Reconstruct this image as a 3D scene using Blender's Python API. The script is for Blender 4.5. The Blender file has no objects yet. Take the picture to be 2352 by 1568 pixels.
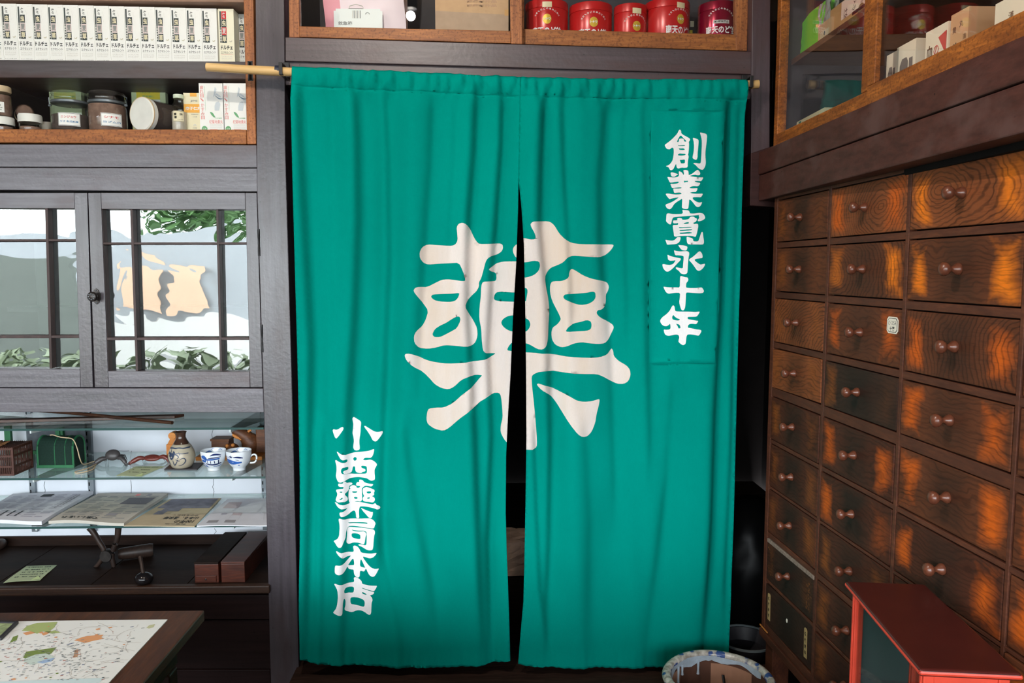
import bpy, bmesh, math, random
from mathutils import Vector, Matrix, Euler
from mathutils.geometry import delaunay_2d_cdt
random.seed(7)
SC = bpy.context.scene
COL = SC.collection

# ------------------------------------------------------------------ camera, light, exposure
F, CX, CY = 1764.0, 1176.0, 784.0
PITCH, YAW = math.atan(164 / F), math.atan(46 / F)
CAM = Vector((0, 0, 1.5))
cam_data = bpy.data.cameras.new('camera')
cam_data.sensor_width = 36.0
cam_data.lens = F / 2352 * 36.0
cam = bpy.data.objects.new('camera', cam_data)
cam.location = CAM
cam.rotation_euler = Euler((math.pi / 2 - PITCH, 0, -YAW))
COL.objects.link(cam)
SC.camera = cam
ROT = cam.rotation_euler.to_matrix()

world = bpy.data.worlds.new('world')
SC.world = world
world.use_nodes = True
bg = world.node_tree.nodes['Background']
bg.inputs[0].default_value = (0.89, 0.955, 1.0, 1)
bg.inputs[1].default_value = 16.5
SC.view_settings.view_transform = 'Standard'
SC.view_settings.look = 'None'
SC.view_settings.gamma = 1.0
SC.view_settings.use_curve_mapping = False
SC.view_settings.exposure = 0.0
SC.cycles.max_bounces = 10
SC.cycles.transparent_max_bounces = 16
SC.cycles.caustics_reflective = False
SC.cycles.caustics_refractive = False
FRONT_Y, HEAD_Z = -1.7, 2.12
portal = bpy.data.lights.new('shopfront_portal', 'AREA')
portal.shape = 'RECTANGLE'
portal.size, portal.size_y = 6.2, 1.34
portal.cycles.is_portal = True
po = bpy.data.objects.new('shopfront_portal', portal)
po.location = (-1.4, FRONT_Y - 0.02, 1.47)
po.rotation_euler = (math.pi / 2, 0, 0)
COL.objects.link(po)
lamp_data = bpy.data.lights.new('ceiling_and_fill_light', 'POINT')
lamp_data.shadow_soft_size = 0.02
lamp_data.energy = 46.0
lamp_data.color = (1.0, 0.92, 0.82)
lo = bpy.data.objects.new('ceiling_and_fill_light', lamp_data)
lo.location = (-0.36, 1.0, 2.63)
COL.objects.link(lo)
fill_lamp = lamp_data.copy()
fill_lamp.energy = 30.0  # fill lamp added to brighten the medicine boxes
fill_lamp_obj = bpy.data.objects.new('ceiling_and_fill_light', fill_lamp)
fill_lamp_obj.location = (-1.52, 1.0, 2.80)
COL.objects.link(fill_lamp_obj)


def ray(px, py):
    return ROT @ Vector(((px - CX) / F, -(py - CY) / F, -1.0))


def PY(px, py, Y):
    r = ray(px, py)
    return CAM + r * (Y / r.y)


def PX(px, py, X):
    r = ray(px, py)
    return CAM + r * (X / r.x)


def PZ(px, py, z):
    r = ray(px, py)
    return CAM + r * ((z - CAM.z) / r.z)


def PP(px, py, p0, n):
    r = ray(px, py)
    return CAM + r * ((p0 - CAM).dot(n) / r.dot(n))


def S(r, g, b):
    def f(c):
        c /= 255.0
        return c / 12.92 if c <= 0.04045 else ((c + 0.055) / 1.055) ** 2.4
    return (f(r), f(g), f(b), 1.0)


# ------------------------------------------------------------------ materials
class NT:
    def __init__(self, name):
        self.m = bpy.data.materials.new(name)
        self.m.use_nodes = True
        self.t = self.m.node_tree
        self.t.nodes.clear()
        self.out = self.n('ShaderNodeOutputMaterial')

    def n(self, typ, ins=None, **props):
        nd = self.t.nodes.new(typ)
        for k, v in props.items():
            setattr(nd, k, v)
        for k, v in (ins or {}).items():
            self.set(nd, k, v)
        return nd

    def set(self, nd, k, v):
        if isinstance(v, bpy.types.NodeSocket):
            self.t.links.new(v, nd.inputs[k])
        elif isinstance(v, bpy.types.Node):
            self.t.links.new(v.outputs[0], nd.inputs[k])
        else:
            nd.inputs[k].default_value = v

    def coord(self, scale=(1, 1, 1), loc=(0, 0, 0), rot=(0, 0, 0)):
        tc = self.n('ShaderNodeTexCoord')
        return self.n('ShaderNodeMapping', {'Vector': tc.outputs['Object'], 'Scale': scale, 'Location': loc, 'Rotation': rot})

    def noise(self, vec, scale, detail=4, rough=0.55, dist=0.0):
        return self.n('ShaderNodeTexNoise', {'Vector': vec, 'Scale': scale, 'Detail': detail, 'Roughness': rough, 'Distortion': dist}).outputs[0]

    def ramp(self, fac, stops):
        r = self.n('ShaderNodeValToRGB', {'Fac': fac})
        e = r.color_ramp.elements
        while len(e) < len(stops):
            e.new(0.5)
        for i, (p, c) in enumerate(stops):
            e[i].position = p
            e[i].color = c if not isinstance(c, (int, float)) else (c, c, c, 1)
        return r.outputs[0]

    def mix(self, fac, a, b, mode='MIX'):
        nd = self.n('ShaderNodeMix', data_type='RGBA', blend_type=mode)
        self.set(nd, 0, fac)
        self.set(nd, 6, a)
        self.set(nd, 7, b)
        return nd.outputs[2]

    def math(self, op, a, b=0.0, clamp=False):
        nd = self.n('ShaderNodeMath', operation=op, use_clamp=clamp)
        self.set(nd, 0, a)
        self.set(nd, 1, b)
        return nd.outputs[0]

    def bsdf(self, col, rough=0.5, metal=0.0, spec=0.5, bump=None, bstr=0.2, bdist=0.01, **kw):
        p = self.n('ShaderNodeBsdfPrincipled')
        self.set(p, 'Base Color', col)
        self.set(p, 'Roughness', rough)
        self.set(p, 'Metallic', metal)
        self.set(p, 'Specular IOR Level', spec)
        for k, v in kw.items():
            self.set(p, k.replace('_', ' '), v)
        if bump is not None:
            b = self.n('ShaderNodeBump', {'Height': bump, 'Strength': bstr, 'Distance': bdist})
            self.set(p, 'Normal', b)
        self.t.links.new(p.outputs[0], self.out.inputs[0])
        return p


MATS = {}


def plain(name, col, rough=0.5, metal=0.0, spec=0.5, noise=0.0, nscale=30.0):
    if name in MATS:
        return MATS[name]
    k = NT(name)
    c = col
    if noise:
        f = k.noise(k.coord(), nscale, 5)
        d = tuple(x * (1 - noise) for x in col[:3]) + (1,)
        l = tuple(min(1, x * (1 + noise)) for x in col[:3]) + (1,)
        c = k.ramp(f, [(0.3, d), (0.7, l)])
    k.bsdf(c, rough, metal, spec)
    MATS[name] = k.m
    return k.m


def wood(name, c1, c2, grain=(60, 60, 4), rough=0.5, spec=0.4, speck=0.0, bstr=0.15):
    k = NT(name)
    v = k.coord(grain)
    f = k.noise(v, 1.0, 6, 0.65, 0.4)
    f2 = k.noise(k.coord(tuple(g * 5 for g in grain)), 1.0, 3, 0.6)
    f3 = k.noise(k.coord((2.2, 2.2, 2.2)), 1.0, 3)
    col = k.ramp(f, [(0.3, c1), (0.68, c2)])
    col = k.mix(k.ramp(f2, [(0.42, 0.55), (0.6, 0.0)]), col, c1)
    col = k.mix(k.ramp(f3, [(0.45, 0.0), (0.72, 0.45)]), col, c1)
    if speck:
        sp = k.noise(k.coord((150, 150, 150)), 1.0, 2)
        col = k.mix(k.ramp(sp, [(0.52, 0.0), (0.66, speck)]), col, tuple(x * 0.35 for x in c1[:3]) + (1,))
    k.bsdf(col, rough, 0, spec, bump=f2, bstr=bstr, bdist=0.002)
    MATS[name] = k.m
    return k.m


def painted(name, base, worn, axis='h', rough=0.42, spec=0.5):
    """old dark lacquer paint: brushed grain, rubbed reddish patches, pits and scratches"""
    k = NT(name)
    sc = (3, 20, 70) if axis == 'h' else (70, 20, 3)
    f = k.noise(k.coord(sc), 1.0, 5, 0.65, 0.2)
    big = k.noise(k.coord((2.5, 6, 9) if axis == 'h' else (9, 6, 2.5)), 1.0, 4, 0.6)
    col = k.ramp(f, [(0.3, tuple(x * 0.66 for x in base[:3]) + (1,)), (0.7, tuple(x * 1.3 for x in base[:3]) + (1,))])
    col = k.mix(k.ramp(big, [(0.52, 0.0), (0.66, 0.85)]), col, worn)
    pits = k.noise(k.coord((90, 90, 90)), 1.0, 2, 0.5)
    col = k.mix(k.ramp(pits, [(0.73, 0.0), (0.78, 1.0)]), col, tuple(x * 0.2 for x in base[:3]) + (1,))
    chips = k.noise(k.coord((14, 60, 60)), 1.0, 3, 0.7)
    col = k.mix(k.ramp(chips, [(0.76, 0.0), (0.8, 0.5)]), col, tuple(min(1, x * 3.2) for x in base[:3]) + (1,))
    rg = k.math('ADD', k.math('MULTIPLY', big, 0.25), rough - 0.12)
    k.bsdf(col, rg, 0, spec, bump=k.math('ADD', f, k.math('MULTIPLY', pits, -1.2)), bstr=0.12, bdist=0.003)
    MATS[name] = k.m
    return k.m


def glassy(name, tint=(0.93, 0.97, 0.95, 1), f0=0.04, wav=0.0, wscale=(6, 6, 4), rough=0.0, haze=0.0, graze=1.0):
    k = NT(name)
    lw = k.n('ShaderNodeLayerWeight', {'Blend': 0.5})
    f = k.math('POWER', lw.outputs['Facing'], 5.0)
    f = k.math('ADD', k.math('MULTIPLY', f, (1 - f0) * graze), f0, True)
    tr = k.n('ShaderNodeBsdfTransparent', {'Color': tint})
    gl = k.n('ShaderNodeBsdfGlossy', {'Color': (1, 1, 1, 1), 'Roughness': rough})
    if wav:
        b = k.n('ShaderNodeBump', {'Height': k.noise(k.coord(wscale), 1.0, 2, 0.5, 0.6), 'Strength': wav, 'Distance': 0.02})
        k.set(gl, 'Normal', b)
    base = tr
    if haze:
        df = k.n('ShaderNodeBsdfDiffuse', {'Color': (0.5, 0.55, 0.55, 1)})
        base = k.n('ShaderNodeMixShader', {0: haze})
        k.t.links.new(tr.outputs[0], base.inputs[1])
        k.t.links.new(df.outputs[0], base.inputs[2])
    mx = k.n('ShaderNodeMixShader', {0: f})
    k.t.links.new(base.outputs[0], mx.inputs[1])
    k.t.links.new(gl.outputs[0], mx.inputs[2])
    k.t.links.new(mx.outputs[0], k.out.inputs[0])
    MATS[name] = k.m
    return k.m


PAINT_H = painted('grey_brown_paint_horizontal', S(86, 82, 90), S(68, 49, 53), 'h', 0.34, 1.0)
PAINT_V = painted('grey_brown_paint_upright', S(64, 58, 65), S(52, 36, 40), 'v', 0.32, 1.0)
PAINT_D = painted('dark_maroon_paint', S(60, 36, 34), S(46, 26, 24), 'h', 0.55, 0.2)
PAINT_DX = painted('dark_maroon_paint_beam', S(78, 46, 40), S(92, 66, 62), 'h', 0.55, 0.2)
PAINT_L = painted('lintel_paint', S(70, 57, 61), S(70, 44, 44), 'h', 0.42, 0.7)
BARS = painted('dark_brown_bars', S(62, 44, 42), S(48, 26, 22), 'v', 0.5)
BROWN = wood('brown_frame_wood', S(126, 74, 40), S(190, 122, 64), (5, 40, 55), 0.5, 0.35, 0.5)
BROWN_V = wood('brown_frame_wood_upright', S(128, 76, 44), S(194, 124, 72), (55, 40, 5), 0.5, 0.35, 0.5)
BROWN_W = wood('warm_frame_wood', S(112, 60, 26), S(204, 122, 50), (40, 6, 50), 0.5, 0.35, 0.5)
DARKWOOD = wood('dark_counter_wood', S(24, 16, 13), S(42, 27, 20), (4, 40, 40), 0.6, 0.1)
BOXWOOD = wood('reddish_box_wood', S(52, 22, 14), S(92, 42, 24), (5, 40, 40), 0.4, 0.5)
TABLEWOOD = wood('table_wood', S(58, 32, 20), S(98, 58, 34), (40, 5, 40), 0.4, 0.45)
STEP = wood('step_board_wood', S(34, 24, 20), S(66, 48, 40), (4, 50, 50), 0.7, 0.1)
CARVED = wood('carved_wood', S(78, 46, 28), S(128, 78, 44), (8, 60, 60), 0.5, 0.4)
CUTWOOD = wood('cut_orange_wood', S(190, 116, 52), S(224, 150, 80), (8, 40, 40), 0.55, 0.3)
PALEWOOD = wood('pale_wood', S(170, 132, 104), S(206, 170, 138), (6, 40, 40), 0.6, 0.3)
BAMBOO = wood('bamboo_skin', S(206, 166, 106), S(236, 204, 148), (3, 40, 40), 0.4, 0.45)
BLACK = plain('black_metal', S(20, 20, 22), 0.4)
IRON = plain('dark_iron', S(66, 62, 60), 0.35, 0.7, 0.5, 0.3, 60)
STEEL = plain('grey_steel', S(120, 128, 134), 0.4, 0.6)
INNER = plain('cabinet_inside_paint', S(66, 64, 68), 0.6, 0, 0.3, 0.2, 6)
INNER_W = plain('warm_cabinet_inside', S(150, 118, 100), 0.6, 0, 0.3, 0.2, 6)
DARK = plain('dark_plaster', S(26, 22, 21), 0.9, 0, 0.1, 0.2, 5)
CEIL = plain('old_ceiling_boards', S(96, 78, 62), 0.8, 0, 0.2, 0.2, 5)
CARD = plain('white_card', S(244, 244, 241), 0.55, 0, 0.3)
CREAM = plain('cream_card', S(232, 222, 190), 0.6, 0, 0.3)
KRAFT = plain('tan_cardboard', S(204, 168, 130), 0.75, 0, 0.2, 0.06, 40)
KRAFT_G = plain('grey_tan_cardboard', S(186, 160, 136), 0.75, 0, 0.2, 0.06, 40)
KRAFT_D = plain('brown_wrapping_paper', S(214, 180, 156), 0.7, 0, 0.2, 0.15, 14)
INK = plain('dark_ink', S(58, 64, 66), 0.7, 0, 0.2)
INKB = plain('black_ink', S(26, 26, 28), 0.7, 0, 0.2)
INKG = plain('grey_ink', S(150, 152, 150), 0.7, 0, 0.2)
INKL = plain('light_grey_ink', S(214, 212, 206), 0.7, 0, 0.2)
PINKBG = plain('pink_ink', S(222, 204, 202), 0.7, 0, 0.2)
REDINK = plain('red_ink', S(206, 52, 58), 0.6, 0, 0.2)
BLUEINK = plain('blue_ink', S(64, 128, 176), 0.6, 0, 0.2)
GREENINK = plain('green_ink', S(118, 178, 130), 0.6, 0, 0.2)
ORANGE = plain('orange_ink', S(240, 176, 84), 0.6, 0, 0.2)
YELLOW = plain('yellow_ink', S(228, 208, 74), 0.6, 0, 0.2)
PALEGREEN = plain('pale_green_paper', S(206, 218, 176), 0.7, 0, 0.2)
NOTE = plain('green_note_paper', S(182, 196, 160), 0.8, 0, 0.2)
NOTE_L = plain('light_green_sticker', S(210, 230, 170), 0.8, 0, 0.2)
PAPERW = plain('white_paper', S(214, 216, 224), 0.7, 0, 0.25, 0.05, 20)
NEWS = plain('newsprint', S(186, 182, 172), 0.8, 0, 0.2, 0.06, 20)
NEWS_Y = plain('yellowed_newsprint', S(188, 174, 146), 0.8, 0, 0.2, 0.07, 20)
PLASTER = plain('white_plaster', S(216, 222, 230), 0.85, 0, 0.2, 0.06, 5)
WLID = plain('white_lid', S(232, 232, 226), 0.4, 0, 0.4, 0.06, 30)
CLID = plain('cream_lid', S(220, 196, 160), 0.5, 0, 0.4, 0.12, 20)
POWDER_B = plain('brown_powder', S(140, 112, 100), 0.9, 0, 0.1, 0.25, 60)
POWDER_W = plain('pale_powder', S(206, 194, 180), 0.9, 0, 0.1, 0.1, 60)
TIN = plain('red_tin', S(196, 30, 32), 0.28, 0.1, 0.6)
TIN_D = plain('crimson_tin', S(150, 16, 52), 0.22, 0.5, 0.6)
GOLD = plain('gold_ink', S(214, 178, 60), 0.4, 0.3)
WHITEINK = plain('white_ink', S(240, 238, 236), 0.6, 0, 0.3)
GREENWOOD = plain('green_painted_wood', S(38, 104, 66), 0.5, 0, 0.4, 0.2, 30)
MESHG = plain('dark_green_gauze', S(24, 46, 38), 0.8, 0, 0.2, 0.2, 200)
CAGE = plain('reddish_brown_bamboo', S(74, 44, 36), 0.5, 0, 0.4, 0.25, 40)
CORD = plain('pale_cord', S(206, 184, 150), 0.7, 0, 0.2)
CRAB = plain('dark_crab_shell', S(70, 66, 66), 0.4, 0, 0.5, 0.3, 60)
CRABR = plain('red_crab_shell', S(112, 52, 44), 0.35, 0, 0.5, 0.25, 40)
PORC = plain('white_porcelain', S(226, 232, 238), 0.15, 0, 0.6)
COBALT = plain('cobalt_glaze', S(52, 96, 170), 0.2, 0, 0.6, 0.3, 50)
COBALT_D = plain('dark_cobalt_glaze', S(30, 44, 92), 0.2, 0, 0.6)
STONEW = plain('grey_stoneware', S(176, 166, 146), 0.35, 0, 0.5, 0.08, 30)
BROWNGLAZE = plain('brown_glaze', S(70, 48, 38), 0.2, 0, 0.6, 0.2, 20)
INDIGO = plain('indigo_glaze', S(48, 62, 86), 0.35, 0, 0.5)
SLATE = plain('black_slate', S(46, 44, 48), 0.5, 0, 0.4, 0.2, 40)
REDPAINT = plain('red_painted_wood', S(196, 62, 42), 0.4, 0, 0.5, 0.12, 25)
RED_SHADED = plain('red_paint_shaded_top', S(70, 24, 20), 0.35, 0, 0.5, 0.1, 20)  # same red paint as the sides, darkened for the top's weaker light
SLOT = plain('slot_black', S(12, 12, 14), 0.9, 0, 0.1)
KNOB = wood('turned_knob_wood', S(84, 44, 30), S(128, 74, 52), (30, 30, 30), 0.3, 0.6)
CLEAR = glassy('clear_glass', (0.98, 0.99, 0.985, 1), 0.035)
CLEARB = glassy('bottle_glass', (0.92, 0.94, 0.93, 1), 0.06)
SHOWGLASS = glassy('showcase_glass', (0.99, 0.995, 0.993, 1), 0.03, 0.02, (3, 3, 3))
OLDGLASS = glassy('wavy_old_glass', (0.62, 0.67, 0.65, 1), 0.13, 0.07, (5, 5, 6), 0.0)
CASEGLASS = glassy('red_case_glass', (0.75, 0.8, 0.79, 1), 0.02, graze=0.12)
PLASTIC = glassy('clear_plastic_bag', (0.9, 0.92, 0.92, 1), 0.1, 0.6, (40, 40, 40), 0.1)


def shelfglass():
    k = NT('greenish_shelf_glass')
    lw = k.n('ShaderNodeLayerWeight', {'Blend': 0.5})
    f = k.math('ADD', k.math('MULTIPLY', k.math('POWER', lw.outputs['Facing'], 5.0), 0.95), 0.045, True)
    tr = k.n('ShaderNodeBsdfTransparent', {'Color': (0.86, 0.93, 0.91, 1)})
    gl = k.n('ShaderNodeBsdfGlossy', {'Color': (1, 1, 1, 1), 'Roughness': 0.02})
    mx = k.n('ShaderNodeMixShader', {0: f})
    k.t.links.new(tr.outputs[0], mx.inputs[1])
    k.t.links.new(gl.outputs[0], mx.inputs[2])
    k.t.links.new(mx.outputs[0], k.out.inputs[0])
    return k.m


SHELFGLASS = shelfglass()
EDGEGLASS = plain('green_glass_edge', S(44, 74, 72), 0.2, 0, 0.6)


def cloth_mat(name, col, stain=None):
    k = NT(name)
    w1 = k.noise(k.coord((900, 900, 60)), 1.0, 2)
    w2 = k.noise(k.coord((60, 900, 900)), 1.0, 2)
    weave = k.math('ADD', w1, w2)
    big = k.noise(k.coord((3, 3, 1.6)), 1.0, 4)
    c = k.ramp(big, [(0.3, tuple(x * 0.9 for x in col[:3]) + (1,)), (0.7, tuple(min(1, x * 1.08) for x in col[:3]) + (1,))])
    c = k.mix(k.math('MULTIPLY', k.math('SUBTRACT', weave, 0.7, True), 0.35), c, tuple(x * 0.6 for x in col[:3]) + (1,))
    spots = k.noise(k.coord((26, 26, 22)), 1.0, 3, 0.5)
    c = k.mix(k.ramp(spots, [(0.74, 0.0), (0.8, 0.35)]), c, tuple(x * 0.45 for x in col[:3]) + (1,))
    if stain:
        st = k.noise(k.coord((7, 7, 1.2)), 1.0, 4)
        c = k.mix(k.ramp(st, [(0.42, 0.0), (0.7, 0.7)]), c, stain)
    p = k.bsdf(c, 1.0, 0, 0.02, bump=weave, bstr=0.12, bdist=0.001)
    MATS[name] = k.m
    return k.m


GREEN = cloth_mat('green_noren_cotton', S(0, 137, 124))
GREENP = cloth_mat('green_patch_cotton', S(0, 143, 130))
WHITEC = cloth_mat('undyed_white_cotton', S(242, 241, 242))
CREAMC = cloth_mat('stained_white_cotton', S(222, 213, 208), S(208, 186, 162))


# ------------------------------------------------------------------ mesh builder
_txt = {}


def text_geo(s, bold=0.0):
    key = (s, bold)
    if key not in _txt:
        c = bpy.data.curves.new('t', 'FONT')
        c.body = s
        c.resolution_u = 2
        c.offset = bold
        o = bpy.data.objects.new('t', c)
        COL.objects.link(o)
        m = bpy.data.meshes.new_from_object(o.evaluated_get(bpy.context.evaluated_depsgraph_get()))
        vs = [(v.co.x, v.co.y) for v in m.vertices]
        fs = [tuple(p.vertices) for p in m.polygons]
        bpy.data.objects.remove(o)
        bpy.data.curves.remove(c)
        bpy.data.meshes.remove(m)
        if vs:
            x0, x1 = min(v[0] for v in vs), max(v[0] for v in vs)
            y0, y1 = min(v[1] for v in vs), max(v[1] for v in vs)
        else:
            x0 = x1 = y0 = y1 = 0
        _txt[key] = (vs, fs, x0, x1, y0, y1)
    return _txt[key]


class MB:
    def __init__(self):
        self.v, self.f, self.mi, self.mats = [], [], [], []

    def m(self, mat):
        if mat not in self.mats:
            self.mats.append(mat)
        return self.mats.index(mat)

    def add(self, vs, fs, mat):
        b = len(self.v)
        i = self.m(mat)
        self.v.extend(Vector(v) for v in vs)
        for f in fs:
            self.f.append(tuple(b + k for k in f))
            self.mi.append(i)

    def box(self, a, b, mat):
        (x0, y0, z0), (x1, y1, z1) = a, b
        vs = [(x0, y0, z0), (x1, y0, z0), (x1, y1, z0), (x0, y1, z0), (x0, y0, z1), (x1, y0, z1), (x1, y1, z1), (x0, y1, z1)]
        self.add(vs, [(3, 2, 1, 0), (4, 5, 6, 7), (0, 1, 5, 4), (1, 2, 6, 5), (2, 3, 7, 6), (3, 0, 4, 7)], mat)

    def obox(self, o, a, b, c, mat):
        o, a, b, c = Vector(o), Vector(a), Vector(b), Vector(c)
        vs = [o, o + a, o + a + b, o + b, o + c, o + a + c, o + a + b + c, o + b + c]
        fs = [(3, 2, 1, 0), (4, 5, 6, 7), (0, 1, 5, 4), (1, 2, 6, 5), (2, 3, 7, 6), (3, 0, 4, 7)]
        if a.cross(b).dot(c) < 0:
            fs = [tuple(reversed(f)) for f in fs]
        self.add(vs, fs, mat)

    def prism(self, poly, vec, mat):
        n = len(poly)
        vec = Vector(vec)
        vs = [Vector(p) for p in poly] + [Vector(p) + vec for p in poly]
        fs = [tuple(range(n)), tuple(reversed(range(n, 2 * n)))] + [((i + 1) % n, i, n + i, n + (i + 1) % n) for i in range(n)]
        self.add(vs, fs, mat)

    def slab(self, px, Y, depth, mat):
        self.prism([PY(x, y, Y) for x, y in px], (0, depth, 0), mat)

    def slabx(self, px, X, depth, mat):
        self.prism([PX(x, y, X) for x, y in px], (depth, 0, 0), mat)

    def lathe(self, prof, c=(0, 0, 0), axis=(0, 0, 1), n=28, mat=None, wob=None, cap=True):
        ax = Vector(axis).normalized()
        t = Vector((1, 0, 0)) if abs(ax.x) < 0.9 else Vector((0, 1, 0))
        u = ax.cross(t).normalized()
        w = ax.cross(u)
        c = Vector(c)
        vs, fs = [], []
        for i, (r, h) in enumerate(prof):
            for k in range(n):
                a = 2 * math.pi * k / n
                rr = r * (wob(a, i) if wob else 1)
                vs.append(c + ax * h + (u * math.cos(a) + w * math.sin(a)) * rr)
        for i in range(len(prof) - 1):
            for k in range(n):
                fs.append((i * n + k, i * n + (k + 1) % n, (i + 1) * n + (k + 1) % n, (i + 1) * n + k))
        if cap and prof[0][0] > 1e-5:
            fs.append(tuple(reversed(range(n))))
        if cap and prof[-1][0] > 1e-5:
            fs.append(tuple(range((len(prof) - 1) * n, len(prof) * n)))
        self.add(vs, fs, mat)

    def tube(self, pts, r, mat, n=10):
        pts = [Vector(p) for p in pts]
        rs = r if isinstance(r, (list, tuple)) else [r] * len(pts)
        vs, fs = [], []
        up = Vector((0.03, 0.05, 1))
        for i, p in enumerate(pts):
            d = (pts[min(i + 1, len(pts) - 1)] - pts[max(i - 1, 0)]).normalized()
            if abs(d.dot(up.normalized())) > 0.95:
                u = d.cross(Vector((1, 0.1, 0))).normalized()
            else:
                u = d.cross(up).normalized()
            w = d.cross(u)
            for k in range(n):
                a = 2 * math.pi * k / n
                vs.append(p + (u * math.cos(a) + w * math.sin(a)) * rs[i])
        for i in range(len(pts) - 1):
            for k in range(n):
                fs.append((i * n + k, i * n + (k + 1) % n, (i + 1) * n + (k + 1) % n, (i + 1) * n + k))
        fs.append(tuple(reversed(range(n))))
        fs.append(tuple(range((len(pts) - 1) * n, len(pts) * n)))
        self.add(vs, fs, mat)

    def ball(self, c, r, mat, n=20, m=12):
        r = r if isinstance(r, (list, tuple)) else (r, r, r)
        c = Vector(c)
        vs = [c + Vector((0, 0, -r[2]))]
        for i in range(1, m):
            t = math.pi * i / m - math.pi / 2
            for k in range(n):
                a = 2 * math.pi * k / n
                vs.append(c + Vector((math.cos(t) * math.cos(a) * r[0], math.cos(t) * math.sin(a) * r[1], math.sin(t) * r[2])))
        vs.append(c + Vector((0, 0, r[2])))
        fs = [(0, 1 + (k + 1) % n, 1 + k) for k in range(n)]
        for i in range(m - 2):
            for k in range(n):
                fs.append((1 + i * n + k, 1 + i * n + (k + 1) % n, 1 + (i + 1) * n + (k + 1) % n, 1 + (i + 1) * n + k))
        e = len(vs) - 1
        fs += [(e, e - n + k, e - n + (k + 1) % n) for k in range(n)]
        self.add(vs, fs, mat)

    def quad(self, o, a, b, mat):
        o, a, b = Vector(o), Vector(a), Vector(b)
        self.add([o, o + a, o + a + b, o + b], [(0, 1, 2, 3)], mat)

    def poly(self, pts, mat):
        self.add(pts, [tuple(range(len(pts)))], mat)

    def text(self, s, c, ux, uy, h, mat, w=None, bold=0.0, fn=None):
        """s centred on c, cap height h, stretched to width w if given; ux, uy unit vectors; fn maps (x, y) to a point"""
        vs, fs, x0, x1, y0, y1 = text_geo(s, bold)
        if not vs:
            return
        k = h / (y1 - y0)
        kx = w / (x1 - x0) if w else k
        c, ux, uy = Vector(c), Vector(ux), Vector(uy)
        P = []
        for x, y in vs:
            X, Y2 = (x - (x0 + x1) / 2) * kx, (y - (y0 + y1) / 2) * k
            P.append(fn(X, Y2) if fn else c + ux * X + uy * Y2)
        self.add(P, fs, mat)

    def vtext(self, s, c, ux, uy, size, mat, step=1.05, bold=0.0):
        """upright column of characters starting at c (top centre)"""
        c, ux, uy = Vector(c), Vector(ux), Vector(uy)
        for i, ch in enumerate(s):
            self.text(ch, c - uy * (size * (0.5 + i * step)), ux, uy, size * 0.9, mat, size * 0.9, bold)

    def build(self, name, parent=None, smooth=None, bevel=0.0, local=False, seg=2):
        # normals are made consistent, then optional smoothing and a small bevel
        me = bpy.data.meshes.new(name)
        me.from_pydata([tuple(v) for v in self.v], [], self.f)
        for mt in self.mats:
            me.materials.append(mt)
        me.polygons.foreach_set('material_index', self.mi)
        me.update()
        bm = bmesh.new()
        bm.from_mesh(me)
        bmesh.ops.recalc_face_normals(bm, faces=bm.faces)
        bm.to_mesh(me)
        bm.free()
        if smooth:
            me.polygons.foreach_set('use_smooth', [True] * len(me.polygons))
            me.update()
            me.set_sharp_from_angle(angle=math.radians(smooth))
        o = bpy.data.objects.new(name, me)
        COL.objects.link(o)
        if parent is not None:
            o.parent = parent
            if not local:
                w = Vector(parent.location)
                p = parent.parent
                while p is not None:
                    w += Vector(p.location)
                    p = p.parent
                o.location = -w
        if bevel:
            b = o.modifiers.new('edge', 'BEVEL')
            b.width = bevel
            b.segments = seg
            b.limit_method = 'ANGLE'
            b.angle_limit = math.radians(40)
        return o


def tag(o, label=None, cat=None, group=None, kind=None):
    if label:
        o['label'] = label
    if cat:
        o['category'] = cat
    if group:
        o['group'] = group
    if kind:
        o['kind'] = kind
    return o


def thing(name, label, cat, loc=(0, 0, 0), group=None, rz=0.0):
    o = bpy.data.objects.new(name, None)
    o.empty_display_size = 0.05
    o.location = loc
    o.rotation_euler = (0, 0, rz)
    COL.objects.link(o)
    return tag(o, label, cat, group)


def struct(mb, name, bevel=0.0):
    return tag(mb.build(name, bevel=bevel), kind='structure')


def copy_tree(o, parent=None):
    c = o.copy()
    COL.objects.link(c)
    if parent is not None:
        c.parent = parent
    for ch in list(o.children):
        copy_tree(ch, c)
    return c


YW = 2.26
YN = 2.195
EX, EZ = Vector((1, 0, 0)), Vector((0, 0, 1))

# ------------------------------------------------------------------ the dyed characters of the curtain
def G(s):
    out = []
    for shape in s.strip().split('\n'):
        loops = []
        for lp in shape.split('|'):
            n = [int(t) for t in lp.replace(',', ' ').split()]
            loops.append([(n[i], n[i + 1]) for i in range(0, len(n), 2)])
        out.append(loops)
    return out


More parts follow.
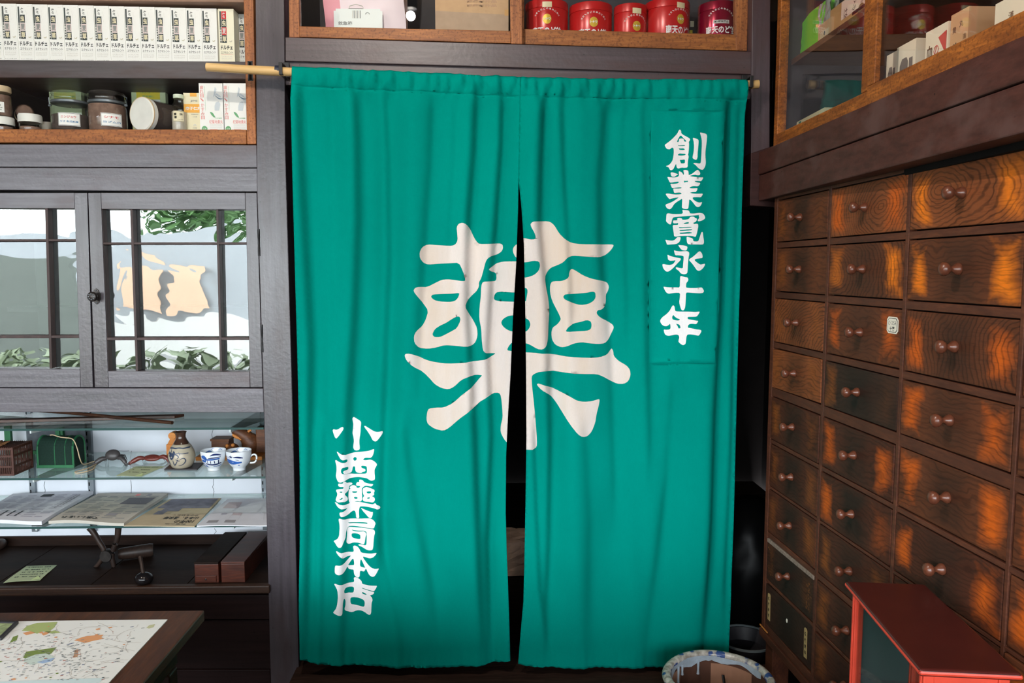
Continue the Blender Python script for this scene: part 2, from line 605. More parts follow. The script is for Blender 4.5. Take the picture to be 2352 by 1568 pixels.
BIG = G('''443,110 455,90 475,83 498,92 520,120 538,155 560,192 580,210 640,209 700,203 720,212 722,235 712,255 690,268 650,280 628,295 615,318 605,360 590,415 576,440 577,465 560,495 530,520 505,545 490,585 510,625 545,675 565,715 568,760 555,800 530,820 500,823 430,816 370,815 320,830 270,838 215,832 190,800 187,760 200,730 235,700 255,665 272,610 240,565 205,520 185,490 195,472 215,466 265,468 310,445 350,425 385,421 430,425 480,433 494,428 480,375 458,322 400,325 330,328 270,333 240,322 222,295 220,260 235,228 265,212 320,216 400,221 425,218 440,208 450,185 447,150|290,520 300,512 350,509 420,507 455,502 460,508 450,535 430,552 400,557 340,555 305,545 288,528|297,745 310,720 340,700 380,682 420,655 445,642 462,643 467,665 445,712 415,730 370,755 340,768 310,768 298,758
632,362 650,345 680,325 720,315 760,314 830,314 830,500 780,500 740,498 690,498 672,510 663,535 668,548 700,555 780,556 830,556 830,637 776,637 745,645 718,665 710,685 720,705 745,725 774,735 830,735 830,800 774,800 755,825 746,845 752,852 830,853 830,1410 747,1410 725,1385 707,1350 708,1310 720,1260 717,1200 710,1130 698,1110 660,1115 600,1145 520,1205 450,1260 400,1305 365,1327 310,1318 270,1290 260,1260 265,1215 275,1194 320,1190 365,1188 420,1160 480,1105 540,1060 590,1005 595,998 560,996 515,1000 470,1020 430,1060 395,1078 350,1072 310,1050 280,1015 240,975 180,940 145,905 133,875 140,864 165,863 210,880 260,905 320,920 390,925 480,918 560,913 620,904 660,885 680,872 640,872 612,866 598,845 592,780 590,720 578,660 580,590 588,520 590,460 600,436 640,434 675,432 683,418 680,390 665,378 645,374
830,205 800,212 782,232 780,255 795,290 830,300
820,175 850,176 880,185 908,184 912,170 905,145 885,110 882,92 895,80 920,77 970,71 1005,76 1030,100 1055,145 1090,183 1130,203 1190,212 1300,212 1375,210 1392,215 1375,245 1345,272 1310,286 1280,289 1200,284 1140,279 1105,290 1080,320 1050,335 1010,350 985,375 967,410 975,470 990,540 996,610 990,690 986,780 975,820 955,838 925,836 880,810 855,802 820,800 820,738 855,735 875,715 884,690 875,665 855,652 820,645 820,556 857,552 860,530 867,490 860,472 820,470 820,412 862,410 905,395 930,370 938,340 932,315 900,310 860,320 820,318
1113,385 1120,365 1135,359 1160,372 1200,398 1250,418 1310,430 1350,440 1363,465 1355,495 1340,515 1340,560 1328,590 1310,603 1285,607 1278,625 1300,650 1350,675 1385,695 1392,715 1375,750 1355,785 1330,806 1290,809 1230,803 1190,797 1140,805 1100,822 1070,829 1035,815 1015,785 1010,745 1018,712 1045,695 1065,668 1068,655 1050,615 1015,550 1002,500 1003,455 1015,435 1040,432 1070,432 1100,420 1112,405|1082,520 1095,509 1150,508 1220,502 1255,494 1272,500 1274,530 1262,550 1230,570 1185,576 1140,565 1095,545 1082,532|1094,730 1110,705 1140,685 1190,675 1220,665 1245,672 1250,695 1245,720 1220,730 1160,733 1105,735
820,856 860,857 930,860 1020,872 1120,885 1220,891 1300,889 1345,875 1365,850 1377,838 1387,855 1390,885 1420,915 1465,940 1485,965 1488,1000 1475,1035 1450,1052 1410,1053 1370,1035 1320,1005 1280,988 1200,987 1100,980 1000,970 940,969 905,985 890,1000 893,1060 905,1160 915,1280 924,1390 922,1425 900,1437 865,1436 820,1436
920,1048 930,1040 955,1048 1030,1080 1110,1115 1160,1145 1200,1153 1250,1150 1285,1140 1299,1140 1292,1180 1278,1230 1272,1280 1250,1335 1225,1360 1195,1363 1165,1345 1115,1280 1075,1215 1040,1160 1000,1115 950,1080''')
RIGHT_A = G('''438,108 455,103 468,120 468,150 500,175 545,200 578,225 575,245 560,265 566,290 562,360 558,410 552,425 562,450 552,500 548,550 550,575 540,592 510,594 470,590 430,604 410,590 405,560 402,540 385,570 370,605 345,625 322,620 310,590 290,578 272,570 300,562 330,540 355,500 368,440 372,390 370,350 355,330 335,345 318,357 285,350 268,325 257,298 290,275 335,240 385,190 420,150|410,260 430,218 460,172 500,215 538,255 515,260 503,250 500,222 470,215 440,222 438,255 428,262|425,300 440,304 518,300 515,312 430,312|435,342 450,345 495,343 512,352 512,366 470,368 440,356|426,420 450,408 480,412 524,415 520,432 480,437 428,435|448,490 475,492 515,485 516,530 500,538 465,537 458,515
607,212 640,220 675,235 682,255 676,330 668,420 667,470 652,498 630,492 605,472 610,440 620,390 625,320 620,260
697,145 730,150 780,158 797,180 790,260 775,370 772,440 780,530 770,580 740,622 710,620 675,600 640,560 610,540 640,535 680,543 708,540 715,480 720,400 724,300 722,230 708,180
332,655 350,650 380,658 410,668 430,676 405,690 380,710 345,705 334,680
560,690 600,675 640,640 668,622 690,640 704,668 695,692 660,693 640,685 600,692 570,700
436,637 455,640 480,655 498,690 505,665 492,625 520,622 553,630 558,650 560,690 580,705 640,715 700,720 748,717 725,755 712,768 680,766 640,765 628,770 660,785 706,790 690,820 668,836 620,830 580,840 565,857 610,862 670,858 660,885 645,907 610,906 570,914 610,928 680,930 740,926 725,955 708,975 660,972 605,975 610,1000 640,1025 675,1040 700,1042 727,1032 720,1060 700,1090 668,1103 640,1085 610,1040 585,1010 566,998 562,1050 556,1110 545,1123 510,1122 475,1107 478,1060 482,985 455,1005 410,1030 375,1060 345,1110 318,1127 285,1110 268,1075 275,1060 320,1045 370,1020 420,985 440,972 400,975 350,985 318,997 300,975 278,945 270,925 300,922 350,932 400,936 450,933 476,928 460,910 420,910 375,916 368,880 363,858 420,860 474,857 470,842 420,844 365,854 350,852 338,825 328,797 370,800 410,795 436,786 436,768 400,772 350,782 322,782 305,745 288,708 340,716 400,715 430,705 440,690|500,758 525,762 552,760 552,776 525,778 505,785
480,1132 510,1135 560,1142 570,1165 574,1180 620,1183 690,1172 735,1178 760,1205 772,1235 755,1255 715,1275 675,1283 666,1268 690,1235 680,1210 690,1200 640,1205 560,1212 480,1217 400,1222 362,1230 350,1260 342,1300 333,1320 312,1316 275,1280 278,1240 282,1180 310,1176 350,1185 400,1187 470,1185 488,1175 486,1150
415,1240 445,1235 478,1243 482,1260 520,1260 560,1252 575,1225 600,1220 628,1225 630,1240 650,1240 660,1255 650,1280 628,1295 612,1300 620,1318 650,1312 672,1315 675,1350 665,1400 655,1440 645,1475 630,1480 600,1468 520,1466 440,1468 400,1476 375,1470 372,1430 362,1370 358,1328 400,1326 430,1322 428,1300 400,1305 365,1305 362,1268 390,1268 420,1266|490,1312 520,1295 560,1290 560,1310 525,1314|437,1352 480,1356 595,1350 590,1362 500,1366 440,1368|443,1390 500,1388 602,1382 598,1395 540,1400 450,1404|445,1425 500,1422 560,1415 600,1425 590,1436 500,1440 450,1441
265,1513 300,1522 350,1528 385,1518 410,1488 430,1478 458,1482 460,1500 445,1545 400,1572 330,1576 288,1580 280,1550
533,1476 560,1484 608,1500 612,1535 640,1540 672,1538 685,1510 705,1450 718,1418 735,1418 742,1480 752,1540 745,1570 725,1579 640,1577 560,1577 540,1560 534,1520''')
RIGHT_B = G('''427,126 460,130 500,132 540,145 544,165 530,198 500,198 470,188 445,155
373,193 400,202 450,210 530,205 555,212 566,235 555,290 548,380 545,440 540,490 505,504 460,492 440,460 398,432 400,410 440,420 487,428 490,380 497,300 497,270 470,263 430,258 392,260 382,230
293,247 320,265 370,280 430,292 467,300 455,325 420,360 380,405 340,445 300,471 270,462 240,420 232,375 245,370 290,380 325,384 365,370 390,335 395,322 360,328 320,328 300,312 298,285
678,212 700,208 722,235 732,270 728,293 700,298 650,303 622,318 650,345 690,375 710,378 740,370 765,367 760,390 735,425 705,450 680,459 655,450 625,405 595,360 562,325 565,308 600,285 650,240
453,527 470,524 515,540 545,542 554,570 548,590 530,610 525,640 525,672 560,678 640,678 690,672 715,668 735,690 747,718 735,738 700,745 620,740 560,735 525,735 522,800 518,880 512,935 495,965 470,962 455,925 440,860 448,810 452,740 400,738 350,745 308,753 280,735 260,700 245,660 270,665 320,670 400,670 449,672 450,600
355,905 368,900 382,912 388,965 402,978 460,980 560,979 640,982 680,976 690,982 670,1015 650,1042 600,1045 542,1046 545,1075 590,1082 640,1092 672,1096 655,1125 640,1138 600,1132 565,1138 548,1155 545,1185 580,1188 640,1203 700,1210 712,1225 690,1265 672,1285 640,1278 580,1268 540,1272 528,1300 522,1370 515,1395 490,1410 465,1400 432,1370 432,1345 442,1310 432,1280 400,1273 350,1285 305,1294 270,1280 258,1250 252,1212 280,1216 318,1212 335,1195 330,1135 315,1150 290,1170 255,1168 225,1145 208,1110 212,1085 240,1050 290,1010 325,965|352,1045 368,1022 385,1045 415,1068 452,1078 440,1092 415,1095 380,1088 355,1078|398,1133 420,1140 445,1148 460,1190 432,1198 420,1165''')
LEFT_A = G('''432,150 445,133 460,132 500,160 550,190 568,215 560,290 556,380 540,470 540,540 547,600 540,630 500,642 465,635 445,600 447,555 457,490 445,420 432,375 440,310 447,240 435,185
168,292 185,287 220,296 255,285 290,260 315,248 328,260 326,290 290,345 255,395 222,430 200,415 180,365 168,320
615,268 635,267 700,300 770,330 820,340 860,335 890,327 900,345 890,380 850,435 820,475 790,485 755,470 720,410 670,345 625,295
228,625 240,622 290,660 340,677 400,677 480,665 560,660 640,650 700,635 750,610 778,597 780,620 765,680 745,720 715,742 650,745 615,755 595,783 640,785 680,775 720,764 770,775 810,805 822,830 805,865 785,905 785,960 792,1030 785,1060 745,1080 710,1078 670,1055 600,1048 530,1040 450,1045 380,1050 330,1070 280,1083 250,1070 222,1015 215,975 228,910 225,830 210,785 203,755 220,748 270,775 320,792 365,790 372,765 362,745 320,752 290,735 260,685|444,767 455,745 473,738 492,745 502,767 492,788 473,796 455,788|295,890 310,864 345,862 378,866 380,900 370,910 335,908 318,925 330,955 360,970 395,972 420,960 432,930 440,885 458,876 476,885 480,950 500,970 530,980 570,982 590,962 625,955 640,940 630,915 590,908 568,895 570,872 600,870 640,872 660,880 663,950 655,980 620,990 540,993 460,993 400,980 340,965 305,950 292,925
252,1110 265,1093 290,1098 315,1098 320,1080 338,1070 355,1085 360,1105 390,1112 425,1122 437,1140 420,1155 392,1158 385,1190 380,1225 355,1248 338,1255 345,1285 362,1315 372,1345 368,1375 345,1382 300,1370 260,1378 225,1365 213,1340 222,1310 238,1275 240,1240 222,1215 222,1190 245,1183 290,1175 322,1175 325,1150 300,1145 275,1145 255,1130|270,1220 290,1213 312,1220 308,1232 280,1230|268,1330 290,1320 305,1305 315,1315 308,1332 280,1340
395,1185 410,1170 440,1160 475,1168 495,1185 500,1205 530,1205 550,1195 552,1178 520,1176 495,1170 488,1150 500,1125 520,1116 545,1118 535,1095 545,1080 575,1082 600,1095 615,1115 640,1125 700,1130 755,1126 765,1132 750,1155 730,1168 680,1166 635,1168 600,1190 575,1220 578,1280 585,1340 575,1400 555,1412 510,1405 470,1412 470,1416 540,1418 640,1430 720,1432 765,1430 780,1415 798,1412 812,1440 845,1458 860,1485 850,1508 820,1510 780,1488 720,1482 640,1480 560,1484 545,1495 535,1540 535,1600 540,1650 530,1664 510,1668 490,1650 490,1620 480,1560 455,1545 420,1560 380,1590 340,1600 290,1595 272,1560 275,1525 310,1525 345,1512 370,1490 330,1485 290,1480 240,1440 215,1405 200,1375 225,1378 270,1410 330,1428 400,1430 385,1400 378,1340 380,1270 385,1215 410,1208 395,1198|424,1262 440,1255 480,1258 505,1255 508,1268 495,1280 445,1280|453,1350 475,1340 505,1345 516,1358 505,1372 470,1370
590,1250 597,1215 620,1200 650,1185 690,1188 740,1198 780,1208 785,1235 775,1255 780,1280 765,1300 742,1308 780,1325 790,1355 780,1385 755,1405 700,1402 640,1408 605,1402 590,1375 600,1345 620,1325 600,1295|650,1260 675,1250 705,1242 732,1245 730,1262 700,1278 670,1278|655,1355 680,1340 710,1330 708,1350 690,1358''')
LEFT_B = G('''498,0 545,20 610,35 650,40 676,35 672,80 655,125 620,125 570,80 530,45
230,110 245,98 290,125 340,140 420,148 500,150 570,140 630,130 665,135 695,158 709,190 700,215 690,252 650,256 560,258 480,254 400,245 332,237 312,290 306,350 305,375 285,430 265,485 235,490 210,470 180,425 162,410 175,395 215,375 238,330 243,250 243,180|330,182 345,192 420,197 500,195 560,192 600,190 600,206 560,208 500,212 420,208 345,205
332,246 400,262 480,268 600,266 670,263 695,275 703,310 692,350 686,420 682,500 670,540 620,552 575,545 530,525 480,510 465,495 490,489 555,494 582,488 590,460 592,380 588,315 575,310 550,304 480,310 420,304 378,294 378,300 400,312 440,322 500,322 545,312 575,325 585,348 572,380 566,430 556,478 530,486 480,470 400,465 355,480 325,470 312,440 318,380 322,320 320,288|378,345 420,343 470,352 495,365 500,400 495,420 460,422 410,410 382,395 375,370
195,545 205,530 250,560 320,580 380,595 402,592 406,570 396,530 400,515 420,508 460,525 485,555 500,590 520,603 580,600 650,590 710,577 725,582 700,620 670,645 630,660 580,655 530,650 545,680 580,720 620,760 660,785 710,795 755,787 740,820 715,870 690,900 660,906 625,890 600,850 575,805 560,840 545,855 510,850 490,853 487,900 484,930 465,945 435,935 412,905 405,875 402,835 365,830 335,815 322,775 305,810 275,845 235,852 195,840 180,820 182,740 195,722 250,728 290,715 330,680 372,640 320,640 275,642 240,605|325,765 360,720 395,678 408,720 410,775 370,772|505,690 530,730 555,780 568,800 540,800 490,790 492,730 500,700
172,975 185,963 230,980 280,997 340,1003 400,1003 412,985 402,950 415,938 445,940 490,965 515,990 520,1020 560,1028 630,1030 690,1025 733,1020 715,1060 690,1100 640,1095 570,1085 520,1075 515,1082 560,1092 640,1105 694,1112 680,1140 650,1155 630,1163 660,1185 670,1220 655,1260 652,1330 650,1390 635,1420 605,1417 560,1390 510,1373 450,1373 390,1395 350,1385 300,1360 288,1330 300,1290 302,1230 290,1192 280,1200 272,1260 270,1340 268,1385 255,1402 225,1393 175,1370 155,1357 170,1335 200,1290 215,1220 222,1130 215,1050 190,1000|288,1080 300,1058 340,1055 395,1062 410,1080 405,1130 390,1140 340,1132 300,1128 286,1110|515,1135 540,1132 590,1155 570,1163 530,1155|362,1205 400,1198 470,1208 540,1230 560,1255 558,1310 540,1325 480,1312 410,1295 375,1290 362,1260''')


def chaikin(p):
    q = []
    for i in range(len(p)):
        a, b = p[i], p[(i + 1) % len(p)]
        q.append((a[0] * .78 + b[0] * .22, a[1] * .78 + b[1] * .22))
        q.append((a[0] * .22 + b[0] * .78, a[1] * .22 + b[1] * .78))
    return q


def inside(p, loop):
    x, y = p
    r = False
    j = len(loop) - 1
    for i in range(len(loop)):
        xi, yi = loop[i]
        xj, yj = loop[j]
        if (yi > y) != (yj > y) and x < (xj - xi) * (y - yi) / (yj - yi) + xi:
            r = not r
        j = i
    return r


GLYPHS = []      # (loops in picture points, bounding box, colour slot)
for grp, ox, oy, sc, slot in ((BIG, 880, 480, 2.61333, 2), (RIGHT_A, 1480, 280, 5.6, 1), (RIGHT_B, 1480, 540, 5.6, 1),
                              (LEFT_A, 740, 940, 6.5333, 1), (LEFT_B, 740, 1170, 5.8074, 1)):
    for shape in grp:
        loops = [chaikin([(ox + x / sc, oy + y / sc) for x, y in lp]) for lp in shape]
        xs = [p[0] for p in loops[0]]
        ys = [p[1] for p in loops[0]]
        GLYPHS.append((loops, (min(xs), max(xs), min(ys), max(ys)), slot))


def lerp_line(pts, y):
    if y <= pts[0][1]:
        return pts[0][0]
    for (xa, ya), (xb, yb) in zip(pts, pts[1:]):
        if y <= yb:
            return xa + (xb - xa) * (y - ya) / (yb - ya)
    return pts[-1][0]


HEM = [(660, 152), (735, 155.5), (800, 159), (900, 163.5), (1000, 168), (1100, 173), (1190, 176.5), (1300, 179.5), (1400, 181.2), (1550, 182.6), (1720, 183.4)]


def hem_y(x):
    return lerp_line([(y, x) for x, y in HEM], x)


# folds: list of (centre line in picture points, width, strength, side)
FOLDS = [
    ([(798, 160), (815, 205), (820, 330), (822, 500), (815, 700), (800, 950), (785, 1500)], 17, 1.0),
    ([(876, 160), (882, 205), (890, 350), (893, 600), (880, 900), (870, 1200)], 15, 0.6),
    ([(985, 190), (990, 215), (985, 380), (970, 600), (960, 800)], 16, 0.4),
    ([(1040, 180), (1044, 215), (1040, 380), (1030, 560)], 14, 0.35),
    ([(1079, 170), (1092, 210), (1087, 340), (1075, 500), (1072, 700), (1090, 1000), (1100, 1300), (1110, 1520)], 14, 0.9),
    ([(1145, 172), (1152, 212), (1150, 330), (1140, 480), (1130, 620), (1120, 800), (1128, 1000), (1118, 1250), (1125, 1520)], 13, 1.1),
    ([(688, 190), (690, 300), (700, 500), (715, 800), (712, 1100), (705, 1400)], 12, 0.8),
    ([(745, 180), (752, 220), (760, 500), (768, 900), (760, 1250)], 16, 0.3),
    ([(930, 1000), (960, 1200), (990, 1350), (1010, 1500)], 22, 0.5),
    ([(745, 1000), (742, 1200), (738, 1500)], 14, 0.7),
    ([(870, 1250), (905, 1400), (930, 1520)], 18, 0.5),
    ([(1246, 190), (1246, 240), (1240, 400), (1238, 520), (1255, 700), (1262, 1000), (1258, 1250), (1250, 1500)], 15, 0.9),
    ([(1284, 190), (1288, 230), (1292, 350), (1300, 500), (1310, 700)], 14, 0.5),
    ([(1390, 200), (1385, 300), (1375, 420), (1378, 560), (1400, 800), (1410, 1100)], 20, 0.5),
    ([(1440, 210), (1430, 300), (1432, 480), (1440, 700)], 16, 0.4),
    ([(1478, 200), (1475, 260), (1478, 420), (1482, 700), (1490, 1000)], 16, 0.45),
    ([(1672, 230), (1668, 330), (1662, 480), (1655, 700), (1640, 950), (1630, 1200), (1610, 1500)], 15, 0.9),
    ([(1540, 900), (1530, 1100), (1505, 1300), (1480, 1500)], 22, 0.5),
    ([(1340, 1000), (1352, 1200), (1345, 1500)], 24, 0.35),
    ([(1225, 1000), (1232, 1200), (1238, 1350), (1262, 1500)], 10, 0.6),
    ([(1700, 250), (1692, 600), (1680, 1000), (1665, 1350)], 11, 0.5),
]


def drape(x, y):
    """distance (m) that the cloth stands forward of its hanging plane at picture point x, y"""
    t = y - hem_y(x)
    d = 0.0
    grow = min(1.0, max(0.0, (t - 20) / 60.0))
    for line, w, a in FOLDS:
        y0, y1 = line[0][1], line[-1][1]
        if y < y0 - 60 or y > y1 + 160:
            continue
        k = 1.0
        if y < y0:
            k = 1 - (y0 - y) / 60.0
        if y > y1:
            k = 1 - (y - y1) / 160.0
        s = (x - lerp_line(line, y)) / w
        if abs(s) < 7:
            d -= 0.046 * a * k * (1 - 0.65 * min(1.0, max(0.0, (y - 1330) / 170.0))) * (0.12 + 0.88 * grow) * s * math.exp(-abs(s) * 1.15 + 0.2)
    d += grow * (1 - 0.6 * min(1.0, max(0.0, (y - 1300) / 200.0))) * (0.010 * math.sin(x * 0.021 + 0.6 * math.sin(y * 0.004)) + 0.006 * math.sin(x * 0.047 + y * 0.0011 + 1.0))
    d += grow * 0.0018 * math.sin(x * 0.11 + 2.2 * math.sin(y * 0.003 + x * 0.004))
    # gathered hem over the pole
    g = math.exp(-((t - 22) / 26.0) ** 2)
    gather = 0.4 + 0.6 * max(math.exp(-((x - 880) / 90.0) ** 2), math.exp(-((x - 1110) / 110.0) ** 2), math.exp(-((x - 1330) / 140.0) ** 2))
    d += g * (0.007 + gather * 0.0075 * (math.sin(x * 0.19 + 0.03 * t + 2 * math.sin(x * 0.031)) + 0.6 * math.sin(x * 0.31 - 0.05 * t)))
    if t < 10:
        d -= 0.004 * (1 - max(t, 0) / 10.0) ** 2
    # stitched hem line, side hems
    d -= 0.0032 * math.exp(-((t - 45) / 2.2) ** 2)
    # crimped bottom hem
    b = y - (1497 + 20 * math.sin(math.pi * ((x - 690) % 495) / 495.0))
    if b > -40:
        d += 0.0022 * math.sin(x * 0.33 + 1.5 * math.sin(x * 0.05)) * min(1, (b + 40) / 40.0)
    return d


def cloth_panel(name, outline, parent, extra):
    step = 7.0
    xs = [p[0] for p in outline]
    ys = [p[1] for p in outline]
    pts, edges = [], []

    def loop(lp):
        b = len(pts)
        pts.extend(lp)
        edges.extend((b + i, b + (i + 1) % len(lp)) for i in range(len(lp)))

    dense = []
    for i in range(len(outline)):
        a, b = outline[i], outline[(i + 1) % len(outline)]
        n = max(1, int(math.hypot(b[0] - a[0], b[1] - a[1]) / 6))
        dense += [(a[0] + (b[0] - a[0]) * k / n, a[1] + (b[1] - a[1]) * k / n) for k in range(n)]
    loop(dense)
    mine = []
    for g in GLYPHS:
        loops, (x0, x1, y0, y1), slot = g
        if x1 < min(xs) or x0 > max(xs):
            continue
        mine.append(g)
        for lp in loops:
            loop(lp)
    for ex in extra:
        loop(ex)
    x0, x1 = min(p[0] for p in outline if p[1] < 230) + 4, max(p[0] for p in outline if p[1] < 230) - 4
    for off in (40.5, 43, 45, 47, 49.5):       # stitched hem line
        b = len(pts)
        n = int((x1 - x0) / 7)
        pts.extend((x0 + (x1 - x0) * i / n, hem_y(x0 + (x1 - x0) * i / n) + off) for i in range(n + 1))
        edges.extend((b + i, b + i + 1) for i in range(n))
    yy = min(ys)
    r = 0
    while yy < max(ys):
        xx = min(xs) + (step / 2 if r % 2 else 0)
        while xx < max(xs):
            if inside((xx, yy), outline):
                pts.append((xx + random.uniform(-.6, .6), yy + random.uniform(-.6, .6)))
            xx += step
        yy += step
        r += 1
    vs, _, fs, _, _, _ = delaunay_2d_cdt([Vector(p) for p in pts], edges, [], 0, 1e-4)
    mb = MB()
    for mt in (GREEN, WHITEC, CREAMC, GREENP):
        mb.m(mt)
    keep, mi = [], []
    for f in fs:
        c = (sum(vs[i].x for i in f) / 3, sum(vs[i].y for i in f) / 3)
        if not inside(c, outline):
            continue
        s = 0
        for ex in extra:
            if inside(c, ex):
                s = 3
        for loops, (x0, x1, y0, y1), slot in mine:
            if x0 <= c[0] <= x1 and y0 <= c[1] <= y1 and inside(c, loops[0]) and not any(inside(c, h) for h in loops[1:]):
                s = slot
                break
        keep.append(tuple(reversed(tuple(f))))
        mi.append(s)
    co = []
    for v in vs:
        p = PY(v.x, v.y, YN)
        k = drape(v.x, v.y)
        co.append(p - Vector((0, k, 0)))
    mb.v, mb.f, mb.mi = co, keep, mi
    o = mb.build(name, parent)
    me = o.data
    bm = bmesh.new()
    bm.from_mesh(me)
    bmesh.ops.delete(bm, geom=[v for v in bm.verts if not v.link_faces], context='VERTS')
    bm.to_mesh(me)
    bm.free()
    me.polygons.foreach_set('use_smooth', [True] * len(me.polygons))
    me.update()
    s = o.modifiers.new('thickness', 'SOLIDIFY')
    s.thickness = 0.0014
    s.offset = -1
    return o

# ------------------------------------------------------------------ the room
STEP_Z = PY(1176, 1549, 2.2).z
XR = PX(1772, 335, PY(1772, 335, YW).x).x      # face of the right upper cabinet
XB = PY(1742, 400, 2.245).x                    # face of its base beam
CEIL_Z = 2.85
mb = MB(); mb.box((-4.5, FRONT_Y, -0.06), (1.75, 2.9, 0), plain('earth_floor', S(70, 60, 54), 0.8, 0, 0.2, 0.2, 8)); struct(mb, 'floor')
mb = MB(); mb.box((-4.5, FRONT_Y, CEIL_Z), (1.75, 4.4, CEIL_Z + 0.08), CEIL); struct(mb, 'ceiling')
mb = MB(); mb.box((-4.6, FRONT_Y, 0), (-4.5, 2.95, CEIL_Z), CEIL); struct(mb, 'wall_left')
mb = MB(); mb.box((1.55, FRONT_Y, 0), (1.65, 4.4, CEIL_Z), DARK); struct(mb, 'wall_right')
mb = MB(); mb.box((-4.5, 2.86, 0), (-0.63, 2.95, CEIL_Z), DARK); struct(mb, 'wall_back')
mb = MB(); mb.box((-4.5, FRONT_Y - 0.1, HEAD_Z), (1.65, FRONT_Y, CEIL_Z), DARK); struct(mb, 'wall_front')
mb = MB(); mb.box((-4.5, FRONT_Y - 0.08, 0), (1.65, FRONT_Y, 0.6), plain('grey_green_low_wall', S(112, 122, 98), 0.8, 0, 0.2, 0.4, 4)); struct(mb, 'wall_low_front')
# dark back room beyond the curtain
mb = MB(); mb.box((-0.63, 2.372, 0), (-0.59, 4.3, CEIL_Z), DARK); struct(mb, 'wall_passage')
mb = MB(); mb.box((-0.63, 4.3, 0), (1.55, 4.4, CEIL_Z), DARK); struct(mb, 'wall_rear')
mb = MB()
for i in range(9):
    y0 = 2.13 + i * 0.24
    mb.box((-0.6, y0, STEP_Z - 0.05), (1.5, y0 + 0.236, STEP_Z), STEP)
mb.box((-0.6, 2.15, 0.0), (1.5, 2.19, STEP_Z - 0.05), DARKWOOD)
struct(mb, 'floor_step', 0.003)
# street in front of the shop (seen mirrored in the cupboard doors)
mb = MB(); mb.box((-14, -13, -0.16), (10, FRONT_Y - 0.1, -0.1), plain('grey_street', S(150, 150, 150), 0.9, 0, 0.2, 0.1, 3)); struct(mb, 'ground')
mb = MB()
mb.box((-14, -9.4, -0.1), (10, -8.95, 0.62), plain('white_house_wall', S(232, 230, 226), 0.9, 0, 0.2))
mb.box((-14, -9.5, 0.62), (10, -9.1, 2.15), plain('grey_house_wall', S(176, 180, 184), 0.9, 0, 0.2))
struct(mb, 'wall_opposite')
mb = MB(); mb.box((-9.5, -6.1, -.1), (-5.62, -6.0, 1.72), plain('grey_green_fence', S(112, 118, 112), .9)); struct(mb, 'wall_street')

# posts and lintels round the doorway
mb = MB()
mb.slab([(586, -40), (652, -40), (655, 330), (671, 900), (689, 1620), (623, 1620), (606, 950), (590, 440)], YW, 0.11, PAINT_V)
struct(mb, 'trim_1', 0.002)
mb = MB(); mb.slab([(655, 85), (1726, 118), (1726, 170.5), (655, 140)], YW + 0.004, 0.09, PAINT_L); struct(mb, 'trim_2', 0.002)
mb = MB(); mb.slab([(655, 141), (1727, 171.5), (1729, 228), (655, 195)], YW + 0.014, 0.08, PAINT_L); struct(mb, 'trim_3', 0.002)
mb = MB(); mb.slab([(1728, -40), (1770, -40), (1768, 360), (1725, 360)], YW - 0.002, 0.1, painted('post_paint', S(74, 62, 68), S(70, 50, 52), 'v')); struct(mb, 'trim_4', 0.002)
mb = MB(); mb.slab([(1725, 352), (1790, 330), (1790, 476), (1723, 472)], YW - 0.012, 0.1, PAINT_D); struct(mb, 'trim_5', 0.002)

# ------------------------------------------------------------------ curtain and pole
pl, pr = PY(475, 154, YN + 0.017), PY(1742, 192, YN + 0.017)
POLE = [(475, 154), (560, 159.5)] + [(x, y + 13.0) for x, y in HEM] + [(1742, 193)]
nor = thing('noren_curtain', 'green split door curtain dyed with large white characters hanging in the doorway', 'curtain', PY(1190, 1500, YN))
seam = [(1195, 177), (1193, 300), (1191, 411)]
bl = [(690, 1512), (720, 1521), (770, 1528), (850, 1530), (960, 1532), (1050, 1530), (1120, 1527), (1172, 1519)]
br = [(1190, 1524), (1240, 1530), (1340, 1534), (1440, 1534), (1540, 1532), (1620, 1518), (1674, 1502)]
top = [(671 + 1046 * i / 24, hem_y(671 + 1046 * i / 24) + 1.2 * math.sin(i * 2.1)) for i in range(25)]
topl = [p for p in top if p[0] < 1190]
topr = [p for p in top if p[0] > 1200]
right_slit = [(1190, 1524), (1196, 1450), (1202, 1380), (1204, 1300), (1207, 1150), (1209, 1000), (1208, 850), (1206, 700), (1203, 560), (1198, 480), (1191, 411)]
left_slit = [(1191, 411), (1190, 480), (1186, 600), (1179, 720), (1173, 860), (1167, 960), (1163, 1050), (1162, 1180), (1164, 1260), (1167, 1340), (1170, 1430), (1172, 1519)]
out_l = topl + seam + left_slit[1:] + list(reversed(bl)) + [(690, 1400), (694, 1250), (694, 1100), (690, 940), (684, 700), (678, 450), (675, 300), (672, 200)]
out_r = topr + [(1716, 260), (1709, 480), (1706, 620), (1700, 820), (1694, 1000), (1688, 1200), (1681, 1380), (1674, 1502)] + list(reversed(br[1:-1])) + right_slit + [(1193, 300), (1195, 177)]
cloth_panel('left_panel', out_l, nor, [])
cloth_panel('right_panel', out_r, nor, [[(1495, 256), (1660, 256), (1662, 262), (1640, 834), (1492, 834)]])

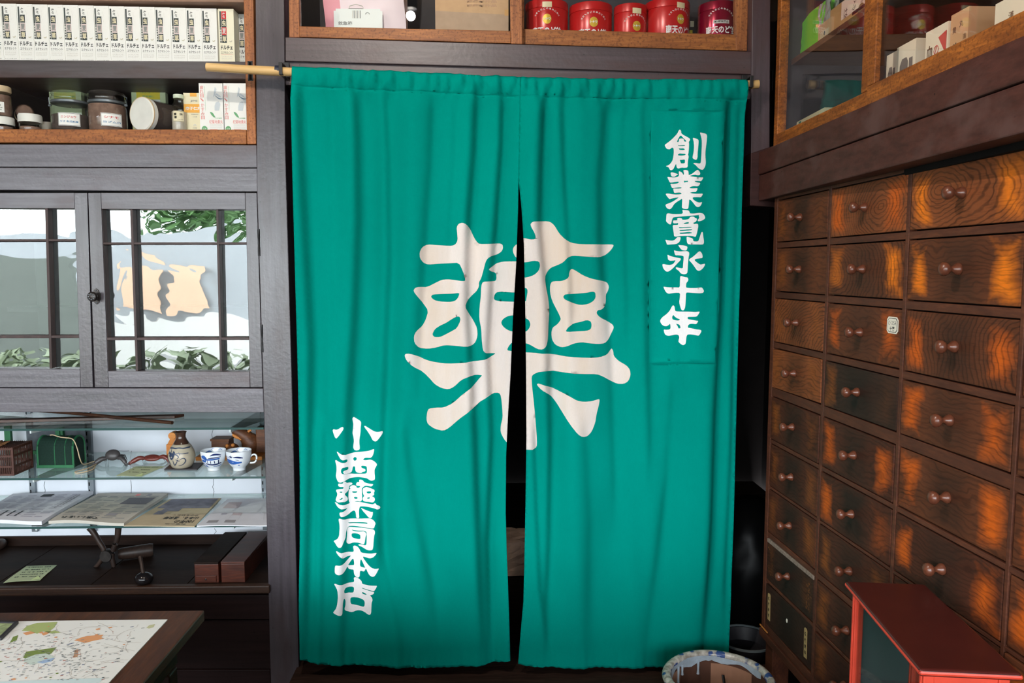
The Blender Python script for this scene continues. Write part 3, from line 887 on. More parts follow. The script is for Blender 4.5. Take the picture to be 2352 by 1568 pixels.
pole = thing('bamboo_pole', 'pale bamboo pole carrying the green curtain across the doorway', 'pole', pl)
mb = MB()
n = 26
rad = []
for i in range(n + 1):
    t = i / n
    rad.append(0.0117 + (0.0008 if i in (3, 7, 14, 20, 25) else 0))
mb.tube([PY(475 + 1267 * i / n, lerp_line([(y, x) for x, y in POLE], 475 + 1267 * i / n), YN + 0.017) for i in range(n + 1)], rad, BAMBOO, 18)
mb.build('cane', pole, smooth=40)
mb = MB()
for a, b in ((633, 645),):
    p, q = PY(a, 161, YN + 0.017), PY(b, 161.4, YN + 0.017)
    mb.tube([p.lerp(q, t) for t in (0, .5, 1)], 0.0126, plain('dark_blue_tape', S(34, 40, 56), 0.4), 18)
mb.build('tape_band', pole, smooth=40)
for nm, lab, hx, hy, s in (('pole_bracket', 'black metal bracket holding the left end of the bamboo pole to the post', 648, 160, 1),
                           ('pole_bracket', 'black metal bracket holding the right end of the bamboo pole beside the post', 1722, 190, -1)):
    c = PY(hx, hy, YN + 0.017)
    mb = MB()
    for dz in (-.0165, .0125):
        mb.box((c.x - 0.005, c.y - 0.016, c.z + dz), (c.x + 0.005, YW + 0.002, c.z + dz + .0035), BLACK)
    mb.box((c.x - 0.005, c.y - 0.0175, c.z - .0165), (c.x + 0.005, c.y - 0.0145, c.z + .016), BLACK)
    mb.box((c.x - 0.008, YW - 0.004, c.z - 0.01), (c.x + 0.008, YW + 0.006, c.z + 0.032), BLACK)
    o = mb.build(nm, None, bevel=0.001)
    tag(o, lab, 'bracket')

# ------------------------------------------------------------------ left: glazed showcase at the top
show = thing('glazed_showcase', 'brown framed glass showcase of bottles and boxes at the top left', 'showcase', PY(280, 331, YW))
mb = MB()
mb.slab([(-60, 296), (566, 297.5), (566, 331), (-60, 327)], YW + 0.002, 0.03, BROWN)
mb.slab([(558, -40), (581, -40), (588, 331), (567, 331)], YW, 0.034, BROWN_V)
df = mb.build('door_frame', show, bevel=0.0025)
mb = MB(); mb.slab([(-60, -40), (563, -40), (572, 299), (-60, 298)], YW + 0.016, 0.003, SHOWGLASS)
mb.build('glass_pane', df)
mb = MB()
c = PY(575, 163, YW - 0.0008)
for sx in (-1, 1):
    mb.box((c.x - 0.0015 + sx * 0.0055, c.y - 0.001, c.z - 0.026), (c.x + 0.0015 + sx * 0.0055, c.y + 0.004, c.z + 0.026), BLACK)
for sz in (-1, 1):
    mb.box((c.x - 0.007, c.y - 0.001, c.z + sz * 0.026 - 0.0015), (c.x + 0.007, c.y + 0.004, c.z + sz * 0.026 + 0.0015), BLACK)
mb.box((c.x - 0.004, c.y + 0.0002, c.z - 0.0245), (c.x + 0.004, c.y + 0.003, c.z + 0.0245), SLOT)
mb.build('finger_pull', df)
zs = PY(300, 139.5, 2.322).z
sh_x0, sh_x1 = PY(-70, 160, YW).x, PY(592, 160, YW).x + 0.02
t = PY(300, 180, 2.322).z
mb = MB(); mb.box((sh_x0, 2.322, t), (sh_x1, 2.69, zs), painted('shelf_board_paint', S(80, 74, 78), S(72, 52, 52), 'h')); mb.build('shelf_board', show, bevel=0.002)
tz = PY(300, 3, 2.322).z
mb = MB(); mb.box((sh_x0, 2.322, tz), (sh_x1, 2.69, tz + 0.04), INNER_W); mb.build('shelf_board', show, bevel=0.002)
zf = PY(300, 300, YW + 0.03).z
mb = MB(); mb.box((sh_x0, YW + 0.04, zf - 0.03), (sh_x1, 2.69, zf), INNER); mb.build('bottom_board', show)
mb = MB(); mb.box((sh_x0, 2.69, zf - 0.03), (sh_x1, 2.72, tz + 0.2), INNER)
mb.box((sh_x0, 2.685, zf + 0.06), (sh_x1, 2.69, zf + 0.068), SLOT)
mb.build('back_board', show)
mb = MB(); mb.box((sh_x1 - 0.012, YW + 0.04, zf - 0.03), (sh_x1, 2.69, tz + 0.2), INNER); mb.build('side_board', show)

# white medicine boxes in a row
WARMC = plain('ivory_card', S(244, 238, 214), 0.55, 0, 0.3)


def med_box(red=False):
    w, h, d = 0.0450, 0.1585, 0.05
    c = WARMC if red else CARD
    mb = MB()
    mb.box((-w / 2, 0, 0), (w / 2, d, h), c)
    fr = lambda u, v: Vector((-w / 2 + u * w, -0.0004, v * h))

    def rect(u0, v0, u1, v1, mt, dy=0.0):
        a = fr(u0, v0)
        a.y -= dy
        mb.quad(a, ((u1 - u0) * w, 0, 0), (0, 0, (v1 - v0) * h), mt)
    dk = plain('green_black_ink', S(62, 72, 72), 0.6)
    rect(.09, .39, .19, .955, dk)
    for i, (ch, b) in enumerate((('冬', 0), ('虫', 1), ('夏', 0), ('草', 1))):
        v1 = .955 - i * .143
        bgm = dk if b else (REDINK if red else PINKBG if i else CARD)
        rect(.21, v1 - .14, .52, v1, bgm)
        mb.text(ch, fr(.365, v1 - .07) - Vector((0, .0003, 0)), EX, EZ, .0165, (CREAM if b else INKG if not red else PINKBG), .0115, .03)
    for i in range(5):
        rect(.10, .42 + i * .045, .18, .445 + i * .045, INKL, .0003)
    for i in range(4):
        mb.text('シ' if i % 2 else 'の', fr(.15, .66 - i * .022) - Vector((0, .0004, 0)), EX, EZ, .0028, INKL, .0035, .03)
    # pale moon
    pts = []
    for k in range(9):
        a = -2.7 + k * 2.7 / 8
        pts.append(fr(.77, .43) + Vector((math.cos(a) * .0045, -.0003, math.sin(a) * .0045)))
    for k in range(9):
        a = -0.1 - k * 2.5 / 8
        pts.append(fr(.76, .438) + Vector((math.cos(a) * .0032, -.0003, math.sin(a) * .0032)))
    mb.poly(pts, plain('moon_ink', S(206, 200, 178), 0.6))
    for i in range(5):
        rect(.60 + .035 * (i % 2), .86 - i * .05, .61 + .035 * (i % 2), .90 - i * .05, INKL)
    mb.text('50mℓ', fr(.78, .955), EX, EZ, .002, INKL, .008)
    mb.text('ドルチェ', fr(.5, .305), EX, EZ, .0125, INK, .034, .035)
    mb.text('エクセレント', fr(.5, .215), EX, EZ, .0072, INK, .034, .01)
    rect(.12, .178, .9, .181, REDINK if red else INKL)
    mb.text('DORUCHE', fr(.5, .143), EX, EZ, .004, INKL, .031)
    mb.text('EXCELLENT', fr(.5, .105), EX, EZ, .004, INKL, .031)
    mb.text('ドリンク剤 30本', fr(.5, .03), EX, EZ, .0026, INKG, .033)
    return mb


lefts = [-30, 5, 41, 76, 111, 146, 181, 216, 251, 286, 321, 356, 392, 427, 462, 501]
proto = med_box().build('medicine_box')
COL.objects.unlink(proto)
G_BOX = 'white medicine boxes on the upper showcase shelf'
nth = ['', 'second', 'third', 'fourth', 'fifth', 'sixth', 'seventh', 'eighth', 'ninth', 'tenth', 'eleventh', 'twelfth', 'thirteenth']
for i, lx in enumerate(lefts):
    Y = 2.325 + 0.03 * max(i, 0) / 15
    p = PY(lx + 18 + 3, 138, Y)
    if i == 15:
        o = med_box(True).build('medicine_box')
        lab = 'ivory medicine box with red squares at the right end of the row'
    else:
        o = proto.copy()
        COL.objects.link(o)
        k = 14 - i
        lab = 'white medicine box standing immediately left of the ivory red-squared box' if k == 0 else \
            'white medicine box, %s in the row counting left from the ivory box' % (nth[k] if k < 13 else 'fourteenth') if k < 14 else \
            'white medicine box cut off by the left edge of the picture'
    o.location = (p.x, Y, zs)
    tag(o, lab, 'box', G_BOX)
o = proto.copy()
COL.objects.link(o)
o.location = (PY(562, 138, 2.40).x, 2.40, zs)
tag(o, 'white medicine box set back behind the brown upright, right of the ivory box', 'box', G_BOX)
bpy.data.objects.remove(proto)


# jars, packets and cartons of the lower showcase shelf
def jar(name, label, cat, px0, px1, pyb, pyt, Y, parts, group=None, zb=None):
    """parts: list of (part name, profile in fractions (r of half width, h of height), material, smooth)"""
    a, b = PY(px0, pyb, Y), PY(px1, pyb, Y)
    R = (b.x - a.x) / 2
    z0 = zf + 0.0005 if zb is None else zb
    H = PY((px0 + px1) / 2, pyt, Y).z - z0
    t = thing(name, label, cat, ((a.x + b.x) / 2, Y, z0), group)
    for pn, prof, mt in parts:
        m = MB()
        m.lathe([(r * R, h * H) for r, h in prof], mat=mt)
        m.build(pn, t, smooth=50, local=True)
    return t, R, H


def wrap_label(t, R, z, h, half, mat, border=None, ang0=0.0, texts=(), bar=None):
    """a paper label bent round a jar of radius R; texts: (string, x frac, z frac, height, width, mat)"""
    m = MB()

    def fn(x, zz, out=0.0006):
        a = -math.pi / 2 + ang0 + x / R
        return Vector((math.cos(a) * (R + out), math.sin(a) * (R + out), z + zz))

    def patch(x0, x1, z0, z1, mt, out):
        n = 10
        vs = [fn(x0 + (x1 - x0) * i / n, zq, out) for zq in (z0, z1) for i in range(n + 1)]
        m.add(vs, [(i, i + 1, n + 2 + i, n + 1 + i) for i in range(n)], mt)
    if border:
        patch(-half * 1.06, half * 1.06, -h * 0.56, h * 0.56, border[1], 0.0004)
        patch(-half * 1.03, half * 1.03, -h * 0.53, h * 0.53, border[0], 0.0005)
    patch(-half, half, -h / 2, h / 2, mat, 0.0006)
    for s, fx, fz, th, tw, mt in texts:
        m.text(s, (0, 0, 0), EX, EZ, th, mt, tw, 0.02, fn=lambda x, y, fx=fx, fz=fz: fn(x + fx * half, y + fz * h / 2, 0.001))
    return m.build('paper_label', t, local=True)


def open_jar_glass(m, R, H, k):
    m.lathe([(r * R, h * H) for r, h in k], mat=CLEARB)


G_JAR = 'glass jars on the lower showcase shelf'
# low jar with white lid, tall jar on top of it
t, R, H = jar('screw_top_jar', 'low glass jar with white lid under the tall jar at the picture edge', 'jar', -18, 31, 293, 270, 2.35,
              [('glass_body', [(.9, 0), (.95, .1), (.95, .45), (.86, .5)], CLEARB), ('powder', [(.85, .05), (.85, .4)], POWDER_B),
               ('screw_lid', [(1, .5), (1.02, .6), (1, .95), (.93, 1)], WLID)], G_JAR)
top_z = t.location.z + H + 0.001
t, R, H = jar('tall_jar', 'tall glass jar of brown powder with cream lid standing on another jar', 'jar', -24, 26, 271, 199, 2.35,
              [('glass_body', [(.9, 0), (1, .04), (1, .72), (.9, .78), (.9, .82)], CLEARB), ('powder', [(.86, .03), (.93, .06), (.93, .7)], POWDER_B),
               ('screw_lid', [(.96, .8), (1, .83), (1, .97), (.94, 1)], CLID)], G_JAR, top_z)
wrap_label(t, R, H * .28, H * .34, R * .35, CARD, None, 0.55, [('百花', 0, .35, .004, .006, INKB), ('用法 用量', 0, -.1, .003, .012, INKG), ('注意', 0, -.5, .003, .009, INKG)])
# jar lying on its side, round bottom to the viewer
zlb = PY(57, 277.5, 2.40).z
m = MB(); m.box((PY(34, 290, 2.40).x, 2.385, zf), (PY(84, 290, 2.40).x, 2.47, zlb), DARKWOOD)
tag(m.build('low_box', bevel=.002), 'low dark box under the lying brown jar in the showcase', 'box')
c = PY(57, 258, 2.40)
rj = (PY(76, 258, 2.40).x - PY(38, 258, 2.40).x) / 2
t = thing('lying_jar', 'brown glass jar lying on its side with its round base showing', 'jar', (c.x, c.y, zlb), G_JAR)
dirn = Vector((-0.55, 0.83, 0)).normalized()
m = MB(); m.lathe([(rj * .8, 0), (rj, .004), (rj, .04), (rj * .85, .046)], (0, 0, rj + 0.001), dirn, mat=CLEARB); m.build('glass_body', t, smooth=50, local=True)
m = MB(); m.lathe([(rj * .75, .002), (rj * .93, .006), (rj * .93, .04)], (0, 0, rj + 0.001), dirn, mat=POWDER_B); m.build('powder', t, smooth=50, local=True)
m = MB(); m.lathe([(rj * .98, .046), (rj, .05), (rj, .062), (rj * .9, .064)], (0, 0, rj + 0.001), dirn, mat=CLID); m.build('screw_lid', t, smooth=50, local=True)
t, R, H = jar('screw_top_jar', 'small glass jar with rusty white lid in front of the lying jar', 'jar', 45, 95, 292, 264, 2.335,
              [('glass_body', [(.85, 0), (.92, .08), (.92, .5), (.86, .55)], CLEARB), ('powder', [(.8, .05), (.86, .08), (.86, .3)], POWDER_B),
               ('screw_lid', [(1, .55), (1.0, .92), (.94, 1)], WLID)], G_JAR)
t, R, H = jar('shallow_dish', 'flat pale dish lying behind the small lidded jar', 'dish', 92, 124, 293, 282, 2.38,
              [('bowl', [(.6, 0), (1, .8), (1, 1), (.9, .9), (.5, .2)], plain('pale_dish_glaze', S(150, 142, 130), 0.4))])
mb = MB(); mb.box((PY(92, 292, 2.33).x, 2.325, zf), (PY(265, 292, 2.33).x, 2.37, zf + 0.002), CREAM)
tag(mb.build('paper_slip'), 'thin pale paper slip lying under the two clip-top jars', 'paper')
# two clip-top jars
for i, (x0, x1, lab, cont, words, ca) in enumerate((
        (123, 206, 'clip-top glass jar with red and blue lettered label, dark powder inside', 0.42, ('ニンジョウ', 'ウズ 冬瓜料理'), 0.38),
        (207, 290, 'clip-top glass jar filled with brown powder beside the white lid', 0.66, ('シナモ', 'ヨブムロ'), 0.66))):
    t, R, H = jar('clip_top_jar', lab, 'jar', x0, x1, 294, 211, 2.355,
                  [('glass_body', [(.9, 0), (1, .05), (1, .58), (.97, .63), (.9, .68), (.9, .76)], CLEARB),
                   ('powder', [(.85, .03), (.95, .07), (.95, cont), (.6, cont + .02)], POWDER_B if i else plain('grey_brown_powder', S(92, 82, 78), 0.9, 0, 0.1, 0.2, 60)),
                   ('glass_lid', [(.92, .77), (.97, .8), (.94, .86), (.9, .9), (.96, .92), (.92, .96), (.7, .99), (0, 1)], CLEARB)], G_JAR)
    m = MB()
    m.lathe([(R * .95, H * .69), (R * .98, H * .7), (R * .98, H * .745), (R * .95, H * .755)], mat=STEEL)
    hx = -R * (1.0 if i == 0 else -1.0)
    m.tube([(hx, -.004, H * .70), (hx * 1.12, -.004, H * .70), (hx * 1.14, -.004, H * .86), (hx * 1.0, -.004, H * .87)], .0013, STEEL, 8)
    m.tube([(hx * 1.02, -.004, H * .68), (hx * 1.16, -.004, H * .67)], .003, STEEL, 8)
    m.build('wire_clip', t, smooth=40, local=True)
    wrap_label(t, R, H * .28, H * .27, R * .52, CARD, (INK, CARD), ca, [(words[0], -.05, .42, .0068, R * .75, REDINK), (words[1], 0, -.4, .006, R * .9, BLUEINK)])
# big jar lying, white lid to the viewer
c = PY(330, 257, 2.31)
rj = (PY(368.5, 257, 2.31).x - PY(291, 257, 2.31).x) / 2
t = thing('lying_lidded_jar', 'large glass jar lying down with its round white lid facing out', 'jar', (c.x, 2.315, zf), G_JAR)
dirn = Vector((0.42, 0.9, 0)).normalized()
m = MB(); m.lathe([(0, -.012), (rj * .93, -.012), (rj, -.009), (rj, .006), (rj * .97, .007)], (0, 0, rj + .001), dirn, 40, WLID); m.build('screw_lid', t, smooth=40, local=True)
m = MB(); m.lathe([(rj * 1.015, -.0095), (rj * 1.02, -.0085), (rj * 1.01, -.006)], (0, 0, rj + .0018), dirn, 40, CLID); m.build('lid_rim', t, smooth=40, local=True)
m = MB(); m.lathe([(rj * .9, .007), (rj * .98, .015), (rj * .98, .11), (rj * .85, .12)], (0, 0, rj + .001), dirn, mat=CLEARB); m.build('glass_body', t, smooth=50, local=True)
m = MB(); m.lathe([(rj * .85, .01), (rj * .93, .016), (rj * .93, .09)], (0, 0, rj + .001), dirn, mat=plain('dark_powder', S(74, 62, 58), 0.9)); m.build('powder', t, smooth=50, local=True)


def carton(name, label, cat, px0, px1, pyt, Y, d, col, draw=None, group=None, zb=None, lean=0.0, pyb=295):
    a, b = PY(px0, pyb, Y), PY(px1, pyb, Y)
    w = b.x - a.x
    z0 = zf + 0.0004 if zb is None else zb
    h = PY(px0, pyt, Y).z - z0
    m = MB()
    m.box((-w / 2, 0, 0), (w / 2, d, h), col)
    if draw:
        draw(m, w, h)
    o = m.build(name)
    o.location = ((a.x + b.x) / 2, Y, z0)
    o.rotation_euler = (-lean, 0, 0)
    return tag(o, label, cat, group)


def rect(m, w, h, u0, v0, u1, v1, mt, dy=.0004):
    m.quad((-w / 2 + u0 * w, -dy, v0 * h), ((u1 - u0) * w, 0, 0), (0, 0, (v1 - v0) * h), mt)


def T(m, w, h, s, u, v, hh, ww, mt, bold=0.01):
    m.text(s, (-w / 2 + u * w, -.0008, v * h), EX, EZ, hh, mt, ww, bold)


def packet(m, w, h):
    rect(m, w, h, .15, .74, .84, .99, YELLOW)
    T(m, w, h, '血の道 ホルモン', .5, .93, .006, w * .6, GREENINK)
    T(m, w, h, '冷え性', .42, .86, .006, w * .3, GREENINK)
    T(m, w, h, '更年期に', .5, .79, .006, w * .36, GREENINK)
    rect(m, w, h, .15, .1, .84, .73, CARD, .0003)
    T(m, w, h, '第2類医薬品', .55, .69, .003, w * .3, INKG)
    T(m, w, h, '四物散', .62, .5, .009, w * .36, INK)


def packet2(m, w, h):
    rect(m, w, h, .15, .72, .83, .92, plain('yellow_green_ink', S(206, 206, 110), 0.7))
    T(m, w, h, '女性の保健薬', .5, .86, .005, w * .55, GREENINK)
    T(m, w, h, 'からだの不調', .5, .78, .005, w * .6, GREENINK)


carton('paper_packet', 'pale green packet with yellow-green panel behind the left clip-top jar', 'packet', 117, 190, 192, 2.5, .02, PALEGREEN, packet2)
carton('paper_packet', 'pale green packet with bright yellow panel behind the round white lid', 'packet', 305, 383, 193, 2.5, .02, PALEGREEN, packet)
carton('beige_box', 'plain beige box standing behind the powder-filled clip-top jar', 'box', 222, 263, 195, 2.55, .05, plain('beige_card', S(150, 132, 122), 0.7))
t, R, H = jar('pill_bottle', 'glass bottle of pale powder with white cap left of the cartons', 'bottle', 396, 430, 297, 218, 2.34,
              [('glass_body', [(.92, 0), (1, .03), (1, .62), (.9, .72), (.62, .8), (.6, .9)], CLEARB), ('powder', [(.9, .02), (.95, .04), (.95, .55)], POWDER_W),
               ('screw_cap', [(.68, .9), (.7, .91), (.7, .985), (.66, 1)], plain('pale_green_cap', S(214, 226, 204), 0.5))])
wrap_label(t, R, H * .42, H * .25, R * .7, CREAM, (INKB, CREAM), 0.25, [('重', -.55, .4, .007, .008, INKB), ('曹', -.5, -.25, .007, .008, INKB), ('純', .5, .4, .007, .008, INKB), ('しょくよう', .35, -.7, .003, .014, INKB)])


def jps(m, w, h):
    rect(m, w, h, .38, .91, .76, .999, ORANGE)
    T(m, w, h, 'JPS', .6, .80, .006, w * .42, INKG, .02)
    rect(m, w, h, 0, .52, 1, .73, ORANGE)
    T(m, w, h, '麻子仁丸', .55, .625, .0095, w * .9, WHITEINK, .03)
    T(m, w, h, '第2類医薬品', .62, .48, .003, w * .4, INKG)
    T(m, w, h, '漢方薬', .62, .42, .003, w * .25, INKG)
    for k in range(5):
        a = math.pi * k / 4
        m.ball((-w / 2 + w * .6 + math.cos(a) * .0035, -.0004, h * .20 + math.sin(a) * .004), (.0012, .0003, .0016), INKL, 8, 6)
    T(m, w, h, '180錠', .6, .15, .003, w * .25, INKG)


def eyes(m, w, h):
    m.vtext('疲れ目、', (-w / 2 + w * .115, -.0008, h * .955), EX, EZ, .0115, REDP, 1.02)
    m.vtext('かすみ目', (-w / 2 + w * .13, -.0008, h * .60), EX, EZ, .0115, REDP, 1.02)
    for k in range(22):
        rect(m, w, h, .235, .92 - k * .022, .25, .932 - k * .022, GREENINK)
    # closed eye and face shading printed in pale blue grey
    fb = plain('pale_blue_ink', S(206, 214, 220), 0.7)
    eb = plain('blue_grey_ink', S(128, 152, 168), 0.7)
    P = lambda u, v: Vector((-w / 2 + u * w, -.0006, v * h))
    m.poly([P(.62, .45), (P(.80, .45)), P(.86, .58), P(.80, .64), P(.68, .62), P(.62, .54)], fb)
    m.poly([P(.58, .72), P(.66, .76), P(.72, .88), P(.66, .93), P(.62, .84)], fb)
    up = [P(.66 + .30 * i / 8, .76 - .02 * math.sin(math.pi * i / 8) - .065 * i / 8) for i in range(9)]
    lo = [P(.66 + .30 * i / 8, .745 - .035 * math.sin(math.pi * i / 8) - .06 * i / 8) for i in range(9)]
    for i in range(8):
        m.poly([lo[i], lo[i + 1], up[i + 1], up[i]], eb)
    m.poly([P(.66, .77), P(.72, .80), P(.84, .76), P(.92, .715), P(.80, .73)], fb)
    lf = [P(.42, .42), P(.47, .425), (P(.55, .40)), P(.62, .34), P(.645, .31), P(.56, .32), P(.47, .37)]
    m.poly(list(reversed(lf)), GREENINK)
    T(m, w, h, '漢方内服薬', .76, .30, .0035, w * .28, GREENINK)
    T(m, w, h, '杞菊地黄丸', .66, .225, .0105, w * .55, REDP, .0)
    m.lathe([(0, 0), (w * .115, 0), (w * .115, .0004), (0, .0005)], (-w / 2 + w * .18, -.0001, h * .085), (0, -1, 0), 20, GREENINK)
    T(m, w, h, '漢方', .18, .085, .0045, w * .14, WHITEINK)
    rect(m, w, h, .41, .03, .71, .075, REDP)
    T(m, w, h, '720丸', .84, .052, .004, w * .2, REDP)
    for k in range(4):
        rect(m, w, h, .40, .165 - k * .022, .9, .17 - k * .022, INKL)


REDP = plain('pale_red_ink', S(232, 140, 136), 0.7)
carton('herbal_carton', 'cream carton with an orange band marked with white characters', 'box', 424, 464, 213, 2.345, .04, CREAM, jps)
carton('eye_medicine_carton', 'white carton with a printed eye beside the orange-banded carton', 'box', 460, 516, 191, 2.325, .05, CARD, eyes)
carton('eye_medicine_carton', 'white carton with a printed eye against the brown upright frame', 'box', 514.5, 570, 191, 2.325, .05, CARD, eyes)

# ------------------------------------------------------------------ left: cupboard with wavy glass doors
cup = thing('glazed_cupboard', 'grey-brown painted cupboard with two small-paned glass doors', 'cupboard', PY(300, 945, YW))
mb = MB(); mb.slab([(-60, 331), (589, 333), (590, 385), (-60, 383)], YW + 0.004, 0.03, PAINT_H); mb.build('upper_rail', cup, bevel=0.0015)
mb = MB(); mb.slab([(-60, 384.5), (590, 386.5), (591, 440), (-60, 436)], YW + 0.002, 0.03, PAINT_H); mb.build('upper_rail', cup, bevel=0.0015)
mb = MB(); mb.slab([(-60, 891), (604, 892), (606, 947), (-60, 946)], YW + 0.004, 0.03, PAINT_H); mb.build('lower_rail', cup, bevel=0.0015)
ci = PY(-60, 660, YW + .05).x
mb = MB()
z0, z1 = PY(300, 905, YW + .05).z, PY(300, 430, YW + .05).z
x1 = PY(606, 660, YW).x
mb.box((ci, 2.62, z0), (x1, 2.64, z1), INNER)
mb.box((ci, YW + .06, z0), (x1, 2.62, z0 + .01), INNER)
mb.box((ci, YW + .06, z1 - .01), (x1, 2.62, z1), INNER)
mb.box((x1 - .01, YW + .06, z0 + .01), (x1, 2.62, z1 - .01), INNER)
mb.box((ci, YW + .2, z0 + .24), (x1 - .01, 2.62, z0 + .255), INNER)
mb.build('interior', cup)


def L(a, b, y, y0=441.0, y1=889.0):
    return a + (b - a) * (y - y0) / (y1 - y0)


def cup_door(name, xa, xb, stiles, bars, hb, rails, knob=False, hinges=False):
    """xa, xb: (top, bottom) picture x of the outer edges; stiles: inner edges"""
    d = bpy.data.objects.new(name, None)
    COL.objects.link(d)
    d.parent = cup
    d.location = PY((xa[0] + xb[0]) / 2, 889, YW) - Vector(cup.location)
    Yd = YW + 0.006
    yt, yb = 442.5, 889.0
    m = MB()
    m.slab([(xa[0], yt), (stiles[0][0], yt), (stiles[0][1], yb), (xa[1], yb)], Yd, 0.028, PAINT_V)
    m.slab([(stiles[1][0], yt), (xb[0], yt), (xb[1], yb), (stiles[1][1], yb)], Yd, 0.028, PAINT_V)
    sa = lambda y: L(*stiles[0], y)
    sb = lambda y: L(*stiles[1], y)
    m.slab([(sa(yt) + .5, yt), (sb(yt) - .5, yt), (sb(rails[0]) - .5, rails[0] + 1), (sa(rails[0]) + .5, rails[0])], Yd + .0004, 0.0276, PAINT_H)
    m.slab([(sa(rails[1]) + .5, rails[1]), (sb(rails[1]) - .5, rails[1] + 2), (sb(yb) - .5, yb), (sa(yb) + .5, yb)], Yd + .0004, 0.0276, PAINT_H)
    m.build('door_frame', d, bevel=0.001)
    m = MB()
    for b0, b1 in bars:
        m.slab([(L(*b0, rails[0]), rails[0]), (L(*b1, rails[0]), rails[0]), (L(*b1, rails[1]), rails[1]), (L(*b0, rails[1]), rails[1])], Yd + .002, 0.024, BARS)
    for y0, y1 in hb:
        m.slab([(sa(y0), y0), (sb(y0), y0 - .5), (sb(y1), y1 - .5), (sa(y1), y1)], Yd + .003, 0.023, BARS)
    # shadowed inner edge of the opening
    m.slab([(sa(rails[0]) - .5, rails[0]), (sa(rails[0]) + 2.5, rails[0]), (sa(rails[1]) + 2.5, rails[1]), (sa(rails[1]) - .5, rails[1])], Yd + .004, 0.024, BARS)
    m.build('glazing_bars', d, bevel=0.0007)
    m = MB()
    m.slab([(sa(rails[0]) - 2, rails[0] - 3), (sb(rails[0]) + 2, rails[0] - 3), (sb(rails[1]) + 2, rails[1] + 3), (sa(rails[1]) - 2, rails[1] + 3)], Yd + .0262, 0.002, OLDGLASS)
    m.build('window_pane', d)
    if knob:
        c = PY(222, 680.5, Yd)
        m = MB()
        pts = [c + Vector((x * .0125, 0, z * .023)) for x, z in ((0, 1), (.5, .8), (.62, .55), (1, .35), (1, -.35), (.62, -.55), (.5, -.8), (0, -1), (-.5, -.8), (-.62, -.55), (-1, -.35), (-1, .35), (-.62, .55), (-.5, .8))]
        m.prism(list(reversed(pts)), (0, -.003, 0), IRON)
        m.ball(c + Vector((0, -.004, .018)), (.0022, .0016, .0022), STEEL, 8, 6)
        m.ball(c + Vector((0, -.004, -.018)), (.0022, .0016, .0022), STEEL, 8, 6)
        pk = m.build('knob_plate', d, smooth=40)
        m = MB()
        m.lathe([(.006, 0), (.005, .008), (.008, .012), (.0135, .017), (.0145, .022), (.012, .027), (.006, .029), (0, .0295)], c + Vector((0, -.003, 0)), (0, -1, 0), 24, IRON)
        for a in range(8):
            an = a * math.pi / 4
            m.ball(c + Vector((math.cos(an) * .008, -.0315, math.sin(an) * .008)), (.0022, .0012, .0022), STEEL, 8, 6)
        m.build('door_knob', d, smooth=40)
        m = MB()
        c2 = PY(208, 681, Yd + .01)
        m.box((c2.x - .006, c2.y - .004, c2.z - .006), (c2.x + .008, c2.y, c2.z + .006), CARVED)
        m.build('latch', d, bevel=0.001)
    if hinges:
        for hx, ha, hb2 in ((594, 526, 588), (601, 745, 809)):
            a, b = PY(hx, ha, YW), PY(hx + 1.5, hb2, YW)
            m = MB()
            m.tube([a, a.lerp(b, .33), a.lerp(b, .34), a.lerp(b, .66), a.lerp(b, .67), b], [.0036, .0036, .0032, .0032, .0036, .0036], BLACK, 10)
            m.box((a.x - .004, YW + .001, b.z), (a.x + .004, YW + .008, a.z), BLACK)
            m.build('hinge', d, smooth=40)
    return d


cup_door('door', (-60, -60), (200, 213), ((-50, -45), (170, 185)), [((102, 115), (108.5, 120.5))], ((549.5, 554.5), (770.5, 776.5)), (477.5, 846))
cup_door('door', (202, 217.5), (589.5, 603), ((231, 249), (563, 574.5)), [((297, 313), (303, 318.5)), ((495, 506), (500.5, 511))], ((556.5, 561.5), (775, 781)), (480, 852), True, True)

# ------------------------------------------------------------------ left: open cabinet with glass shelves
YB = 2.62
oc = thing('open_shelf_cabinet', 'dark open cabinet with glass shelves and a wide counter below the glazed doors', 'cabinet', PY(300, 1560, YW))
zc = PY(300, 1345, YW).z
xl, xr = PY(-130, 1100, YB).x - .2, -.635
xs_ = PY(609, 1100, 2.275).x
mb = MB()
mb.box((xl, YB, zc), (xr, YB + .03, PY(300, 930, YB).z + .03), PLASTER)
for pts in (((490, 985), (486, 998), (488, 1005), (484, 1012)), ((302, 1035), (298, 1060), (300, 1072), (297, 1090)), ((490, 1100), (491, 1110), (488, 1118), (492, 1128), (489, 1140)),
            ((492, 1213), (497, 1220), (492, 1226), (488, 1232)), ((103, 1105), (101, 1115), (104, 1126), (101, 1140)), ((270, 1035), (285, 1035.5), (297, 1035)), ((300, 1102), (302, 1118), (301, 1135))):
    w = .0014
    for a, b in zip(pts, pts[1:]):
        pa, pb = PY(*a, YB - .0006), PY(*b, YB - .0006)
        d = (pb - pa).normalized()
        nn = Vector((-d.z, 0, d.x)) * w * .5
        mb.poly([pa - nn, pb - nn, pb + nn, pa + nn], INK)
mb.build('back_panel', oc)
mb = MB(); mb.box((xl, YB - .01, zc), (xr, YB + .0, PY(300, 1228, YB).z), DARKWOOD); mb.build('back_strip', oc)
mb = MB()
nb = 5
bx = [xl + (xr - xl) * i / nb for i in range(nb + 1)]
for i in range(nb):
    mb.box((bx[i] + .001, YW + .01, zc - .03), (bx[i + 1] - .001, YB - .001, zc), DARKWOOD)
mb.build('counter', oc, bevel=0.0015)
za, zb_ = PY(300, 1345, YW - .01).z, PY(300, 1366, YW - .01).z
NOSE = wood('worn_nosing_wood', S(40, 26, 20), S(74, 48, 32), (3, 60, 90), 0.5, 0.35, 0.3)
mb = MB()
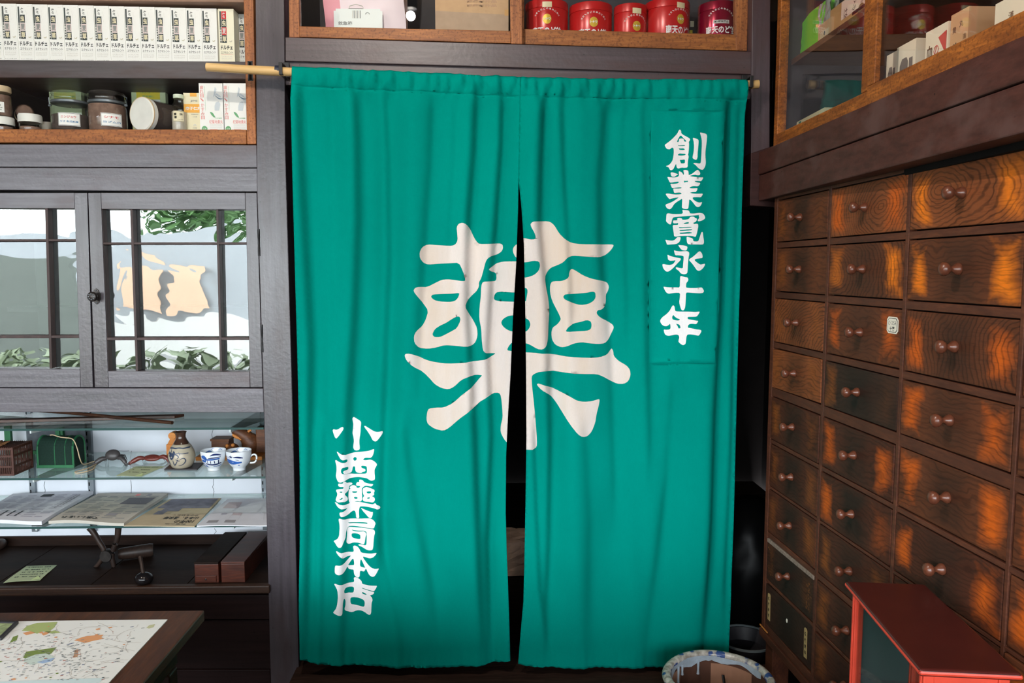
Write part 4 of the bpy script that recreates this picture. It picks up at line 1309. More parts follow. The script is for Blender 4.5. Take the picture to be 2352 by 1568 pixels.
mb.box((xl, YW - .012, zb_), (PY(617, 1355, YW).x + .006, YW + .012, zc + .001), NOSE)
mb.build('counter_nosing', oc, bevel=0.004)
for nm, ya, yb2, dy in (('front_rail', 1367, 1422, .004), ('front_panel', 1424, 1536, .010), ('front_panel', 1538, 1600, .006)):
    mb = MB()
    mb.slab([(-130, ya), (620, ya), (623, yb2), (-130, yb2)], YW + dy, .03, painted('dark_front_paint_%d' % ya, S(32, 20, 20), S(26, 16, 15), 'h', 0.5, 0.15))
    mb.build(nm, oc, bevel=0.0015)
mb = MB(); mb.box((xl, YW + .05, 0), (xr, YB, zc - .04), DARK); mb.build('carcass', oc)
for sx in (66, 201, 600):
    m = MB()
    a = PY(sx, 1100, YB - .012).x
    m.box((a, YB - .012, zc + .05), (a + .019, YB - .0005, PY(300, 925, YB).z), STEEL)
    zz = zc + .06
    while zz < PY(300, 930, YB).z:
        m.box((a + .003, YB - .0125, zz), (a + .0065, YB - .0115, zz + .012), SLOT)
        zz += .025
    m.build('slotted_standard', oc)
shelf_z = []
for fy, gname in ((986, 'glass_shelf'), (1099, 'glass_shelf'), (1210.5, 'glass_shelf')):
    z = PY(300, fy - 3.0, 2.275).z
    zlow = z - .0062
    shelf_z.append(z)
    m = MB()
    m.box((xl, 2.276, zlow), (xs_, YB - .02, z), SHELFGLASS)
    g = m.build(gname, oc)
    m = MB()
    m.box((xl, 2.2745, zlow), (xs_, 2.276, z), EDGEGLASS)
    m.build('front_edge', g)
    for bx0 in (66, 201, 600):
        m = MB()
        xa = PY(bx0, 1100, YB).x + .006
        xf = xa + (.0)
        pts = [Vector((xa, YB - .02, zlow - .0005)), Vector((xa, 2.30, zlow - .0005)), Vector((xa, 2.30, zlow - .014)), Vector((xa, 2.40, zlow - .022)), Vector((xa, YB - .02, zlow - .04))]
        m.prism(pts, (.005, 0, 0), plain('white_metal', S(196, 204, 206), 0.4, 0, 0.4))
        m.build('shelf_bracket', oc, bevel=.0008)
Z1, Z2, Z3 = (z + .0004 for z in shelf_z)

# ------------------------------------------------------------------ things on the glass shelves
def ribbon(m, path, wid, mat, fn):
    """a brush stroke: path of (a, b[, width factor]) mapped to the surface by fn(a, b)"""
    n = len(path)
    L_, R_ = [], []
    for i in range(n):
        a0, a1 = path[max(i - 1, 0)], path[min(i + 1, n - 1)]
        dx, dy = a1[0] - a0[0], a1[1] - a0[1]
        l = math.hypot(dx, dy) or 1
        w = wid * (path[i][2] if len(path[i]) > 2 else 1)
        L_.append(fn(path[i][0] - dy / l * w, path[i][1] + dx / l * w))
        R_.append(fn(path[i][0] + dy / l * w, path[i][1] - dx / l * w))
    for i in range(n - 1):
        m.add([L_[i], R_[i], R_[i + 1], L_[i + 1]], [(0, 1, 2, 3)], mat)


def smooth_path(p, k=2):
    for _ in range(k):
        q = [p[0]]
        for a, b in zip(p, p[1:]):
            q.append(tuple(x * .75 + y * .25 for x, y in zip(a, b)))
            q.append(tuple(x * .25 + y * .75 for x, y in zip(a, b)))
        q.append(p[-1])
        p = q
    return p


# long bars on the top glass shelf
for pa, pb, wd, lab in (((-60, 971), (404, 959), .014, 'flat dark wooden bar with a slanted end lying on the top glass shelf'),
                        ((-60, 942), (396, 975), .008, 'thin dark rod crossing over the flat bar on the top glass shelf')):
    a, b = PZ(*pa, Z1), PZ(*pb, Z1)
    d = (b - a).normalized()
    s = Vector((-d.y, d.x, 0))
    m = MB()
    h = .009 if wd > .01 else .006
    up = .0002 if wd > .01 else .0095
    pts = [a - s * wd, b - s * wd, b + s * wd + d * .022, a + s * wd]
    if wd > .01:
        m.prism([p + Vector((0, 0, up)) for p in pts], (0, 0, h), wood('scale_bar_wood', S(44, 28, 22), S(96, 58, 36), (4, 60, 60), .4, .5))
        o = m.build('wooden_bar', bevel=.001)
    else:
        m.tube([a + Vector((0, 0, up + .005)), a.lerp(b, .5) + Vector((0, 0, up + .005)), b + Vector((0, 0, .0058))], .0055, MATS['scale_bar_wood'], 12)
        o = m.build('wooden_rod', smooth=40)
    tag(o, lab, 'bar')

# insect cage
p = PZ(31, 1092, Z2)
cg = thing('insect_cage', 'reddish brown slatted insect cage at the left end of the middle glass shelf', 'cage', (p.x - .085, p.y + .05, Z2))
X0, X1, Y0, Y1, H = -.09, .085, -.048, .045, .086
m = MB()
for x in (X0, X1):
    for y in (Y0, Y1):
        m.box((x - .003, y - .003, 0), (x + .003, y + .003, H), CAGE)
for z in (0, .024, .056, H - .008):
    for y in (Y0, Y1):
        m.box((X0, y - .0025, z), (X1, y + .0025, z + .006), CAGE)
    for x in (X0, X1):
        m.box((x - .0025, Y0, z), (x + .0025, Y1, z + .006), CAGE)
m.build('frame', cg, local=True)
m = MB()
x = X0 + .007
while x < X1:
    for y in (Y0, Y1):
        m.box((x - .0009, y - .0009, 0), (x + .0009, y + .0009, H), CAGE)
    m.box((x - .0012, Y0, H - .003), (x + .0012, Y1, H - .001), CAGE)
    x += .0062
y = Y0 + .007
while y < Y1:
    m.box((X1 - .0009, y - .0009, 0), (X1 + .0009, y + .0009, H), CAGE)
    m.box((X0, y - .001, .003), (X1, y + .001, .005), CAGE)
    y += .0062
m.build('slats', cg, local=True)
m = MB()
for i in range(9):
    a = random.uniform(0, 3)
    c = Vector((random.uniform(.0, .06), random.uniform(-.03, .03), H + .003 + .002 * i / 4))
    d = Vector((math.cos(a), math.sin(a), random.uniform(-.1, .5))) * .022
    s = Vector((-math.sin(a), math.cos(a), .2)) * .009
    m.add([c - d, c + s, c + d, c - s, c + Vector((0, 0, .002))], [(0, 3, 4), (3, 2, 4), (2, 1, 4), (1, 0, 4)], plain('dry_leaf', S(110, 72, 40), .8))
lv = m.build('dry_leaves')
lv.location = cg.location
tag(lv, 'crumpled dry brown leaves on top of the slatted insect cage', 'leaves')

# green framed screen against the back
a, b = PY(10, 1000, 2.575), PY(150, 1000, 2.575)
sc_ = thing('green_screen', 'grey gauze screen with green wooden uprights leaning behind the insect boxes', 'screen', ((a.x + b.x) / 2, 2.58, Z2))
m = MB()
zt = PY(80, 975, 2.575).z
for q0, q1 in ((12, 26), (129, 139), (141, 146)):
    m.box((PY(q0, 1000, 2.575).x, 2.57, Z2), (PY(q1, 1000, 2.575).x, 2.582, zt), GREENWOOD)
m.box((PY(12, 1000, 2.575).x, 2.571, Z2), (PY(146, 1000, 2.575).x, 2.581, Z2 + .012), GREENWOOD)
m.build('frame', sc_)
m = MB(); m.box((PY(58, 1000, 2.575).x, 2.583, Z2), (PY(192, 1000, 2.575).x, 2.59, zt - .004), plain('grey_gauze', S(86, 92, 98), .8, 0, .2, .2, 90)); m.build('gauze_panel', sc_)

# green domed insect box
p = PZ(88, 1074, Z2)
q = PZ(168, 1074, Z2)
W = q.x - p.x
gb = thing('domed_insect_box', 'dark green gauze insect box with rounded top and pale cord', 'box', ((p.x + q.x) / 2, p.y + .035, Z2))
prof = [(-.035, 0), (-.035, .045)] + [(-.035 * math.cos(a), .058 + .036 * math.sin(a)) for a in [math.pi * i / 12 for i in range(13)]] + [(.035, .045), (.035, 0)]
m = MB()
for i in range(len(prof) - 1):
    (y0, z0), (y1, z1) = prof[i], prof[i + 1]
    m.add([(-W / 2, y0, z0), (W / 2, y0, z0), (W / 2, y1, z1), (-W / 2, y1, z1)], [(0, 1, 2, 3)], MESHG)
for sx in (-1, 1):
    m.add([(sx * W / 2, y, z) for y, z in prof], [tuple(range(len(prof)))], MESHG)
g = m.build('gauze', gb, local=True, smooth=40)
m = MB()
for x, r in ((-W / 2, .0032), (W / 2, .0032), (-.002, .0014), (.03, .0014)):
    m.tube([(x, y, z) for y, z in prof], r, GREENWOOD, 6)
m.box((-W / 2 - .003, -.039, 0), (W / 2 + .003, -.032, .009), GREENWOOD)
m.box((-W / 2 - .003, .030, 0), (W / 2 + .003, .037, .009), GREENWOOD)
m.build('frame', gb, local=True)
pts = [PY(115, 999, 2.40), PY(122, 998, 2.40), PY(135, 1003, 2.39), PY(150, 1005, 2.39), PY(163, 1006, 2.385), PY(170, 1010, 2.38), PY(178, 1030, 2.385), PY(182, 1048, 2.38),
       PY(186, 1060, 2.39), PZ(191, 1067, Z2 + .002), PZ(202, 1064, Z2 + .002), PZ(216, 1059, Z2 + .002), PZ(226, 1061, Z2 + .002), PZ(221, 1066, Z2 + .002), PZ(205, 1074, Z2 + .002), PZ(185, 1080, Z2 + .002), PZ(170, 1084, Z2 + .002),
       PZ(176, 1087, Z2 + .002), PZ(195, 1084, Z2 + .002), PZ(214, 1078, Z2 + .002), PZ(219, 1070, Z2 + .002)]
m = MB(); m.tube([Vector(x) for x in smooth_path([tuple(v) for v in pts])], .0017, CORD, 8); m.build('cord', gb, smooth=60)


# crabs
def crab(name, label, c, body, tilt, mat, claws, legs=True):
    t = thing(name, label, 'crab', c)
    m = MB()
    bl = MB()
    bl.ball((0, 0, 0), body, mat, 24, 14)
    R = Matrix.Rotation(tilt, 3, 'X')
    m.v = [R @ v + Vector((0, 0, body[1] * abs(math.sin(tilt)) + body[2] * .8)) for v in bl.v]
    m.f, m.mi, m.mats = bl.f, bl.mi, bl.mats
    zc_ = body[1] * abs(math.sin(tilt)) + body[2] * .5
    for sx in (-1, 1):
        m.ball((sx * body[0] * .35, -body[1] * .55, zc_ + .004), .0028, BLACK, 8, 6)
    m.build('shell', t, smooth=60, local=True)
    for path, r in claws:
        m = MB()
        m.tube([Vector(p) for p in smooth_path(path)], [r * f for f in _taper(len(smooth_path(path)))], mat, 10)
        e = Vector(path[-1])
        d = (e - Vector(path[-2])).normalized()
        s = Vector((-d.z, 0, d.x))
        m.tube([e - d * .004, e + d * .006 + s * .003, e + d * .014 + s * .0015], [r * .8, r * .55, r * .1], mat, 8)
        m.tube([e - d * .004, e + d * .006 - s * .003, e + d * .012 - s * .0015], [r * .7, r * .45, r * .1], mat, 8)
        m.build('claw', t, smooth=60, local=True)
    for sx in (-1, 1):
        for k in range(3):
            m = MB()
            m.tube([(sx * body[0] * .7, .004 + k * .006, zc_), (sx * body[0] * 1.15, .008 + k * .008, zc_ * .9), (sx * body[0] * 1.3, .010 + k * .01, .001)], [.0022, .0018, .0007], mat, 8)
            m.build('leg', t, smooth=60, local=True)
    return t


def _taper(n):
    return [.55 + .75 * math.sin(math.pi * (.12 + .7 * i / (n - 1))) for i in range(n)]


p = PZ(260, 1063, Z2)
crab('crab_figure', 'dark grey crab ornament with raised round shell on the middle glass shelf', p, (.0235, .018, .013), 1.1, CRAB,
     [([(-.018, -.004, .016), (-.030, -.010, .017), (-.040, -.016, .010), (-.046, -.018, .004)], .0062), ([(.018, -.004, .016), (.030, -.010, .020), (.041, -.014, .013), (.046, -.016, .004)], .0055)])
p = PZ(350, 1060, Z2)
crab('crab_figure', 'reddish crab ornament between the dark crab and the stoneware flask', p, (.0275, .014, .0085), .45, CRABR,
     [([(-.022, -.004, .012), (-.036, -.010, .016), (-.050, -.014, .008), (-.058, -.018, .0035)], .0058), ([(.022, .0, .014), (.036, -.002, .019), (.048, -.004, .014), (.053, -.006, .007)], .0052)])


def sheet(name, label, cat, quad, z, mat, thick=.0008, draw=None, group=None, curl=0.0, layers=1):
    """paper lying flat: quad of picture points front-left, front-right, back-right, back-left at height z"""
    q = [PZ(x, y, z) for x, y in quad]
    c = sum(q, Vector()) / 4
    m = MB()

    def fn(u, v, h=0.0):
        p = q[0].lerp(q[1], u).lerp(q[3].lerp(q[2], u), v)
        hh = curl * (math.sin(u * 5 + v * 2) + 1) * .5 * (1 - v) + curl * .6 * (math.sin(v * 6.0) + 1) * .3
        return p + Vector((0, 0, thick + hh + h)) - c
    n = 10
    vs = [fn(i / n, j / n) for j in range(n + 1) for i in range(n + 1)]
    vb = [fn(i / n, j / n) - Vector((0, 0, thick)) for j in range(n + 1) for i in range(n + 1)]
    k = n + 1
    m.add(vs, [(j * k + i, j * k + i + 1, (j + 1) * k + i + 1, (j + 1) * k + i) for j in range(n) for i in range(n)], mat)
    m.add(vb, [(j * k + i, (j + 1) * k + i, (j + 1) * k + i + 1, j * k + i + 1) for j in range(n) for i in range(n)], mat)
    ring = [i for i in range(k)] + [j * k + n for j in range(1, k)] + [n * k + i for i in reversed(range(n))] + [j * k for j in reversed(range(1, n))]
    ev = [vs[i] for i in ring] + [vb[i] for i in ring]
    N = len(ring)
    m.add(ev, [(N + i, N + (i + 1) % N, (i + 1) % N, i) for i in range(N)], mat)
    if draw:
        draw(m, fn)
    o = m.build(name, smooth=30)
    o.location = c
    return tag(o, label, cat, group)


def fq(m, fn, u0, v0, u1, v1, mat, h=.0003, n=3):
    vs = [fn(u0 + (u1 - u0) * i / n, v0 + (v1 - v0) * j / n, h) for j in range(n + 1) for i in range(n + 1)]
    k = n + 1
    m.add(vs, [(j * k + i, j * k + i + 1, (j + 1) * k + i + 1, (j + 1) * k + i) for j in range(n) for i in range(n)], mat)


def ft(m, fn, s, u, v, hv, wu, mat, flip=False, h=.0005):
    sg = -1 if flip else 1
    m.text(s, (0, 0, 0), EX, EZ, hv, mat, wu, .02, fn=lambda x, y: fn(u + sg * x, v + sg * y, h))


def note_draw(rows, seed):
    def d(m, fn):
        r = random.Random(seed)
        for i in range(rows):
            v = .88 - i * .8 / rows
            u = .14
            while u < .86:
                w = r.uniform(.02, .06)
                if r.random() < .8:
                    fq(m, fn, u, v, u + w, v + .045, INK, .0003, 1)
                u += w + .015
        m.poly([fn(.72, .03, .0006), fn(.98, .06, .0012), fn(.80, .30, .0008)], NOTE_L)
    return d


sheet('note_paper', 'green note with handwriting lying on the glass shelf before the red crab', 'note', [(266, 1094), (324, 1095), (378, 1071), (312, 1071)], Z2, NOTE, .0006, note_draw(3, 3), None, .002)
# flask on slate
slate = MB()
q = [PZ(x, y, Z2) for x, y in ((377, 1080), (453, 1080), (468, 1065), (396, 1065))]
slate.prism(q, (0, 0, .0045), SLATE)
tag(slate.build('slate_slab', bevel=.0008), 'black slate slab under the stoneware flask on the middle glass shelf', 'slab')
zv = Z2 + .0049
p = PZ(418.5, 1071.5, zv)
kpx = p.y / F
va = thing('sake_flask', 'grey stoneware flask with brown neck and blue brushwork on a black slab', 'flask', p)
VP = [(0, 0), (19, 0), (22, 2), (26.5, 10), (29.5, 22), (29.5, 28), (27, 39), (22, 49), (17.5, 55)]
VN = [(17.5, 55), (15.5, 59), (12.5, 64), (10.2, 70), (10.2, 75), (11.5, 80), (12.8, 82.5), (11.5, 83), (9.5, 80), (9, 70)]
m = MB(); m.lathe([(r * kpx, h * kpx) for r, h in VP], n=40, mat=STONEW); body = m.build('body', va, smooth=60, local=True)
m = MB(); m.lathe([(r * kpx, h * kpx) for r, h in VN], n=40, mat=BROWNGLAZE); m.build('neck', va, smooth=60, local=True)


def lathe_fn(prof, k, out=.0006):
    def fn(x, h):
        for (r0, h0), (r1, h1) in zip(prof, prof[1:]):
            if h0 <= h <= h1 and h1 > h0:
                r = r0 + (r1 - r0) * (h - h0) / (h1 - h0)
                break
        else:
            r = prof[-1][0]
        s = max(-.999, min(.999, x / r))
        a = math.asin(s)
        R_ = r * k + out
        return Vector((math.sin(a) * R_, -math.cos(a) * R_, h * k))
    return fn


fv = lathe_fn(VP, kpx)
m = MB()
for h, w in ((49, 1.4), (37.5, .9)):
    ribbon(m, [(x, h - .06 * abs(x) + .4 * math.sin(x * .4)) for x in range(-22, 23, 2)], w, INDIGO, fv)
for path, w in (([(-20, 40, 1), (-16, 36, 1.3), (-18, 30, .8)], 1.6), ([(-14, 46, .5), (-14, 36, 1), (-18, 29, .6)], 1.3), ([(-9, 42, .5), (-6, 38, 1.5), (-10, 33, 2), (-13, 28, 2.4), (-9, 25, 1.6)], 2.2),
                ([(-4, 36, 1), (2, 33, 1), (5, 29, .7), (1, 26, .3)], 1.4), ([(-26, 26, .5), (-22, 18, 1.2), (-16, 10, .5)], 1.4), ([(-27, 18, .4), (-23, 12, .8), (-18, 8, .4)], .8),
                ([(-9, 22, .6), (-8, 14, .9), (-6, 9, 1.2), (-1, 16, .8), (3, 24, .5)], 1.1), ([(-3, 24, .4), (3, 22, 1), (6, 19, .5)], 1.0),
                ([(6, 22, .4), (12, 27, .8), (17, 25, 1), (18, 19, 1), (13, 12, .9), (6, 9, .7), (2, 9, .3)], 1.0), ([(4, 40, .4), (6, 36, 1), (7, 33, .4)], .8)):
    ribbon(m, smooth_path(path), w, INDIGO, fv)
m.build('brushwork', va, local=True)

# porcelain cups
CP = [(0, 0), (14, 0), (14.5, 6), (15, 7), (21, 14), (25.5, 24), (28, 38), (28.6, 47)]
CI = [(28.6, 47), (27.2, 46.5), (24, 26), (18, 14), (0, 12)]


def cup(name, label, cx_, base, strokes, handle, group):
    p = PZ(cx_, base, Z2 + .0003)
    k = p.y / F * .985
    t = thing(name, label, 'cup', p, group)
    wob = lambda a, i: 1 + (.018 * math.sin(a * 7) if i >= 6 else .008 * math.sin(a * 7) if i == 5 else 0)
    m = MB(); m.lathe([(r * k, h * k) for r, h in CP], n=56, mat=PORC, wob=wob, cap=False)
    m.lathe([(r * k, h * k) for r, h in CI], n=56, mat=PORC, wob=lambda a, i: 1 + (.018 * math.sin(a * 7) if i < 2 else 0), cap=False)
    m.build('bowl', t, smooth=60, local=True)
    f = lathe_fn(CP, k, .0009)
    m = MB()
    for path, w, mt in strokes:
        ribbon(m, smooth_path(path), w, mt, f)
    # brushwork inside the far wall
    for path, w in (([(-14, 43, .5), (-10, 45, 1), (-6, 43, .5)], 1.0), ([(3, 42, .5), (8, 44, 1), (13, 42, .5)], 1.0), ([(16, 38, .6), (21, 41, 1.6), (25, 40, .6)], 1.6), ([(-24, 37, .6), (-18, 40, 1.8), (-12, 38, .6)], 1.6)):
        def fi(x, h):
            r = 24 + (27 - 24) * (h - 26) / 20.5
            a = math.asin(max(-.98, min(.98, x / r)))
            return Vector((math.sin(a) * (r * k - .0008), math.cos(a) * (r * k - .0008), h * k))
        ribbon(m, smooth_path(path), w * .7, COBALT, fi)
    m.build('cobalt_painting', t, local=True)
    if handle:
        m = MB()
        m.tube([Vector(v) * k for v in smooth_path([(24, 4, 30), (33, 6, 36), (39, 7, 32), (39, 7, 22), (34, 6, 15), (24, 4, 15)])], 2.1 * k, PORC, 10)
        m.build('handle', t, smooth=60, local=True)
    return t


B_, D_ = COBALT, COBALT_D
cup('porcelain_cup', 'blue and white porcelain cup painted with a house, beside the flask', 491.5, 1078,
    [([(-20, 34, .6), (-15, 36, 1.3), (-10, 33, 1.2), (-7, 28, .6)], 3.6, B_), ([(-19, 27, .6), (-14, 26, 1), (-8, 25, .5)], 3.2, B_), ([(2, 39, .3), (9, 42, 1.2), (16, 42, 1.2), (23, 39, .4)], 1.8, D_),
     ([(-3, 33, .5), (6, 34, 1), (14, 34, 1), (22, 35, .6)], 1.2, D_), ([(-6, 30, .8), (5, 30, 1), (20, 31, .8)], 2.0, B_), ([(-4, 29, .6), (-5, 22, .8)], .9, D_), ([(2, 27, 1), (2, 20, 1)], .8, D_), ([(10, 27, 1), (10, 20, 1)], .8, D_), ([(18, 28, 1), (17, 20, 1)], .8, D_),
     ([(-9, 20, .6), (2, 17, 1), (12, 17, 1), (21, 20, .6)], 1.8, D_), ([(-17, 13, .5), (-12, 17, 1), (-6, 13, .8)], .9, B_), ([(-15, 10, .5), (-10, 14, 1), (-4, 10, .8)], .9, B_), ([(-20, 19, .5), (-16, 21, 1), (-12, 18, .5)], 1.0, B_), ([(6, 13, .8), (14, 12, 1), (20, 15, .5)], .9, B_)], False, 'blue and white porcelain cups')
cup('porcelain_cup', 'blue and white porcelain cup with a ring handle and painted landscape', 550, 1078,
    [([(-24, 30, .5), (-18, 27, 1.2), (-8, 24, 1.4), (3, 22, 1), (13, 23, .5)], 3.0, B_), ([(-23, 24, .5), (-14, 21, 1.2), (-4, 20, 1), (4, 21, .5)], 2.4, B_), ([(-15, 37, .4), (-10, 36, 1.2), (-6, 37, .4)], 1.5, D_), ([(-10, 40, .4), (-10, 36, 1), (-9, 33, .4)], 1.0, D_),
     ([(-5, 35, .4), (3, 36, 1.3), (10, 35, 1.4), (16, 33, .5)], 1.6, D_), ([(-22, 36, .4), (-18, 35, 1), (-14, 32, .4)], .7, B_), ([(0, 30, .4), (5, 29, 1), (8, 27, .4)], .6, D_), ([(4, 16, .6), (6, 16, 1.3), (8, 15, .5)], 1.0, B_)], True, 'blue and white porcelain cups')

# wooden carvings behind the cups
p0, p1 = PZ(449, 1058, Z2), PZ(609, 1058, Z2)
m = MB()
m.box((p0.x, p0.y, Z2 + .0003), (p1.x - .012, YB - .03, Z2 + .013), CUTWOOD)
tag(m.build('wooden_board', bevel=.001), 'long pale orange board under the wooden carvings behind the cups', 'board')
zb = Z2 + .0136
Yb = p0.y + .03
sx = lambda px: PY(px, 1040, Yb).x
sz = lambda py: PY(500, py, Yb).z
t = thing('hinged_wooden_box', 'low dark wooden box with a ridged lid behind the first cup', 'box', (sx(520), Yb, zb))
m = MB(); m.box((sx(486), Yb, zb), (sx(526), Yb + .05, sz(1013)), CARVED); m.build('body', t, bevel=.0012)
m = MB(); m.box((sx(484), Yb - .003, sz(1013)), (sx(528), Yb + .053, sz(1008)), CARVED); m.build('lid', t, bevel=.0015)
t = thing('carved_toad', 'small brown carved wooden toad sitting behind the two cups', 'carving', (sx(536), Yb - .012, zb))
m = MB()
cx_, r = sx(536), (sx(552) - sx(519)) / 2
m.ball((cx_, Yb - .012, zb + r * .85), (r, r * .9, r * .88), CARVED, 20, 14)
m.ball((cx_ - r * .45, Yb - .012 - r * .55, zb + r * 1.45), r * .26, CUTWOOD, 10, 8)
m.ball((cx_ + r * .35, Yb - .012 - r * .55, zb + r * 1.55), r * .26, CUTWOOD, 10, 8)
m.build('body', t, smooth=70)
m = MB(); m.tube([(cx_ - r * .1, Yb - .014 - r * .84, zb + r * .8), (cx_ + r * .4, Yb - .014 - r * .8, zb + r * 1.0), (cx_ + r * .75, Yb - .014 - r * .55, zb + r * 1.2)], [r * .1, r * .16, r * .06], CUTWOOD, 8); m.build('mouth', t, smooth=60)
t = thing('carved_gourd', 'large dark carved wooden shape with a cut orange edge behind the handled cup', 'carving', (sx(566), Yb + .035, zb))
m = MB()
m.ball((sx(569), Yb + .035, sz(1024)), ((sx(590) - sx(548)) / 2, .026, (sz(1003) - zb) * .62), CARVED, 24, 16)
m.tube([(sx(532), Yb + .02, sz(990)), (sx(545), Yb + .024, sz(996)), (sx(558), Yb + .03, sz(1006)), (sx(568), Yb + .035, sz(1020))], [.012, .017, .022, .028], CARVED, 16)
m.build('body', t, smooth=70)
m = MB(); m.tube([(sx(533), Yb + .009, sz(999)), (sx(540), Yb + .010, sz(1004)), (sx(552), Yb + .013, sz(1012))], [.003, .006, .002], CUTWOOD, 8)
m.tube([(sx(570), Yb + .004, sz(992)), (sx(577), Yb + .006, sz(988))], [.004, .004], CUTWOOD, 8); m.build('cut_edge', t, smooth=60)
m = MB()
m.box((sx(584), Yb + .02, zb), (sx(620), Yb + .06, sz(985)), CARVED)
tag(m.build('wooden_block', bevel=.003), 'grained brown wooden block standing at the right end of the board', 'block')
t = thing('wooden_figure', 'orange wooden figure standing half hidden behind the stoneware flask', 'carving', (PY(398, 1040, 2.5).x, 2.5, Z2))
fx = lambda px: PY(px, 1040, 2.5).x
fz = lambda py: PY(500, py, 2.5).z
m = MB()
m.box((fx(385), 2.49, Z2 + .0003), (fx(425), 2.52, fz(1018)), CUTWOOD)
m.prism([(fx(388), 2.488, fz(1018)), (fx(424), 2.488, fz(1018)), (fx(418), 2.488, fz(1000)), (fx(398), 2.488, fz(1000))], (0, .03, 0), CUTWOOD)
m.build('body', t, bevel=.002)
m = MB(); m.lathe([(.012, 0), (.012, .03), (.007, .03), (.007, .004)], (fx(401), 2.484, fz(998)), (0, 1, 0), 16, CUTWOOD); m.build('head', t, smooth=40)

# papers on the lowest glass shelf
G_PAP = 'papers lying on the lowest glass shelf'


def print_draw(seed, rows, dark, photo=None, flip=None):
    def d(m, fn):
        r = random.Random(seed)
        for i in range(rows):
            v = .12 + i * .8 / rows
            for c in range(5):
                if r.random() < .85:
                    fq(m, fn, .06 + c * .185, v, .06 + c * .185 + r.uniform(.1, .165), v + .35 / rows, dark, .0004, 2)
        if photo:
            for u0, v0, u1, v1, mt in photo:
                fq(m, fn, u0, v0, u1, v1, mt, .0007, 3)
        if flip:
            for s, u, v, hv, wu, mt in flip:
                ft(m, fn, s, u, v, hv, wu, mt, True, .0009)
    return d


PH = plain('photo_grey_ink', S(96, 94, 100), .7)
PHL = plain('photo_light_ink', S(150, 148, 152), .7)
PHB = plain('faded_blue_print', S(128, 128, 140), .8, 0, .2, .25, 30)
PALEPINK = plain('faint_pink_print', S(196, 184, 190), .8)
INKV = plain('pale_violet_ink', S(176, 176, 190), .8)
sheet('printed_sheet', 'white printed sheets in a stack at the left end of the lowest glass shelf', 'paper', [(-70, 1206), (96, 1206), (216, 1134), (30, 1141)], Z3, PAPERW, .011,
      print_draw(1, 15, INKV, [(.42, .83, .56, .92, INK), (.32, .12, .34, .30, INK), (.42, .12, .44, .30, INK), (.52, .12, .54, .30, INK), (.90, .5, .915, .86, INKG), (.86, .4, .87, .86, INKG)]), G_PAP, .006)
sheet('newspaper', 'grey folded newspaper with a dark photo on the lowest glass shelf', 'newspaper', [(112, 1207), (285, 1209), (386, 1139), (226, 1139)], Z3, NEWS, .009,
      print_draw(2, 16, INKG, [(.55, .60, .92, .84, PH), (.70, .62, .82, .70, NEWS), (.58, .90, .64, .97, REDP), (.74, .9, .8, .97, PHL), (.62, .2, .75, .27, PHL)], [('で楽しい憩れ', .35, .09, .07, .5, INK)]), G_PAP, .008)
sheet('newspaper', 'yellowed old newspaper with large headline between grey paper and white sheet', 'newspaper', [(284, 1209), (447, 1210), (508, 1145), (390, 1147)], Z3, NEWS_Y, .002,
      print_draw(5, 1, NEWS_Y, [(.06, .62, .96, .98, PHB), (.20, .5, .5, .62, PHB), (.16, .38, .32, .52, PHB)], [('100年の', .78, .14, .10, .28, INKB), ('山ある、温泉郷', .68, .26, .09, .52, INK), ('歴史を訪ねて', .7, .36, .035, .4, INK), ('創業の地', .7, .06, .03, .3, INK)]), G_PAP, .001)
sheet('printed_sheet', 'white paper with faint show-through print against the post, lowest glass shelf', 'paper', [(452, 1211), (613, 1209), (617, 1146), (522, 1148)], Z3, PAPERW, .003,
      print_draw(8, 1, PAPERW, [(.12, .62, .42, .86, PALEPINK), (.40, .34, .55, .44, PALEPINK), (.10, .08, .26, .16, PHL), (.36, .08, .52, .17, PHL), (.2, .36, .3, .42, INKV)]), G_PAP, .003)

# ------------------------------------------------------------------ things on the counter
ZC = zc + .0005
sheet('note_paper', 'pale green note with handwritten lines on the dark counter at left', 'note', [(8, 1340), (92, 1333), (131, 1298), (61, 1300)], ZC, NOTE, .0008, note_draw(5, 9), None, .003)
for fx0, fx1, ft_, lab, lid in ((448, 503, 1291, 'long dark reddish wooden box with a small inset end panel on the counter', True), (509, 563, 1290, 'long reddish wooden box nearest the post on the dark counter', False)):
    Yf = 2.275
    a, b = PY(fx0, 1342, Yf), PY(fx1, 1342, Yf)
    h = PY(fx0, ft_, Yf).z - ZC
    t = thing('wooden_box', lab, 'box', ((a.x + b.x) / 2, Yf + .14, ZC), 'long wooden boxes on the counter')
    m = MB(); m.box((a.x, Yf, ZC), (b.x, Yf + .27, ZC + h * .9), BOXWOOD); m.build('body', t, bevel=.0012)
    m = MB(); m.box((a.x - .0005, Yf - .0008, ZC + h * .9), (b.x + .0005, Yf + .2708, ZC + h), DARKWOOD if lid else BOXWOOD); m.build('lid', t, bevel=.001)
    if lid:
        m = MB(); m.box((a.x + .004, Yf - .003, ZC + .004), (b.x - .007, Yf, ZC + h * .36), BOXWOOD); m.build('end_panel', t, bevel=.0008)
        m = MB(); m.ball(((a.x + b.x) / 2 - .002, Yf - .0035, ZC + h * .19), (.003, .001, .003), IRON, 8, 6); m.build('nail', t)
HORN = wood('worn_handle_wood', S(34, 25, 22), S(62, 46, 38), (30, 30, 8), .45, .3)
c = PZ(243, 1300, ZC)
t = thing('twin_handled_tool', 'dark old tool with two curved upright handles on the counter', 'tool', c)
g = lambda px, py, dy=0.0: PY(px, py, c.y + dy)
